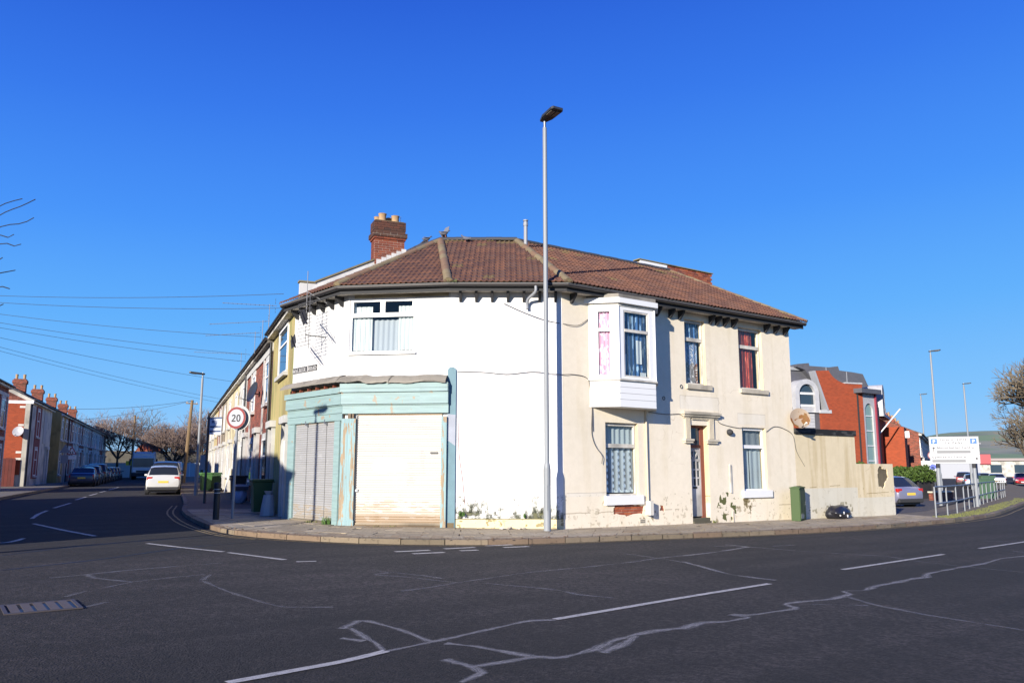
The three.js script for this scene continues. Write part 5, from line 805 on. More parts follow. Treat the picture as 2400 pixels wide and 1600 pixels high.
// A terraced house in its own frame: x along the street, z towards the street, y up, origin at one foot of the front wall
function terraceHouse({ name = 'terraced_house', label, group, P, turn, w, depth = 8, eave = 6.2, ridge = 8.3, wall, roofM = MT.slate, wins = [], doors = [], trims = [], gableM, chimney = null, y0 = 0, pipe = null, eaveM = MT.upvcOld, pilasters = [] }) {
  const t = thing(name, label, 'house', [P[0], gy(P[0]) + y0, P[1]], turn, group);
  const prof = new THREE.Shape([[0, -0.6], [0, eave], [-depth / 2, ridge], [-depth, eave], [-depth, -0.6]].map(p => new THREE.Vector2(...p)));
  const body = uvm(new THREE.ExtrudeGeometry(prof, { depth: w - 0.01, bevelEnabled: false }).rotateY(-Math.PI / 2).translate(w - 0.005, 0, 0).applyMatrix4(new THREE.Matrix4().makeScale(1, 1, 1)));
  { const p = body.attributes.position; let mx = -1e9; for (let i = 0; i < p.count; i++) mx = Math.max(mx, p.getZ(i)); if (mx > 0.01 || true) { /* shape x maps to z */ } }
  mesh('wall', body, wall, t);
  const sl = Math.hypot(depth / 2, ridge - eave), ang = Math.atan2(ridge - eave, depth / 2), ov = 0.28;
  const slope = s => box(-0.02, w + 0.0, 0, 0.07, 0, sl + ov).translate(0, 0, -sl).rotateX(ang).translate(0, ridge + 0.03, -depth / 2);
  const backS = box(-0.02, w + 0.0, 0, 0.07, -sl - ov, 0).translate(0, 0, sl).rotateX(-ang).translate(0, ridge + 0.03, -depth / 2);
  const front = uvm(new THREE.BoxGeometry(w, 0.07, sl + ov).translate(w / 2, 0.035, (sl + ov) / 2).rotateX(ang).translate(0, ridge, -depth / 2)), rear = uvm(new THREE.BoxGeometry(w, 0.07, sl + ov).translate(w / 2, 0.035, -(sl + ov) / 2).rotateX(-ang).translate(0, ridge, -depth / 2));
  const rf = mesh('roof', [front, rear, rod(V(0, ridge + 0.05, -depth / 2), V(w, ridge + 0.05, -depth / 2), 0.09, 0.09, 6)], roofM, t);
  mesh('eaves_board', box(0.0, w - 0.01, eave - 0.22, eave - 0.02, 0.0, 0.22), eaveM, t);
  mesh('gutter', [rod(V(0, eave - 0.06, 0.30), V(w, eave - 0.06, 0.30), 0.055, 0.055, 8)], MT.black, t);
  for (const [x0, x1, a, b, gl] of wins) {
    const f = mesh('window', [box(x0, x0 + 0.07, a, b, 0, 0.05), box(x1 - 0.07, x1, a, b, 0, 0.05), box(x0, x1, b - 0.07, b, 0, 0.048), box(x0, x1, a, a + 0.07, 0, 0.048), box(x0 + 0.07, x1 - 0.07, (a + b) / 2 - 0.03 + 0.2, (a + b) / 2 + 0.03 + 0.2, 0, 0.045)], MT.upvc, t);
    mesh('pane', box(x0 + 0.05, x1 - 0.05, a + 0.05, b - 0.05, 0.004, 0.02), gl || MT.glassDark, f); mesh('window_sill', box(x0 - 0.08, x1 + 0.08, a - 0.12, a, 0, 0.14), trimWhite, f); mesh('lintel', box(x0 - 0.08, x1 + 0.08, b, b + 0.2, 0, 0.035), trimWhite, f);
  }
  for (const [x0, x1, h, m] of doors) { const d = mesh('door', box(x0, x1, 0.1, h, 0, 0.04), m, t); mesh('door_surround', [box(x0 - 0.18, x0, 0, h + 0.5, 0, 0.12), box(x1, x1 + 0.18, 0, h + 0.5, 0, 0.12), box(x0 - 0.25, x1 + 0.25, h + 0.5, h + 0.72, 0, 0.2)], trimWhite, d); mesh('fan_light', box(x0, x1, h + 0.05, h + 0.48, 0, 0.03), MT.glassDark, d); }
  for (const [x0, x1, a, b, z, m] of trims) mesh('trim', box(x0, x1, a, b, 0, z), m || trimWhite, t);
  if (pipe !== null) mesh('downpipe', rod(V(pipe, 0, 0.09), V(pipe, eave - 0.2, 0.09), 0.045, 0.045, 8), MT.black, t);
  if (chimney) { const [cx, h, np] = chimney, cz = -depth / 2, b0 = ridge - 0.5, c = mesh('chimney', [box(cx - 0.34, cx + 0.34, b0, ridge + h, cz - 0.48, cz + 0.48), box(cx - 0.42, cx + 0.42, ridge + h - 0.42, ridge + h - 0.12, cz - 0.56, cz + 0.56)], MT.brickFar, t); for (let i = 0; i < np; i++) mesh('chimney_pot', cyl(0.1, 0.12, 0.42, cx, ridge + h, cz - 0.3 + i * 0.6 / Math.max(1, np - 1), 10), MT.pot, c); }
  return t;
}
const brick1 = MT.brickFar, TR = -67.5 * Math.PI / 180, TL = 112.5 * Math.PI / 180;
const gBrown = M(0.10, 0.03, 0.02, 0.7);
// far side of the side road, running on from the corner building
{
  const yel = M(0.47, 0.385, 0.195, 0.92, { map: tex(256, 512, (u, v) => { const s = fbm(u * 20, v * 3, 20, 231, 4), a = fbm(u * 4, v * 4, 4, 232, 4); let n = 236 - 40 * sm(0.5, 0.8, a); let g = n * 1.0; if (s > 0.62) { n *= 0.86; g *= 0.93; } return [n, g, n * 0.92]; }, 5, 6), ...bumpy(0.003) });
  const row = [
    ['yellow rendered house joined to the corner building', 5.6, yel, { ridge: 8.7, eave: 6.35, y0: 0, wins: [[2.0, 4.3, 4.5, 6.05, MT.glassBlue]], doors: [[4.5, 5.3, 2.35, MT.upvc], [0.6, 1.5, 2.4, gBrown]], pipe: null }],
    ['red brick house with white bands and a large black satellite dish', 5.6, brick1, { eave: 6.2, trims: [[5.2, 5.55, 0, 6.0, 0.05], [2.6, 2.85, 2.8, 6.0, 0.05], [0, 5.6, 5.7, 6.0, 0.06]], wins: [[3.4, 4.6, 3.9, 5.5], [3.2, 4.8, 0.9, 2.6]], doors: [[0.8, 1.7, 2.4, gBrown]], pipe: 5.58, chimney: [0.3, 1.0, 3], eaveM: M(0.16, 0.15, 0.145, 0.9, { map: G_dirty }) }],
    ['second red brick house with white window surrounds', 5.4, brick1, { eave: 6.2, trims: [[0, 5.4, 5.7, 6.0, 0.06], [2.4, 2.65, 0.5, 6.0, 0.05]], wins: [[3.2, 4.4, 3.9, 5.5], [3.0, 4.6, 0.9, 2.6]], doors: [[0.7, 1.6, 2.4, gBrown]], chimney: [0.3, 1.0, 3] }],
    ['white rendered house next to the red brick houses', 5.2, paintM(0.70, 0.69, 0.66), { wins: [[3, 4.3, 3.9, 5.5], [3, 4.4, 0.9, 2.6]], doors: [[0.7, 1.6, 2.4, gBrown]], pipe: 5.15 }],
    ['cream rendered house with a leaning board outside', 5.6, paintM(0.66, 0.58, 0.38), { wins: [[3, 4.3, 3.9, 5.5], [3, 4.4, 0.9, 2.6]], doors: [[0.7, 1.6, 2.4, gBrown]], chimney: [0.3, 1.0, 3] }],
    ['pale cream rendered house in the middle of the row', 5.6, paintM(0.68, 0.62, 0.48), { wins: [[3, 4.3, 3.9, 5.5], [3, 4.4, 0.9, 2.6]], doors: [[0.7, 1.6, 2.4, gBrown]] }],
    ['stone clad house in the middle of the row', 5.4, paintM(0.30, 0.25, 0.19), { wins: [[3, 4.3, 3.9, 5.5], [3, 4.4, 0.9, 2.6]], doors: [[0.7, 1.6, 2.4, M(0.14, 0.03, 0.02, 0.6)]], chimney: [0.3, 1.0, 3] }],
    ['brown brick house with pale bands beyond the stone clad house', 5.4, brick1, { trims: [[5.0, 5.35, 0, 6.0, 0.05], [2.4, 2.7, 0, 6.0, 0.05]], wins: [[3, 4.3, 3.9, 5.5], [3, 4.4, 0.9, 2.6]], doors: [[0.7, 1.6, 2.4, gBrown]] }],
    ['yellowish rendered house near the far end of the row', 5.4, paintM(0.6, 0.5, 0.27), { wins: [[3, 4.3, 3.9, 5.5], [3, 4.4, 0.9, 2.6]], doors: [[0.7, 1.6, 2.4, gBrown]], chimney: [0.3, 1.0, 3] }],
    ['off white house near the far end of the row', 5.4, paintM(0.66, 0.65, 0.6), { wins: [[3, 4.3, 3.9, 5.5], [3, 4.4, 0.9, 2.6]], doors: [[0.7, 1.6, 2.4, gBrown]] }],
    ['last house of the row before the parked vans', 5.4, paintM(0.6, 0.56, 0.5), { wins: [[3, 4.3, 3.9, 5.5], [3, 4.4, 0.9, 2.6]], doors: [[0.7, 1.6, 2.4, gBrown]], chimney: [0.3, 1.0, 3] }]];
  let s = 0;
  for (const [label, w, wall, o] of row) { s += w; terraceHouse({ label, group: 'houses on the sunlit side of the side road', P: onSide(s), turn: TR, w, wall, ...o }); }
  dish('satellite_dish', 'large black satellite dish on the red brick house', V(...onSide(8.6, 0.15).flatMap((v, i) => i ? [4.55, v] : [v])), -0.9, 0.42, M(0.03, 0.03, 0.033, 0.3, { side: 2 }), 0.3);
  const rp = (s, p, y) => { const q = onSide(s, p); return V(q[0], y, q[1]); };
  aerial('roof_aerial', 'pale aerial on a thin mast above the yellow house roof', rp(5.2, 0.25, 6.3), 1.15, V(-1, 0.0, 0.3), 1.6, 12, 0.12);
  aerial('roof_aerial', 'white boom aerial on a bent mast beside the yellow house', rp(6.9, 0.3, 6.2), 0.95, V(-1, -0.12, 0.35), 1.9, 3, 0.14);
  aerial('roof_aerial', 'black and white banded aerial above the red brick house', rp(9.4, 0.35, 6.2), 0.9, V(-1, -0.12, 0.35), 1.9, 14, 0.12);
  aerial('roof_aerial', 'faint aerial above the white rendered house', rp(17.5, 0.3, 6.2), 1.1, V(-1, 0, 0.3), 2.2, 12, 0.12);
}
// shaded side of the side road
{
  const lw = (s, label, w, wall, o = {}) => { const p = onSide(s, 12.5 + (o.back || 0)); terraceHouse({ label, group: 'houses on the shaded side of the side road', P: p, turn: TL, w, wall, ...o }); };
  const ww = [[0.5, 1.5, 0.8, 2.6], [3.2, 4.5, 3.7, 5.4], [0.6, 1.6, 3.7, 5.4]];
  const dr = [[3.4, 4.3, 2.3, gBrown]];
  // the first row, at the junction; it throws the shadow over the side road
  for (let i = 0; i < 4; i++) lw(-10.6 + i * 5, ['end house of the near row at the junction', 'second house of the near row from the junction', 'third house of the near row from the junction', 'last house of the near row before the gap'][i], 5, brick1, { wins: ww, doors: dr, ridge: 8.1, eave: 6.1, chimney: i % 2 ? [4.7, 0.9, 3] : null });
  lw(26.6, 'narrow dark brick house with white bands before the orange gable', 6.0, brick1, { back: 0.1, wins: [[1.2, 2.4, 0.8, 2.6], [4.0, 5.2, 0.8, 2.6], [1.2, 2.4, 3.7, 5.4], [4.0, 5.2, 3.7, 5.4]], trims: [[0, 6, 3.0, 3.2, 0.05], [0, 6, 5.6, 5.8, 0.05], [5.75, 5.97, 0, 5.55, 0.05]], eave: 6.3, ridge: 6.9, depth: 2.4 });
  // house with the sunlit orange brick gable
  const og = terraceHouse({ label: 'house with sunlit orange brick gable and pale painted front', group: 'houses on the shaded side of the side road', P: onSide(40.2, 12.5), turn: TL, w: 11.3, depth: 8, wall: paintM(0.64, 0.62, 0.57), eave: 6.1, ridge: 8.2, roofM: MT.slate, wins: [[3.5, 4.6, 3.6, 5.5], [3.5, 4.8, 0.8, 2.7]], trims: [[2.9, 5.6, 0.6, 5.8, 0.03, M(0.20, 0.035, 0.025, 0.8)], [7, 8.4, 3.2, 5.6, 0.04, M(0.42, 0.40, 0.37, 0.8)]], doors: [[8.8, 9.7, 2.3, M(0.3, 0.3, 0.3, 0.6)]], pipe: 0.3, chimney: [1.2, 1.1, 2] });
  { // gable skin of orange brick, hung tiles above
    const g = new THREE.Shape([[-0.26, 0.9], [-0.26, 5.75], [-5.0, 5.75], [-5.0, 0.9]].map(p => new THREE.Vector2(...p)));
    mesh('orange_gable', uvm(new THREE.ExtrudeGeometry(g, { depth: 0.05, bevelEnabled: false }).rotateY(-Math.PI / 2).translate(-0.01, 0, 0)), MT.brickOr, og);
    const h = new THREE.Shape([[-0.2, 5.95], [-4.0, 7.9], [-5.2, 5.95]].map(p => new THREE.Vector2(...p)));
    mesh('tile_hanging', uvm(new THREE.ExtrudeGeometry(h, { depth: 0.06, bevelEnabled: false }).rotateY(-Math.PI / 2).translate(-0.01, 0, 0)), M(0.30, 0.10, 0.06, 0.9, { map: G_slate }), og);
    mesh('barge_board', box(-0.09, -0.005, 5.75, 5.95, -5.2, 0.2), MT.upvc, og); mesh('corner_quoin', box(-0.06, 0.4, 0, 6.0, -0.26, 0.03), paintM(0.45, 0.43, 0.39), og);
    for (const y of [1.9, 2.35, 3.9, 4.2, 5.45]) mesh('quoin_block', box(-0.075, 0.0, y, y + 0.14, -0.6, -0.26), MT.upvcOld, og);
  }
  dish('satellite_dish', 'grey satellite dish on the orange brick gable', V(onSide(40.1, 12.9)[0], 4.1, onSide(40.1, 12.9)[1] + 0.1), 0.1, 0.36, M(0.35, 0.35, 0.37, 0.5, { side: 2 }));
  const names = ['ochre gabled house after the orange gable', 'brick house with a white downpipe on the shaded side', 'grey rendered house on the shaded side', 'red brick house with pale bay on the shaded side', 'pale rendered house on the shaded side', 'white window brick house on the shaded side', 'grey house towards the end of the shaded side', 'blue grey house towards the end of the shaded side', 'last but one house of the shaded side', 'end house of the shaded side'];
  const cols = [paintM(0.42, 0.31, 0.13), brick1, paintM(0.66, 0.65, 0.62), brick1, paintM(0.66, 0.62, 0.54), brick1, paintM(0.64, 0.63, 0.60), paintM(0.60, 0.62, 0.64), brick1, paintM(0.64, 0.63, 0.61)];
  for (let i = 0; i < 10; i++) lw(53 + i * 5.1, names[i], 5.1, cols[i], { back: -0.5, eave: 5.9, ridge: 8.0, wins: ww, doors: dr, pipe: i === 1 ? 0.2 : null, trims: i % 2 ? [[0.3, 2.0, 2.9, 3.2, 0.1], [0, 5.1, 3.2, 3.32, 0.04]] : [], chimney: i % 2 ? null : [5.0, 1.1, 2] });
  // red fence below the gable
  const f = thing('red_fence', 'dark red board fence below the orange gable', 'fence', [onSide(39.9, 12.7)[0], gy(-34), onSide(39.9, 12.7)[1]], TL - Math.PI / 2);
  const fm = [M(0.16, 0.03, 0.02, 0.85, { map: G_grain }), M(0.13, 0.028, 0.02, 0.85, { map: G_grain })];
  for (let i = 0; i < 30; i++) mesh('board', box(-0.3 - (i + 1) * 0.2, -0.31 - i * 0.2, -0.3, 2.0 + (i % 3) * 0.015, 0, 0.03), fm[i % 2], f);
  const yg = terraceHouse;
}
// ------------------------------------------------------------------ modern brick building on the main road
{
  const B0 = [18.4, -55.2], th = Math.atan2(0.34, 0.94), t = thing('brick_office', 'modern orange brick building with grey mansard roof and arched windows', 'building', [B0[0], gy(19), B0[1]], th);
  const m = MT.brickOr, zinc = M(0.12, 0.12, 0.135, 0.6, { map: G_grain }), zincL = M(0.30, 0.31, 0.33, 0.6), pale = M(0.56, 0.56, 0.57, 0.7, { map: G_grain });
  const bx = (n, ...a) => mesh(n, box(...a.slice(0, 6)), a[6], t);
  const poly = p => new THREE.Shape(p.map(q => new THREE.Vector2(...q)));
  const slab = (s, d, z) => uvm(new THREE.ExtrudeGeometry(s, { depth: d, bevelEnabled: false, curveSegments: 20 }).translate(0, 0, z));
  bx('wall', -8, 3.0, -0.5, 5.6, -9, -0.3, m);
  mesh('mansard_roof', uvm(new THREE.ExtrudeGeometry(poly([[-0.15, 5.8], [-1.1, 8.7], [-8.5, 8.7], [-8.5, 5.8]]), { depth: 11.3, bevelEnabled: false }).rotateY(-Math.PI / 2).translate(3.3, 0, 0)), zinc, t);
  bx('roof_edge', -8.2, 3.0, 8.7, 8.92, -8.6, -0.95, zincL); bx('ledge', -8.2, 1.1, 5.62, 5.84, -0.3, 0.14, pale); bx('ledge', 3.0, 3.95, 5.62, 5.84, -0.3, 0.26, pale);
  const arch = (cx, r, y0, ys) => { const s = new THREE.Shape(); s.moveTo(cx - r, y0); s.lineTo(cx + r, y0); s.lineTo(cx + r, ys); s.absarc(cx, ys, r, 0, Math.PI, false); s.lineTo(cx - r, y0); return s; };
  const hood = arch(2.05, 1.0, 5.65, 6.95); hood.holes.push(arch(2.05, 0.66, 5.65, 6.95));
  const dm = mesh('dormer', slab(hood, 1.6, -1.45), pale, t);
  mesh('dormer_glass', slab(arch(2.05, 0.66, 6.15, 6.95), 0.03, -0.1), MT.glassBlue, dm); mesh('glazing_bar', [box(1.39, 2.71, 6.9, 7.04, -0.07, 0.0), box(1.39, 2.71, 6.05, 6.2, -0.07, 0.0)], MT.upvc, dm);
  for (let i = 0; i < 7; i++) mesh('panel_board', box(1.39, 2.71, 4.6 + i * 0.207, 4.6 + i * 0.207 + 0.198, -0.1, -0.03), pale, dm);
  bx('lower_glass', 1.39, 2.71, 3.7, 4.55, -0.28, -0.08, MT.glassBlue); bx('dark_pier', 2.74, 3.1, 0, 5.6, -0.28, 0.0, zinc);
  const gs = new THREE.Shape(); gs.moveTo(3.1, -0.5); gs.lineTo(6.8, -0.5); gs.lineTo(6.8, 7.75); gs.lineTo(5.3, 7.75); gs.quadraticCurveTo(4.3, 7.95, 3.95, 8.62); gs.lineTo(2.75, 8.55); gs.lineTo(3.72, 5.8); gs.lineTo(3.1, 5.6); gs.closePath();
  mesh('gable', slab(gs, 0.5, -0.3), m, t); mesh('gable_coping', slab(poly([[5.3, 7.75], [6.8, 7.75], [6.8, 7.84], [5.3, 7.84]]), 0.6, -0.35), pale, t); mesh('gable_verge', slab(poly([[2.62, 8.55], [2.75, 8.55], [3.74, 5.8], [3.6, 5.8]]), 0.56, -0.3), zincL, t);
  mesh('upper_roof', slab(poly([[1.9, 8.9], [1.9, 9.08], [2.95, 9.2], [3.0, 9.0], [4.7, 8.97], [5.5, 9.08], [5.6, 8.78], [6.8, 8.7], [7.7, 8.6], [8.15, 7.7], [6.8, 7.5], [3.5, 7.5], [2.6, 8.7]]), 6, -6.6), zinc, t); mesh('roof_seam', [box(4.4, 4.44, 8.1, 8.95, -0.6, -0.57), box(6.2, 6.24, 7.9, 8.7, -0.6, -0.57)], zincL, t);
  const cx = (n, g, mm) => { const o = mesh(n, g, mm, t); o.position.set(6.8, 0, 0.2); o.rotation.y = 0.3; return o; };
  const cs = poly([[0, -0.5], [1.5, -0.5], [1.5, 7.1], [0, 7.1]]); cs.holes.push((() => { const p = new THREE.Path(); p.moveTo(0.2, 0.6); p.lineTo(1.25, 0.6); p.lineTo(1.25, 5.9); p.absarc(0.725, 5.9, 0.525, 0, Math.PI, false); p.lineTo(0.2, 0.6); return p; })());
  cx('corner_wall', slab(cs, 0.25, -0.25), pale); cx('stair_glass', box(0.1, 1.35, 0.5, 6.5, -0.16, -0.12), M(0.20, 0.30, 0.27, 0.08)); cx('glazing_bar', [0, 1, 2, 3, 4].map(i => box(0.2, 1.25, 1.3 + i * 1.05, 1.36 + i * 1.05, -0.11, -0.06)), MT.upvc);
  cx('canopy', box(-0.75, 1.85, 7.1, 7.42, -0.4, 0.4), zinc); cx('red_fin', box(1.5, 1.62, 0, 7.1, -0.2, 0.12), M(0.25, 0.03, 0.05, 0.5)); cx('dark_fin', box(1.62, 2.0, 0, 6.4, -0.4, 0.0), MT.black);
  bx('rainwater_pipe', 6.25, 6.33, 0, 7.1, 0.2, 0.28, MT.matt);
  const rx = (n, g, mm) => { const o = mesh(n, g, mm, t); o.position.set(8.5, 0, -0.5); o.rotation.y = 0.72; return o; };
  rx('front_wall', box(0.3, 9, -0.5, 5.6, -6, 0), m); rx('porch', box(5.2, 8.6, -0.5, 5.0, 0.02, 1.5), m);
  rx('front_mansard', uvm(new THREE.ExtrudeGeometry(poly([[0.1, 5.8], [-1.2, 8.5], [-6, 8.5], [-6, 5.8]]), { depth: 6.4, bevelEnabled: false }).rotateY(-Math.PI / 2).translate(6.5, 0, 0)), zinc); rx('ledge', box(1.5, 7, 5.62, 5.84, 0, 0.5), pale);
  const h2 = arch(1.6, 0.95, 5.6, 7.0); h2.holes.push(arch(1.6, 0.62, 5.6, 7.0)); rx('front_dormer', slab(h2, 1.8, -1.3), pale); rx('front_dormer_glass', slab(arch(1.6, 0.62, 5.6, 7.0), 0.03, 0.2), MT.glassBlue);
  rx('flagpole', rod(V(1.5, 4.4, 0.1), V(2.5, 6.2, 1.5), 0.05), MT.upvc); rx('security_light', box(6.2, 6.5, 4.2, 4.7, 1.5, 1.8), MT.upvc);
}
// terrace beyond it on the main road
{
  const R0 = [34.2, -68.5], e = [0.476, -0.88];
  const cols = [brick1, paintM(0.62, 0.61, 0.6), paintM(0.3, 0.26, 0.24), brick1, paintM(0.5, 0.45, 0.4), brick1, brick1], nm = ['brick house next to the modern brick building', 'white fronted house with black bay on the main road', 'dark painted house on the main road', 'brick house midway along the main road terrace', 'tan house on the main road terrace', 'brick house near the end of the main road terrace', 'last house of the main road terrace'];
  for (let i = 0; i < 7; i++) { const P = [R0[0] + e[0] * i * 5.4, R0[1] + e[1] * i * 5.4]; terraceHouse({ label: nm[i], group: 'terrace on the main road', P, turn: 61.6 * Math.PI / 180, w: 5.4, wall: cols[i], eave: 4.9, ridge: 6.4, depth: 7, roofM: M(0.20, 0.13, 0.09, 0.9, { map: G_slate }), wins: [[0.6, 2.4, 0.8, 2.3], [0.6, 1.9, 3.0, 4.4], [3.2, 4.4, 3.0, 4.4]], doors: [[3.6, 4.5, 2.1, MT.matt]], trims: [[0.3, 2.7, 0, 2.6, 0.5, i % 2 ? MT.matt : null]], chimney: [0.2, 0.95, 3] }); }
}
// hedge and dark boundary wall by the driveway
{
  const a = [18.6, -44.2], b = [25.4, -49.5], L = Math.hypot(b[0] - a[0], b[1] - a[1]), th = Math.atan2(-(b[1] - a[1]), b[0] - a[0]);
  const w = thing('boundary_wall', 'dark boundary wall under the clipped hedge', 'wall', [a[0], gy(a[0]), a[1]], th);
  mesh('wall', box(-2, L, -0.4, 1.3, -0.2, 0), M(0.035, 0.032, 0.033, 0.9, { map: G_dirty }), w); for (let i = 0; i < 7; i++) mesh('pier', box(-2 + i * (L + 1.7) / 6, -1.7 + i * (L + 1.7) / 6, -0.4, 1.36, -0.25, 0.06), M(0.03, 0.028, 0.03, 0.9), w);
  const lw = thing('low_brick_wall', 'low brick wall with pale coping at the driveway', 'wall', [24.6, gy(24.6), -46.8], th); mesh('wall', box(-1.5, 1.0, -0.4, 0.55, -0.2, 0), brick1, lw); mesh('coping', box(-1.55, 1.05, 0.55, 0.63, -0.24, 0.04), MT.stone, lw);
  const h = thing('hedge', 'dense green hedge growing over the dark boundary wall', 'hedge', [a[0], gy(a[0]) + 1.2, a[1]], th), g = [], lf = new THREE.PlaneGeometry(0.09, 0.13);
  for (let i = 0; i < 5200; i++) { const x = rr(-1.8, L + 0.2), ph = rr(-0.4, Math.PI + 0.2), top = 0.42 + 0.35 * fbm(x * 0.9 + 10, 4, 64, 241, 3) + (x < 3 ? 0.12 : 0), r = rr(0.7, 1.05); const q = lf.clone().rotateX(rr(-1.3, 1.3)).rotateY(rr(0, 6.3)).translate(x, 0.12 + Math.sin(ph) * top * r, -0.4 + Math.cos(ph) * 0.62 * r); g.push(q); }
  mesh('leaves', g, M(0.075, 0.125, 0.02, 0.8, { side: 2, map: tex(64, 64, (u, v) => { const f = hash(u * 16 | 0, v * 16 | 0, 251); return [150 + 105 * f, 170 + 85 * f, 120 + 80 * f]; }, 1, 1) }), h);
  mesh('hedge_core', new RoundedBoxGeometry(L + 1.8, 0.62, 0.9, 3, 0.2).translate(L / 2 - 0.9, 0.2, -0.4), M(0.02, 0.03, 0.008, 1), h);
}
// ------------------------------------------------------------------ vehicles
const carPaint = (r, g, b) => new THREE.MeshPhysicalMaterial({ color: lin(r, g, b), roughness: 0.35, metalness: 0.15, clearcoat: 0.8, clearcoatRoughness: 0.08 });
const PROFILES = { // fraction of length from the rear, belt and top as fractions of height, half width factor
  hatch: { st: [[0, 0.50, 0.52, 0.84], [0.015, 0.58, 0.60, 0.93], [0.05, 0.63, 0.66, 0.97], [0.15, 0.65, 0.95, 0.99], [0.21, 0.65, 0.985, 1], [0.42, 0.64, 1, 1], [0.46, 0.64, 1, 1], [0.60, 0.63, 0.975, 1], [0.76, 0.62, 0.665, 0.99], [0.90, 0.56, 0.60, 0.97], [0.97, 0.48, 0.51, 0.92], [1, 0.38, 0.40, 0.80]], rear: [2, 3], wind: [7, 8], side: [[3, 5], [6, 7]] },
  estate: { st: [[0, 0.50, 0.52, 0.86], [0.012, 0.60, 0.62, 0.95], [0.03, 0.64, 0.67, 0.98], [0.10, 0.65, 0.94, 0.99], [0.15, 0.65, 0.975, 1], [0.40, 0.64, 1, 1], [0.44, 0.64, 1, 1], [0.60, 0.63, 0.97, 1], [0.78, 0.60, 0.64, 0.99], [0.92, 0.54, 0.58, 0.96], [0.98, 0.46, 0.48, 0.9], [1, 0.38, 0.40, 0.8]], rear: [2, 3], wind: [7, 8], side: [[3, 5], [6, 7]] },
  saloon: { st: [[0, 0.52, 0.55, 0.84], [0.015, 0.62, 0.65, 0.93], [0.06, 0.65, 0.69, 0.97], [0.15, 0.66, 0.71, 0.98], [0.28, 0.66, 0.96, 1], [0.42, 0.65, 1, 1], [0.46, 0.65, 1, 1], [0.58, 0.64, 0.97, 1], [0.74, 0.62, 0.67, 0.99], [0.90, 0.57, 0.61, 0.97], [0.98, 0.47, 0.50, 0.9], [1, 0.40, 0.42, 0.8]], rear: [3, 4], wind: [7, 8], side: [[4, 5], [6, 7]] },
  suv: { st: [[0, 0.48, 0.50, 0.87], [0.012, 0.58, 0.60, 0.95], [0.03, 0.62, 0.65, 0.98], [0.09, 0.63, 0.95, 0.99], [0.14, 0.63, 0.985, 1], [0.40, 0.62, 1, 1], [0.44, 0.62, 1, 1], [0.62, 0.61, 0.975, 1], [0.76, 0.60, 0.645, 0.99], [0.92, 0.55, 0.60, 0.97], [0.98, 0.46, 0.48, 0.92], [1, 0.36, 0.38, 0.82]], rear: [2, 3], wind: [7, 8], side: [[3, 5], [6, 7]] },
  van: { st: [[0, 0.55, 0.96, 0.95], [0.01, 0.55, 0.98, 0.98], [0.06, 0.55, 1, 1], [0.3, 0.55, 1, 1], [0.5, 0.55, 1, 1], [0.62, 0.55, 1, 1], [0.64, 0.55, 0.995, 1], [0.74, 0.55, 0.97, 1], [0.87, 0.50, 0.56, 0.99], [0.95, 0.42, 0.46, 0.96], [0.985, 0.34, 0.37, 0.9], [1, 0.28, 0.3, 0.82]], rear: [9, 9], wind: [7, 8], side: [[6, 7]] },
};
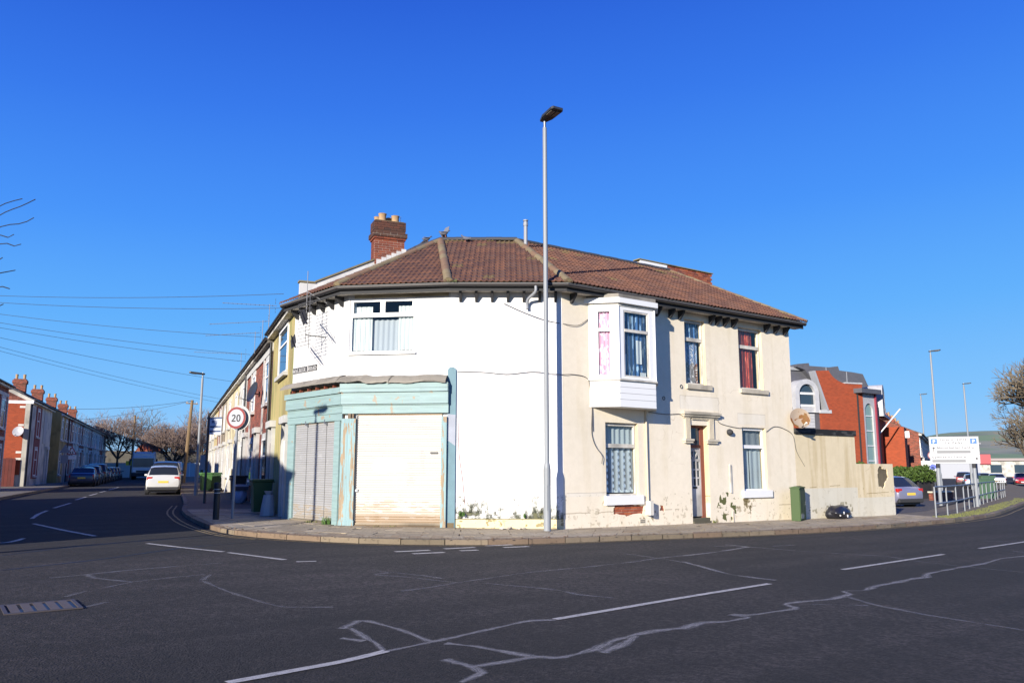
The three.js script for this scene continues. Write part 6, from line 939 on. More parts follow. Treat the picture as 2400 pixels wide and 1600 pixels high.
function car({ label, pos, turn, type = 'hatch', L = 4.2, W = 1.76, H = 1.45, paint, wheelR = 0.31, group = 'parked and passing cars', lamps = MT.red, front = false, detail = true, rails = false }) {
  const t = thing(type === 'van' ? 'van' : 'car', label, type === 'van' ? 'van' : 'car', pos, turn, group);
  const pf = PROFILES[type], bot = 0.2, rings = [], n = 15;
  for (const [fx, fb, ft, fw] of pf.st) {
    const x = -L / 2 + fx * L, hw = W / 2 * fw, yb = fb * H, yt = ft * H, cab = yt - yb > 0.2 * H, hwT = cab ? hw * (type === 'van' ? 0.9 : 0.74 + 0.02) : hw * 0.86, low = bot + (fx < 0.03 || fx > 0.95 ? 0.1 : 0);
    const half = [[0, low], [hw * 0.82, low], [hw * 0.96, low + 0.1], [hw, low + (yb - low) * 0.45], [hw * 0.965, yb], [hwT, yt - (cab ? 0.05 : 0.015)], [hwT * 0.72, yt - (cab ? 0.006 : 0)], [0, yt + (cab ? 0.012 : 0.01)]];
    rings.push([...half, ...half.slice(1, 7).reverse().map(([z, y]) => [-z, y])].map(([z, y]) => [x, y, z]));
  }
  const m = rings[0].length, sets = { body: [], side_window: [], windscreen: [], rear_window: [] }, quad = (s, a, b, c, d) => sets[s].push(...a, ...b, ...c, ...a, ...c, ...d);
  for (let j = 0; j < rings.length - 1; j++) for (let i = 0; i < m; i++) {
    const k = (i + 1) % m, top = (i >= 5 && i <= 8), sideG = i === 4 || i === 9; let s = 'body';
    if (top && j === pf.wind[0]) s = 'windscreen'; else if (top && j === pf.rear[0] && pf.rear[0] !== pf.rear[1]) s = 'rear_window'; else if (sideG && pf.side.some(([p, q]) => j >= p && j < q)) s = 'side_window';
    quad(s, rings[j][i], rings[j + 1][i], rings[j + 1][k], rings[j][k]);
  }
  for (const [r, d] of [[rings[0], 1], [rings[rings.length - 1], -1]]) for (let i = 1; i < m - 1; i++) d > 0 ? sets.body.push(...r[0], ...r[i], ...r[i + 1]) : sets.body.push(...r[0], ...r[i + 1], ...r[i]);
  const mk = a => { let g = new THREE.BufferGeometry(); g.setAttribute('position', new THREE.Float32BufferAttribute(a, 3)); g = mergeVertices(g, 1e-4); g.computeVertexNormals(); return g; };
  const gl = MT.glassDark.clone(); gl.side = 2; const pm = paint.clone(); pm.side = 2;
  mesh('body', mk(sets.body), pm, t);
  for (const k of ['side_window', 'windscreen', 'rear_window']) if (sets[k].length) mesh(k, mk(sets[k]), gl, t);
  const rim = new THREE.LatheGeometry([[0, 0.02], [0.06, 0.03], [0.12, 0.0], [wheelR * 0.66, 0.005], [wheelR * 0.7, 0.03]].map(p => new THREE.Vector2(...p)), 20).rotateX(Math.PI / 2);
  const tyreG = new THREE.LatheGeometry([[wheelR * 0.66, -0.1], [wheelR * 0.95, -0.1], [wheelR, -0.06], [wheelR, 0.06], [wheelR * 0.95, 0.1], [wheelR * 0.66, 0.1]].map(p => new THREE.Vector2(...p)), 24).rotateX(Math.PI / 2);
  for (const fx of [0.19, 0.81]) for (const s of [-1, 1]) {
    const x = -L / 2 + fx * L, z = s * (W / 2 - 0.1);
    mesh('wheel_arch', new THREE.CylinderGeometry(wheelR + 0.055, wheelR + 0.055, 0.16, 22).rotateX(Math.PI / 2).translate(x, wheelR + 0.02, s * (W / 2 - 0.085)), MT.matt, t);
    const w = mesh('wheel', tyreG, MT.rubber, t); w.position.set(x, wheelR, z + s * 0.012); if (s < 0) w.rotation.y = Math.PI;
    const rm = mesh('rim', rim, M(0.30, 0.30, 0.31, 0.35, { metalness: 0.7 }), w); rm.position.z = 0.075; for (let k = 0; k < 5; k++) { const a = k / 5 * 6.283; mesh('spoke_gap', new THREE.CircleGeometry(wheelR * 0.16, 8).translate(Math.cos(a) * wheelR * 0.42, Math.sin(a) * wheelR * 0.42, 0.122), MT.black, w); }
  }
  const xr = -L / 2, yl = H * (type === 'saloon' ? 0.52 : 0.55);
  mesh('rear_bumper', new RoundedBoxGeometry(0.16, 0.2, W * 0.9, 3, 0.05).translate(xr + 0.07, 0.34, 0), MT.matt, t);
  for (const s of [-1, 1]) { mesh('tail_light', new RoundedBoxGeometry(0.24, H * 0.12, W * 0.16, 3, 0.03).translate(xr + 0.14, yl, s * W * 0.385), lamps, t); mesh('headlight', new RoundedBoxGeometry(0.3, H * 0.09, W * 0.2, 3, 0.03).translate(L / 2 - 0.2, H * 0.44, s * W * 0.36), MT.upvc, t); mesh('door_mirror', new RoundedBoxGeometry(0.14, 0.12, 0.2, 3, 0.04).translate(L * 0.22, H * 0.66, s * (W / 2 + 0.06)), paint, t); }
  mesh('number_plate', box(xr - 0.012, xr + 0.01, H * 0.40, H * 0.40 + 0.11, -0.26, 0.26), MT.plate, t); mesh('number_plate', box(L / 2 - 0.02, L / 2 + 0.012, 0.36, 0.47, -0.26, 0.26), M(0.75, 0.75, 0.75, 0.5), t);
  mesh('grille', new RoundedBoxGeometry(0.12, 0.16, W * 0.6, 2, 0.03).translate(L / 2 - 0.05, 0.5, 0), MT.matt, t);
  mesh('bottom_tray', box(-L * 0.46, L * 0.46, 0.16, 0.24, -W * 0.42, W * 0.42), MT.black, t);
  if (rails) for (const s of [-1, 1]) mesh('roof_rail', rod(V(-L * 0.3, H + 0.03, s * W * 0.32), V(L * 0.08, H + 0.03, s * W * 0.32), 0.02), MT.galv, t);
  return t;
}
const away = Math.atan2(0.9239, -0.3827);       // nose pointing up the side road
const onRoad = (s, p) => { const q = onSide(s, p); return [q[0], gy(q[0]), q[1]]; };
car({ label: 'silver white estate car parked on the sunlit stretch of the side road', pos: onRoad(26.5, 3.55), turn: away, type: 'estate', L: 4.62, W: 1.78, H: 1.58, paint: carPaint(0.62, 0.61, 0.57) });
car({ label: 'dark blue people carrier parked in front of the silver white estate', pos: onRoad(33.5, 3.5), turn: away, type: 'suv', L: 4.6, W: 1.85, H: 1.85, paint: carPaint(0.025, 0.04, 0.09), group: undefined });
car({ label: 'navy blue saloon with lit tail light parked outside the shaded houses', pos: onRoad(46.5, 9.35), turn: away, type: 'saloon', L: 4.5, W: 1.8, H: 1.43, paint: carPaint(0.015, 0.02, 0.07) });
car({ label: 'grey estate parked in front of the navy saloon', pos: onRoad(52.3, 9.4), turn: away, type: 'estate', L: 4.6, W: 1.8, H: 1.6, paint: carPaint(0.04, 0.045, 0.055) });
car({ label: 'black off-road car parked beyond the grey estate', pos: onRoad(58.3, 9.4), turn: away, type: 'suv', L: 4.6, W: 1.86, H: 1.75, paint: carPaint(0.02, 0.018, 0.022) });
const rowPaints = [[0.05, 0.015, 0.02], [0.06, 0.07, 0.09], [0.03, 0.03, 0.04], [0.12, 0.12, 0.13]], rowNames = ['maroon hatchback in the shaded row of parked cars', 'slate blue hatchback in the shaded row of parked cars', 'black hatchback near the refuse lorry', 'grey hatchback near the refuse lorry'];
for (let i = 0; i < 4; i++) car({ label: rowNames[i], pos: onRoad(64.2 + i * 5.3, 9.4), turn: away, type: 'hatch', L: 4.1, paint: carPaint(...rowPaints[i]) });
car({ label: 'dark car parked on the sunlit side beyond the people carrier', pos: onRoad(46, 3.4), turn: away, type: 'hatch', paint: carPaint(0.02, 0.022, 0.03) });
car({ label: 'white van parked near the end of the side road', pos: onRoad(66, 3.2), turn: away, type: 'van', L: 5.2, W: 1.95, H: 2.0, paint: carPaint(0.6, 0.6, 0.6) });
// main road
car({ label: 'metallic grey hatchback leaving the driveway by the garden wall', pos: [17.15, gy(17) + 0.06, -39.0], turn: Math.atan2(0.90, -0.43), type: 'hatch', L: 4.06, W: 1.77, H: 1.43, paint: carPaint(0.20, 0.20, 0.28), wheelR: 0.32 });
const nav = Math.atan2(0.88, 0.476);
car({ label: 'light blue hatchback driving away on the main road', pos: [48.2, gy(48), -86], turn: nav + 0.05, type: 'hatch', L: 4.2, W: 1.75, H: 1.45, paint: carPaint(0.36, 0.45, 0.60) });
car({ label: 'dark red car in front of the light blue hatchback', pos: [54.5, gy(54), -99], turn: nav, type: 'suv', L: 4.4, W: 1.8, H: 1.62, paint: carPaint(0.12, 0.02, 0.03) });
car({ label: 'white coupe driving away on the main road', pos: [57.5, gy(57), -97.5], turn: nav, type: 'saloon', L: 4.7, W: 1.86, H: 1.42, paint: carPaint(0.75, 0.75, 0.76) });
car({ label: 'black hatchback ahead of the white coupe', pos: [62, gy(62), -108], turn: nav, type: 'hatch', paint: carPaint(0.02, 0.02, 0.025) });
car({ label: 'bright red car coming towards the junction on the main road', pos: [61.8, gy(61), -99.5], turn: nav + Math.PI, type: 'hatch', L: 4.1, W: 1.78, H: 1.48, paint: carPaint(0.55, 0.02, 0.03) });
// refuse lorry
{
  const p = onRoad(84, 6.3), t = thing('refuse_lorry', 'white refuse lorry with amber beacons facing the junction', 'lorry', p, away + Math.PI), wh = carPaint(0.5, 0.5, 0.52);
  mesh('cab', new RoundedBoxGeometry(1.9, 1.9, 2.4, 4, 0.12).translate(3.2, 1.75, 0), wh, t); mesh('cab_front_panel', new RoundedBoxGeometry(0.3, 0.55, 2.36, 3, 0.06).translate(4.1, 1.0, 0), wh, t); mesh('windscreen', box(4.14, 4.17, 1.45, 2.45, -1.08, 1.08), MT.glassBlue, t); mesh('grille', box(4.24, 4.27, 0.85, 1.05, -0.7, 0.7), MT.matt, t); mesh('bumper', new RoundedBoxGeometry(0.4, 0.45, 2.42, 3, 0.08).translate(4.1, 0.6, 0), MT.matt, t);
  mesh('roof_beam', new RoundedBoxGeometry(0.7, 0.5, 2.3, 3, 0.1).translate(3.6, 2.85, 0), wh, t);
  for (const s of [-1, 1]) { mesh('headlight', box(4.25, 4.28, 0.95, 1.12, s * 0.9 - 0.14, s * 0.9 + 0.14), MT.upvc, t); mesh('beacon', cyl(0.09, 0.08, 0.16, 3.7, 3.1, s * 0.9), MT.amber, t); mesh('mirror', box(4.0, 4.1, 1.7, 2.4, s * 1.42 - 0.09, s * 1.42 + 0.09), MT.matt, t); }
  mesh('refuse_body', new RoundedBoxGeometry(6.4, 2.4, 2.5, 3, 0.1).translate(-1.1, 2.05, 0), wh, t); mesh('chassis', box(-4.2, 4, 0.55, 0.85, -0.5, 0.5), MT.matt, t);
  for (const x of [3.2, -1.6, -2.9]) for (const s of [-1, 1]) mesh('wheel', new THREE.CylinderGeometry(0.5, 0.5, 0.3, 20).rotateX(Math.PI / 2).translate(x, 0.5, s * 1.05), MT.rubber, t);
  mesh('yellow_side_sign', box(4.0, 4.06, 1.65, 2.15, 1.25, 1.85), M(0.7, 0.5, 0.02, 0.5), t);
}
// ------------------------------------------------------------------ bare winter trees
function bareTree({ label, pos, H, R, trunk = 0.25, seedN, levels = 6, twigM = MT.twig, barkM = MT.bark, lean = [0, 0], group = 'bare winter trees', kids = 3, sides = 3, minR = 0.012, up = 0.25, fork = 0.22 }) {
  seed = seedN; const t = thing('bare_tree', label, 'tree', pos, 0, group), thick = [], thin = [];
  const bar = (out, a, b, r1, r2, n) => { const d = b.clone().sub(a).normalize(), s = new THREE.Vector3().crossVectors(d, Math.abs(d.y) > 0.9 ? V(1, 0, 0) : V(0, 1, 0)).normalize(), u = new THREE.Vector3().crossVectors(s, d), P = []; for (let i = 0; i < n; i++) { const c = Math.cos(i / n * 6.28319), w = Math.sin(i / n * 6.28319); P.push([a.x + (s.x * c + u.x * w) * r1, a.y + (s.y * c + u.y * w) * r1, a.z + (s.z * c + u.z * w) * r1, b.x + (s.x * c + u.x * w) * r2, b.y + (s.y * c + u.y * w) * r2, b.z + (s.z * c + u.z * w) * r2]); } for (let i = 0; i < n; i++) { const p = P[i], q = P[(i + 1) % n]; out.push(p[0], p[1], p[2], q[3], q[4], q[5], q[0], q[1], q[2], p[0], p[1], p[2], p[3], p[4], p[5], q[3], q[4], q[5]); } };
  const solid = a => { const g = new THREE.BufferGeometry(); g.setAttribute('position', new THREE.Float32BufferAttribute(a, 3)); g.computeVertexNormals(); return uvm(g); };
  const grow = (a, dir, L, r, lv) => {
    const n = lv > 3 ? 1 : 2; let p = a, d = dir.clone();
    for (let i = 0; i < n; i++) {
      const q = p.clone().addScaledVector(d, L / n), r2 = r * (1 - 0.3 / n * (i + 1) * 1.0);
      bar(r > 0.05 ? thick : thin, p, q, i ? r * 0.88 : r, r2, r > 0.05 ? 7 : sides); p = q; d.add(V(rr(-0.22, 0.22), rr(-0.05, 0.18), rr(-0.22, 0.22))).normalize();
      if (lv < levels && i < n - 1 && lv > 0) sub(p, d, L * 0.75, r * 0.55, lv + 1);
    }
    if (lv < levels) { const k = lv === 0 ? kids + 2 : kids; for (let i = 0; i < k; i++) sub(p, d, L, r, lv + 1, i / k * 6.283 + rr(-0.6, 0.6)); }
  };
  const sub = (p, d, L, r, lv, az = rr(0, 6.283)) => { const sp = rr(0.35, 0.85) * (lv === 1 ? R / H * 2.0 : 1), s = new THREE.Vector3().crossVectors(d, Math.abs(d.y) > 0.9 ? V(1, 0, 0) : V(0, 1, 0)).normalize(), u = new THREE.Vector3().crossVectors(s, d); const e = d.clone().multiplyScalar(Math.cos(sp)).addScaledVector(s, Math.sin(sp) * Math.cos(az)).addScaledVector(u, Math.sin(sp) * Math.sin(az)).add(V(0, up * rr(0.3, 1), 0)).normalize(); grow(p, e, L * rr(0.6, 0.86), Math.max(minR, r * rr(0.55, 0.7)), lv); };
  grow(V(0, -0.3, 0), V(lean[0], 1, lean[1]).normalize(), H * fork + 0.3, trunk, 0);
  mesh('trunk', solid(thick), barkM, t); mesh('crown', solid(thin), twigM, t); seed = seedN + 99; return t;
}
bareTree({ label: 'leafless tree with reddish twigs at the end of the side road behind the lorry', pos: [-54, gy(-54), -112], H: 11.5, R: 7, trunk: 0.19, seedN: 11, minR: 0.016, kids: 3 });
bareTree({ label: 'wide leafless tree with olive twigs behind the estate car', pos: [-52.5, gy(-52), -118], H: 12, R: 8, trunk: 0.2, seedN: 23, twigM: MT.twigPale, minR: 0.016, kids: 3 });
bareTree({ label: 'dense brown leafless tree beside the telegraph pole', pos: [-41, gy(-41), -99], H: 10.5, R: 7.5, trunk: 0.2, seedN: 37, minR: 0.015, fork: 0.18, kids: 4 });
bareTree({ label: 'leafless tree rising behind the shaded terrace end', pos: [-65, gy(-60), -125], H: 11, R: 6.5, trunk: 0.25, seedN: 41, minR: 0.016, kids: 3 });
bareTree({ label: 'leafless tree behind the side road lamp column', pos: [-45, gy(-45), -119], H: 12, R: 7, trunk: 0.25, seedN: 53, minR: 0.016, kids: 3 });
bareTree({ label: 'leafless tree far behind the shaded terrace roofs', pos: [-78, gy(-60), -140], H: 14, R: 7, trunk: 0.25, seedN: 59, minR: 0.024, levels: 5 });
bareTree({ label: 'large leafless olive brown tree beside the main road', pos: [55.5, gy(55), -83], H: 15, R: 10.5, trunk: 0.45, seedN: 67, twigM: MT.twigPale, minR: 0.014, fork: 0.27, kids: 4 });
bareTree({ label: 'second leafless tree further along the main road', pos: [82, gy(80), -130], H: 15, R: 8, trunk: 0.4, seedN: 71, twigM: MT.twigPale, minR: 0.026, levels: 5 });
{ // street tree whose branch tips reach into view
  const t = bareTree({ label: 'street tree with fine branch tips by the side road junction', pos: [-17.6, gy(-17) + PAV, -21], H: 8.6, R: 3.4, trunk: 0.13, seedN: 83, levels: 4, minR: 0.007, twigM: M(0.03, 0.028, 0.03, 0.9), fork: 0.3, kids: 2 });
  const tips = [[[-13.78, 8.55], [-13.57, 8.7], [-13.27, 8.84]], [[-13.76, 8.37], [-13.13, 8.59], [-12.91, 8.82]], [[-13.73, 8.02], [-13.19, 8.16], [-12.9, 8.3]], [[-13.7, 7.77], [-13.45, 7.72], [-13.3, 7.79]], [[-13.69, 7.59], [-13.3, 7.51], [-13.19, 7.57]], [[-13.64, 7.09], [-13.53, 7.15]], [[-13.57, 6.37], [-13.3, 6.32]], [[-13.52, 5.85], [-13.43, 5.91]]];
  const wood = M(0.03, 0.028, 0.03, 0.9);
  for (const pts of tips) { const q = pts.map(([x, y]) => V(x + 17.6, y - gy(-17) - PAV, 0.1 * Math.sin(y * 9))), r0 = V(0.1, q[0].y * 0.62, 0), k = r0.clone().lerp(q[0], 0.5).add(V(0, -0.12, 0.1)); mesh('branch', tubeOf([r0, k, ...q], 0.014, 26, 4), wood, t); }
}
// ------------------------------------------------------------------ poles and wires
function telegraphPole(label, p, H, r) { const t = thing('telegraph_pole', label, 'telegraph pole', p, 0.3); mesh('pole', cyl(r, r * 0.75, H + 0.4, 0, -0.4, 0, 12), M(0.26, 0.18, 0.10, 0.9, { map: G_dirty }), t); mesh('cross_arm', box(-0.5, 0.5, H - 0.35, H - 0.25, -0.06, 0.06), M(0.2, 0.15, 0.1, 0.9), t); for (const x of [-0.4, 0.4]) mesh('insulator', cyl(0.04, 0.03, 0.1, x, H - 0.25, 0), MT.upvcOld, t); return t; }
telegraphPole('brown wooden telegraph pole leaning slightly on the sunlit pavement', [onSide(52, 2.2)[0], gy(-26), onSide(52, 2.2)[1]], 7.3, 0.16).rotation.z = -0.045;
telegraphPole('wooden telegraph pole by the gap in the shaded terrace', [-24, gy(-24), -30], 8.6, 0.14);
telegraphPole('distant wooden telegraph pole before the white fence', [-52, gy(-52), -112], 8.5, 0.18);
{
  const A = V(-24, 8.35, -30), sag = (a, b, s) => { const p = []; for (let i = 0; i <= 12; i++) { const f = i / 12, v = a.clone().lerp(b, f); v.y -= s * 4 * f * (1 - f); p.push(v); } return p; }, wm = M(0.05, 0.05, 0.055, 0.7);
  const tg = [[0.6, 0.3, 6.9], [1.4, 0.3, 6.6], [7.5, 0.3, 6.6], [12, 0.3, 6.5], [14.5, 0.3, 6.5], [22, 0.3, 6.3], [33, 0.3, 6.2], [36, 0.3, 6.2]];
  const wn = ['thin overhead wire to the corner building eaves', 'thin overhead wire to the yellow house', 'thin overhead wire to the red brick house with the black dish', 'thin overhead wire to the second red brick house', 'thin overhead wire to the party wall of the white rendered house', 'thin overhead wire to the cream house with the leaning board', 'thin overhead wire to the stone clad house', 'thin overhead wire to the brown brick house with pale bands'];
  tg.forEach(([s, p, y], i) => { const q = onSide(s, p); solo('overhead_wire', tubeOf(sag(A.clone().add(V(0, -0.15 * i, 0.05 * i)), V(q[0], y, q[1]), 0.22), 0.0075, 30, 4), wm, wn[i], 'wire', 'overhead wires'); });
  const B = V(onSide(52, 2.2)[0] + 0.3, 7.5, onSide(52, 2.2)[1]); [[60, 12.3, 6], [47, 12.6, 6.2]].forEach(([s, p, y], i) => { const q = onSide(s, p); solo('overhead_wire', tubeOf(sag(B, V(q[0], y, q[1]), 0.3), 0.014, 30, 4), wm, ['thin overhead wire from the brown telegraph pole to the ochre gabled house', 'thin overhead wire from the brown telegraph pole to the orange gabled house'][i], 'wire', 'overhead wires from the pole'); });
}
// warning signs on the shaded side
for (const [s, p, label, back] of [[45.5, 10.7, 'grey back of a triangular sign in front of the orange gabled house', true], [53, 11.0, 'triangular warning sign with plate on the shaded pavement', false]]) {
  const q = onSide(s, p), t = thing('warning_sign', label, 'road sign', [q[0], gy(q[0]) + PAV, q[1]], 0.35);
  mesh('post', cyl(0.04, 0.04, 3.0, 0, -0.1, 0, 10), MT.greyPost, t);
  const tri = k => new THREE.Shape([[-0.38 * k, 2.35 + 0.1 * (1 - k) * 2], [0.38 * k, 2.35 + 0.1 * (1 - k) * 2], [0, 2.35 + 0.66 * k + 0.1 * (1 - k) * 2]].map(v => new THREE.Vector2(...v)));
  mesh('triangle', new THREE.ExtrudeGeometry(tri(1), { depth: 0.02, bevelEnabled: false }).translate(0, 0, 0.045), back ? MT.greyPost : M(0.4, 0.04, 0.03, 0.5), t); if (!back) { mesh('triangle_face', new THREE.ExtrudeGeometry(tri(0.72), { depth: 0.004, bevelEnabled: false }).translate(0, 0, 0.066), MT.upvc, t); mesh('symbol', [box(-0.12, -0.04, 2.42, 2.6, 0.0705, 0.073), box(0.03, 0.11, 2.42, 2.62, 0.0705, 0.073)], MT.black, t); mesh('plate', box(-0.36, 0.36, 1.95, 2.25, 0.045, 0.065), MT.upvc, t); } else mesh('plate', box(-0.25, 0.25, 1.6, 2.2, 0.045, 0.065), MT.greyPost, t);
}
// ------------------------------------------------------------------ far ends of both roads
{
  const e = onSide(104, -6), t = thing('white_fence', 'white panel fence closing the end of the side road', 'fence', [e[0], gy(e[0]), e[1]], 22.5 * Math.PI / 180);
  for (let i = 0; i < 14; i++) mesh('panel', box(-26 + i * 2.4, -23.65 + i * 2.4, 0, 2.1, 0, 0.06), i > 9 ? M(0.35, 0.22, 0.18, 0.8) : M(0.50, 0.55, 0.58, 0.7), t);
  for (let i = 0; i < 15; i++) mesh('post', box(-26.08 + i * 2.4, -25.95 + i * 2.4, 0, 2.25, -0.02, 0.1), MT.upvc, t);
  const b = onSide(128, 4), bt = thing('low_building', 'low brick building with orange tiled roof beyond the white fence', 'building', [b[0], gy(b[0]), b[1]], 22.5 * Math.PI / 180);
  mesh('wall', box(-18, 14, 0, 4.2, -8, 0), M(0.12, 0.11, 0.09, 0.9, { map: G_dirty }), bt); for (const x of [-15, -3, 8]) mesh('roof', uvm(new THREE.ExtrudeGeometry(new THREE.Shape([[x - 2.2, 4.2], [x + 2.2, 4.2], [x + 1.2, 5.5], [x - 1.2, 5.5]].map(p => new THREE.Vector2(...p))), { depth: 6, bevelEnabled: false }).translate(0, 0, -7)), M(0.42, 0.10, 0.04, 0.9, { map: G_slate }), bt);
}
{
  const t = thing('white_low_buildings', 'long low white building far along the main road', 'building', [128, gy(120), -205], -0.5);
  mesh('wall', box(-30, 34, 0, 4.0, -10, 0), M(0.55, 0.54, 0.52, 0.8, { map: G_dirty }), t); mesh('roof', box(-31, 35, 4.0, 4.6, -10.5, 0.6), M(0.30, 0.25, 0.24, 0.8), t); for (let i = 0; i < 12; i++) mesh('window', box(-28 + i * 5.2, -25.5 + i * 5.2, 1.0, 3.0, 0, 0.05), MT.glassBlue, t); mesh('red_sign', box(-12, -7, 3.2, 5.6, 0.65, 0.8), M(0.5, 0.05, 0.06, 0.6), t);
  const w = thing('grey_warehouse', 'pale grey warehouse at the bend of the main road', 'building', [88, gy(88), -172], -0.4); mesh('wall', box(-9, 9, 0, 7, -9, 0), M(0.34, 0.35, 0.38, 0.8), w); mesh('roof', box(-9.4, 9.4, 7, 7.3, -9.4, 0.4), M(0.25, 0.25, 0.27, 0.8), w); mesh('white_end', box(-13, -9.05, 0, 6.2, -6, 0.2), MT.upvcOld, w);
}
for (const [x, z, h, l] of [[108, -165, 7, 'thin grey column far along the main road beside the white building'], [116, -175, 8, 'tall thin column far along the main road under the large tree']]) { const t = thing('street_column', l, 'street lamp', [x, gy(x), z]); mesh('column', cyl(0.14, 0.1, h, 0, 0, 0, 8), MT.galvPaint, t); mesh('lamp_head', box(-0.2, 1.0, h - 0.1, h, -0.2, 0.2), MT.matt, t); }
{ // two street cabinets behind the railing
  for (const [x, z, s, l] of [[30.4, -50.6, 1, 'green street cabinet behind the guard railing'], [32.2, -53.5, 1.15, 'taller green street cabinet behind the guard railing']]) { const t = thing('street_cabinet', l, 'cabinet', [x - 1.2, gy(x) + PAV - 0.02, z - 0.2], 0.2); mesh('body', new RoundedBoxGeometry(1.0, 1.15 * s, 0.4, 3, 0.02).translate(0, 0.575 * s, 0), M(0.07, 0.13, 0.075, 0.5), t); mesh('lid', box(-0.54, 0.54, 1.15 * s, 1.2 * s, -0.23, 0.23), M(0.07, 0.13, 0.075, 0.5), t); mesh('door_gap', box(-0.005, 0.005, 0.06, 1.1 * s, 0.2, 0.203), MT.black, t); }
}
// hills on the horizon
{
  const pos = [], idx = [], col = [], nx = 90, nz = 14;
  for (let j = 0; j <= nz; j++) for (let i = 0; i <= nx; i++) { const x = 300 + i * 34, z = -1100 - j * 110, f = j / nz, h = (118 * sm(0, 1, f)) * (0.75 + 0.5 * fbm(i * 0.07 + 5, 3, 64, 261, 3)) * sm(700, 1500, x) - 3; pos.push(x, h, z); const n = fbm(i * 0.6, j * 1.3, 64, 263, 4), k = fbm(i * 0.9 + 30, j * 1.1, 64, 264, 2); col.push(...(k > 0.62 ? [0.12, 0.15, 0.12] : n > 0.46 ? [0.16, 0.23, 0.12] : [0.24, 0.24, 0.18])); }
  for (let j = 0; j < nz; j++) for (let i = 0; i < nx; i++) { const a = j * (nx + 1) + i; idx.push(a, a + 1, a + nx + 1, a + 1, a + nx + 2, a + nx + 1); }
  const g = new THREE.BufferGeometry(); g.setAttribute('position', new THREE.Float32BufferAttribute(pos, 3)); g.setAttribute('color', new THREE.Float32BufferAttribute(col, 3)); g.setIndex(idx); g.computeVertexNormals();
  structure('hill', g, new THREE.MeshStandardMaterial({ vertexColors: true, roughness: 1, side: 2 }));
  const cnt = 220, bg = []; seed = 301; for (let i = 0; i < cnt; i++) { const x = rr(330, 2200), z = -1150 - rr(0, 500), w = rr(8, 22), h = rr(4, 8), fx = (z + 1100) / -110 / nz, y = 118 * sm(0, 1, fx) * 0.95 * sm(700, 1500, x) - 4; bg.push(box(x, x + w, y, y + h, z - 8, z)); }
  const town = mesh(numbered('hillside_town'), bg, M(0.40, 0.36, 0.33, 0.9), scene); town.userData = { kind: 'stuff', label: 'far scatter of pale houses along the foot of the green hill', category: 'houses' };
}
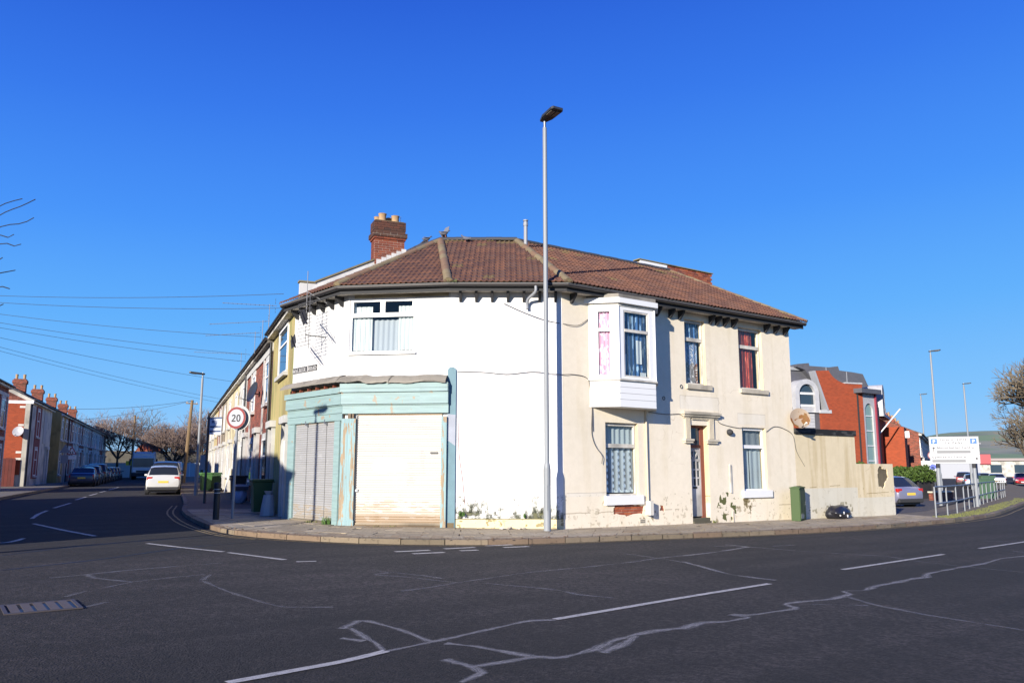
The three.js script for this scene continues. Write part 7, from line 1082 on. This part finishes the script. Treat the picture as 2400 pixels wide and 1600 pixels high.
// ------------------------------------------------------------------ weeds and grass
function tuft(g, x, y, z, n, h, spread) { for (let i = 0; i < n; i++) { const a = rr(0, 6.283), k = h * rr(0.5, 1.1), b = new THREE.PlaneGeometry(0.012, k, 1, 2).translate(0, k / 2, 0), p = b.attributes.position; for (let j = 0; j < p.count; j++) { const f = p.getY(j) / k; p.setZ(j, f * f * k * rr(0.3, 0.34)); if (f > 0.9) p.setX(j, p.getX(j) * 0.15); } g.push(b.rotateY(a).translate(x + rr(-spread, spread), y, z + rr(-spread, spread))); } }
seed = 401;
const leafM = M(0.07, 0.15, 0.025, 0.8, { side: 2 }), dryM = M(0.16, 0.17, 0.05, 0.9, { side: 2 });
{
  const w = (name, label, p, n, h, s, m = leafM) => { const g = []; tuft(g, 0, 0, 0, n, h, s); const o = mesh(numbered(name), g, m, scene); o.position.copy(p); tag(o, label, 'weeds'); o.userData.kind = 'stuff'; };
  const q0 = f0p(L0 - 0.45, 0, 0.2), q1 = f0p(L0 - 1.3, 0, 0.2); const at = v => { v.y = gy(v.x) + PAV - 0.01; return v; };
  w('weed', 'green weed tuft at the foot of the flaking pilaster', at(q0), 90, 0.2, 0.1); w('weed', 'low yellow green weeds in front of the grey shutter', at(q1), 60, 0.07, 0.2, dryM);
  const f1p = (x, z) => { const c = Math.cos(TH1), s = Math.sin(TH1); return V(C1[0] + c * x + s * z, 0, C1[1] - s * x + c * z); };
  w('weed', 'low weeds at the foot of the white shutter', at(f1p(1.2, 0.2)), 60, 0.06, 0.3, dryM); w('weed', 'weeds growing from the foot of the white wall by the end panel', at(f2p(0.36, 0, 0.06)).add(V(0, 0.3, 0)), 60, 0.14, 0.07); w('weed', 'small weed at the foot of the white wall beside the lamp column', at(f2p(1.95, 0, 0.05)).add(V(0, 0.28, 0)), 34, 0.13, 0.03); w('weed', 'weed beside the front door step', at(f3p(5.62, 0, 0.08)), 40, 0.1, 0.05, dryM);
  w('weed', 'green moss and weeds in the gutter below the middle hip', V(E[3].x + 0.1, 6.42, E[3].z - 0.03), 70, 0.08, 0.12);
  const g = []; for (let i = 0; i < 2600; i++) { const t = rr(16.9, 20), d = rr(0.2, 1.0), p = inner(t, d); tuft(g, p[0], gy(p[0]) + PAV - 0.02, p[1], 2, 0.05, 0.03); }
  const gr = mesh(numbered('grass_verge'), g, M(0.15, 0.16, 0.05, 0.9, { side: 2 }), scene); gr.userData = { kind: 'stuff', label: 'thin mossy grass growing along the kerb under the guard railing', category: 'grass' };
  const lf = []; const ld = new THREE.PlaneGeometry(0.05, 0.035); for (let i = 0; i < 260; i++) { const t = rr(5, 17), p = inner(t, rnd() < 0.7 ? rr(-0.12, 0.25) : rr(0.2, 3)); lf.push(ld.clone().rotateX(-Math.PI / 2 + rr(-0.4, 0.4)).rotateY(rr(0, 6)).translate(p[0], gy(p[0]) + (Math.hypot(p[0] - edge(kc, t)[0], p[1] - edge(kc, t)[1]) < 0 ? 0.01 : PAV + 0.012), p[1])); }
  const lo = mesh(numbered('fallen_leaves'), lf, M(0.16, 0.09, 0.04, 0.9, { side: 2 }), scene); lo.userData = { kind: 'stuff', label: 'brown fallen leaves and litter scattered along the kerb', category: 'leaves' };
}
// rubble of fallen plaster on the pavement
{ const t = thing('plaster_rubble', 'fallen plaster pieces on the pavement by the white wall', 'rubble', [0.0, gy(0) + PAV, -20.85]); for (let i = 0; i < 7; i++) { const s = rr(0.03, 0.09); mesh('plaster_piece', new THREE.DodecahedronGeometry(s, 0).scale(1.6, 0.5, 1).rotateY(rr(0, 6)).translate(rr(-0.35, 0.5), s * 0.35, rr(-0.08, 0.12)), i % 3 ? MT.stone : MT.upvcOld, t); } }

renderer.render(scene, camera);
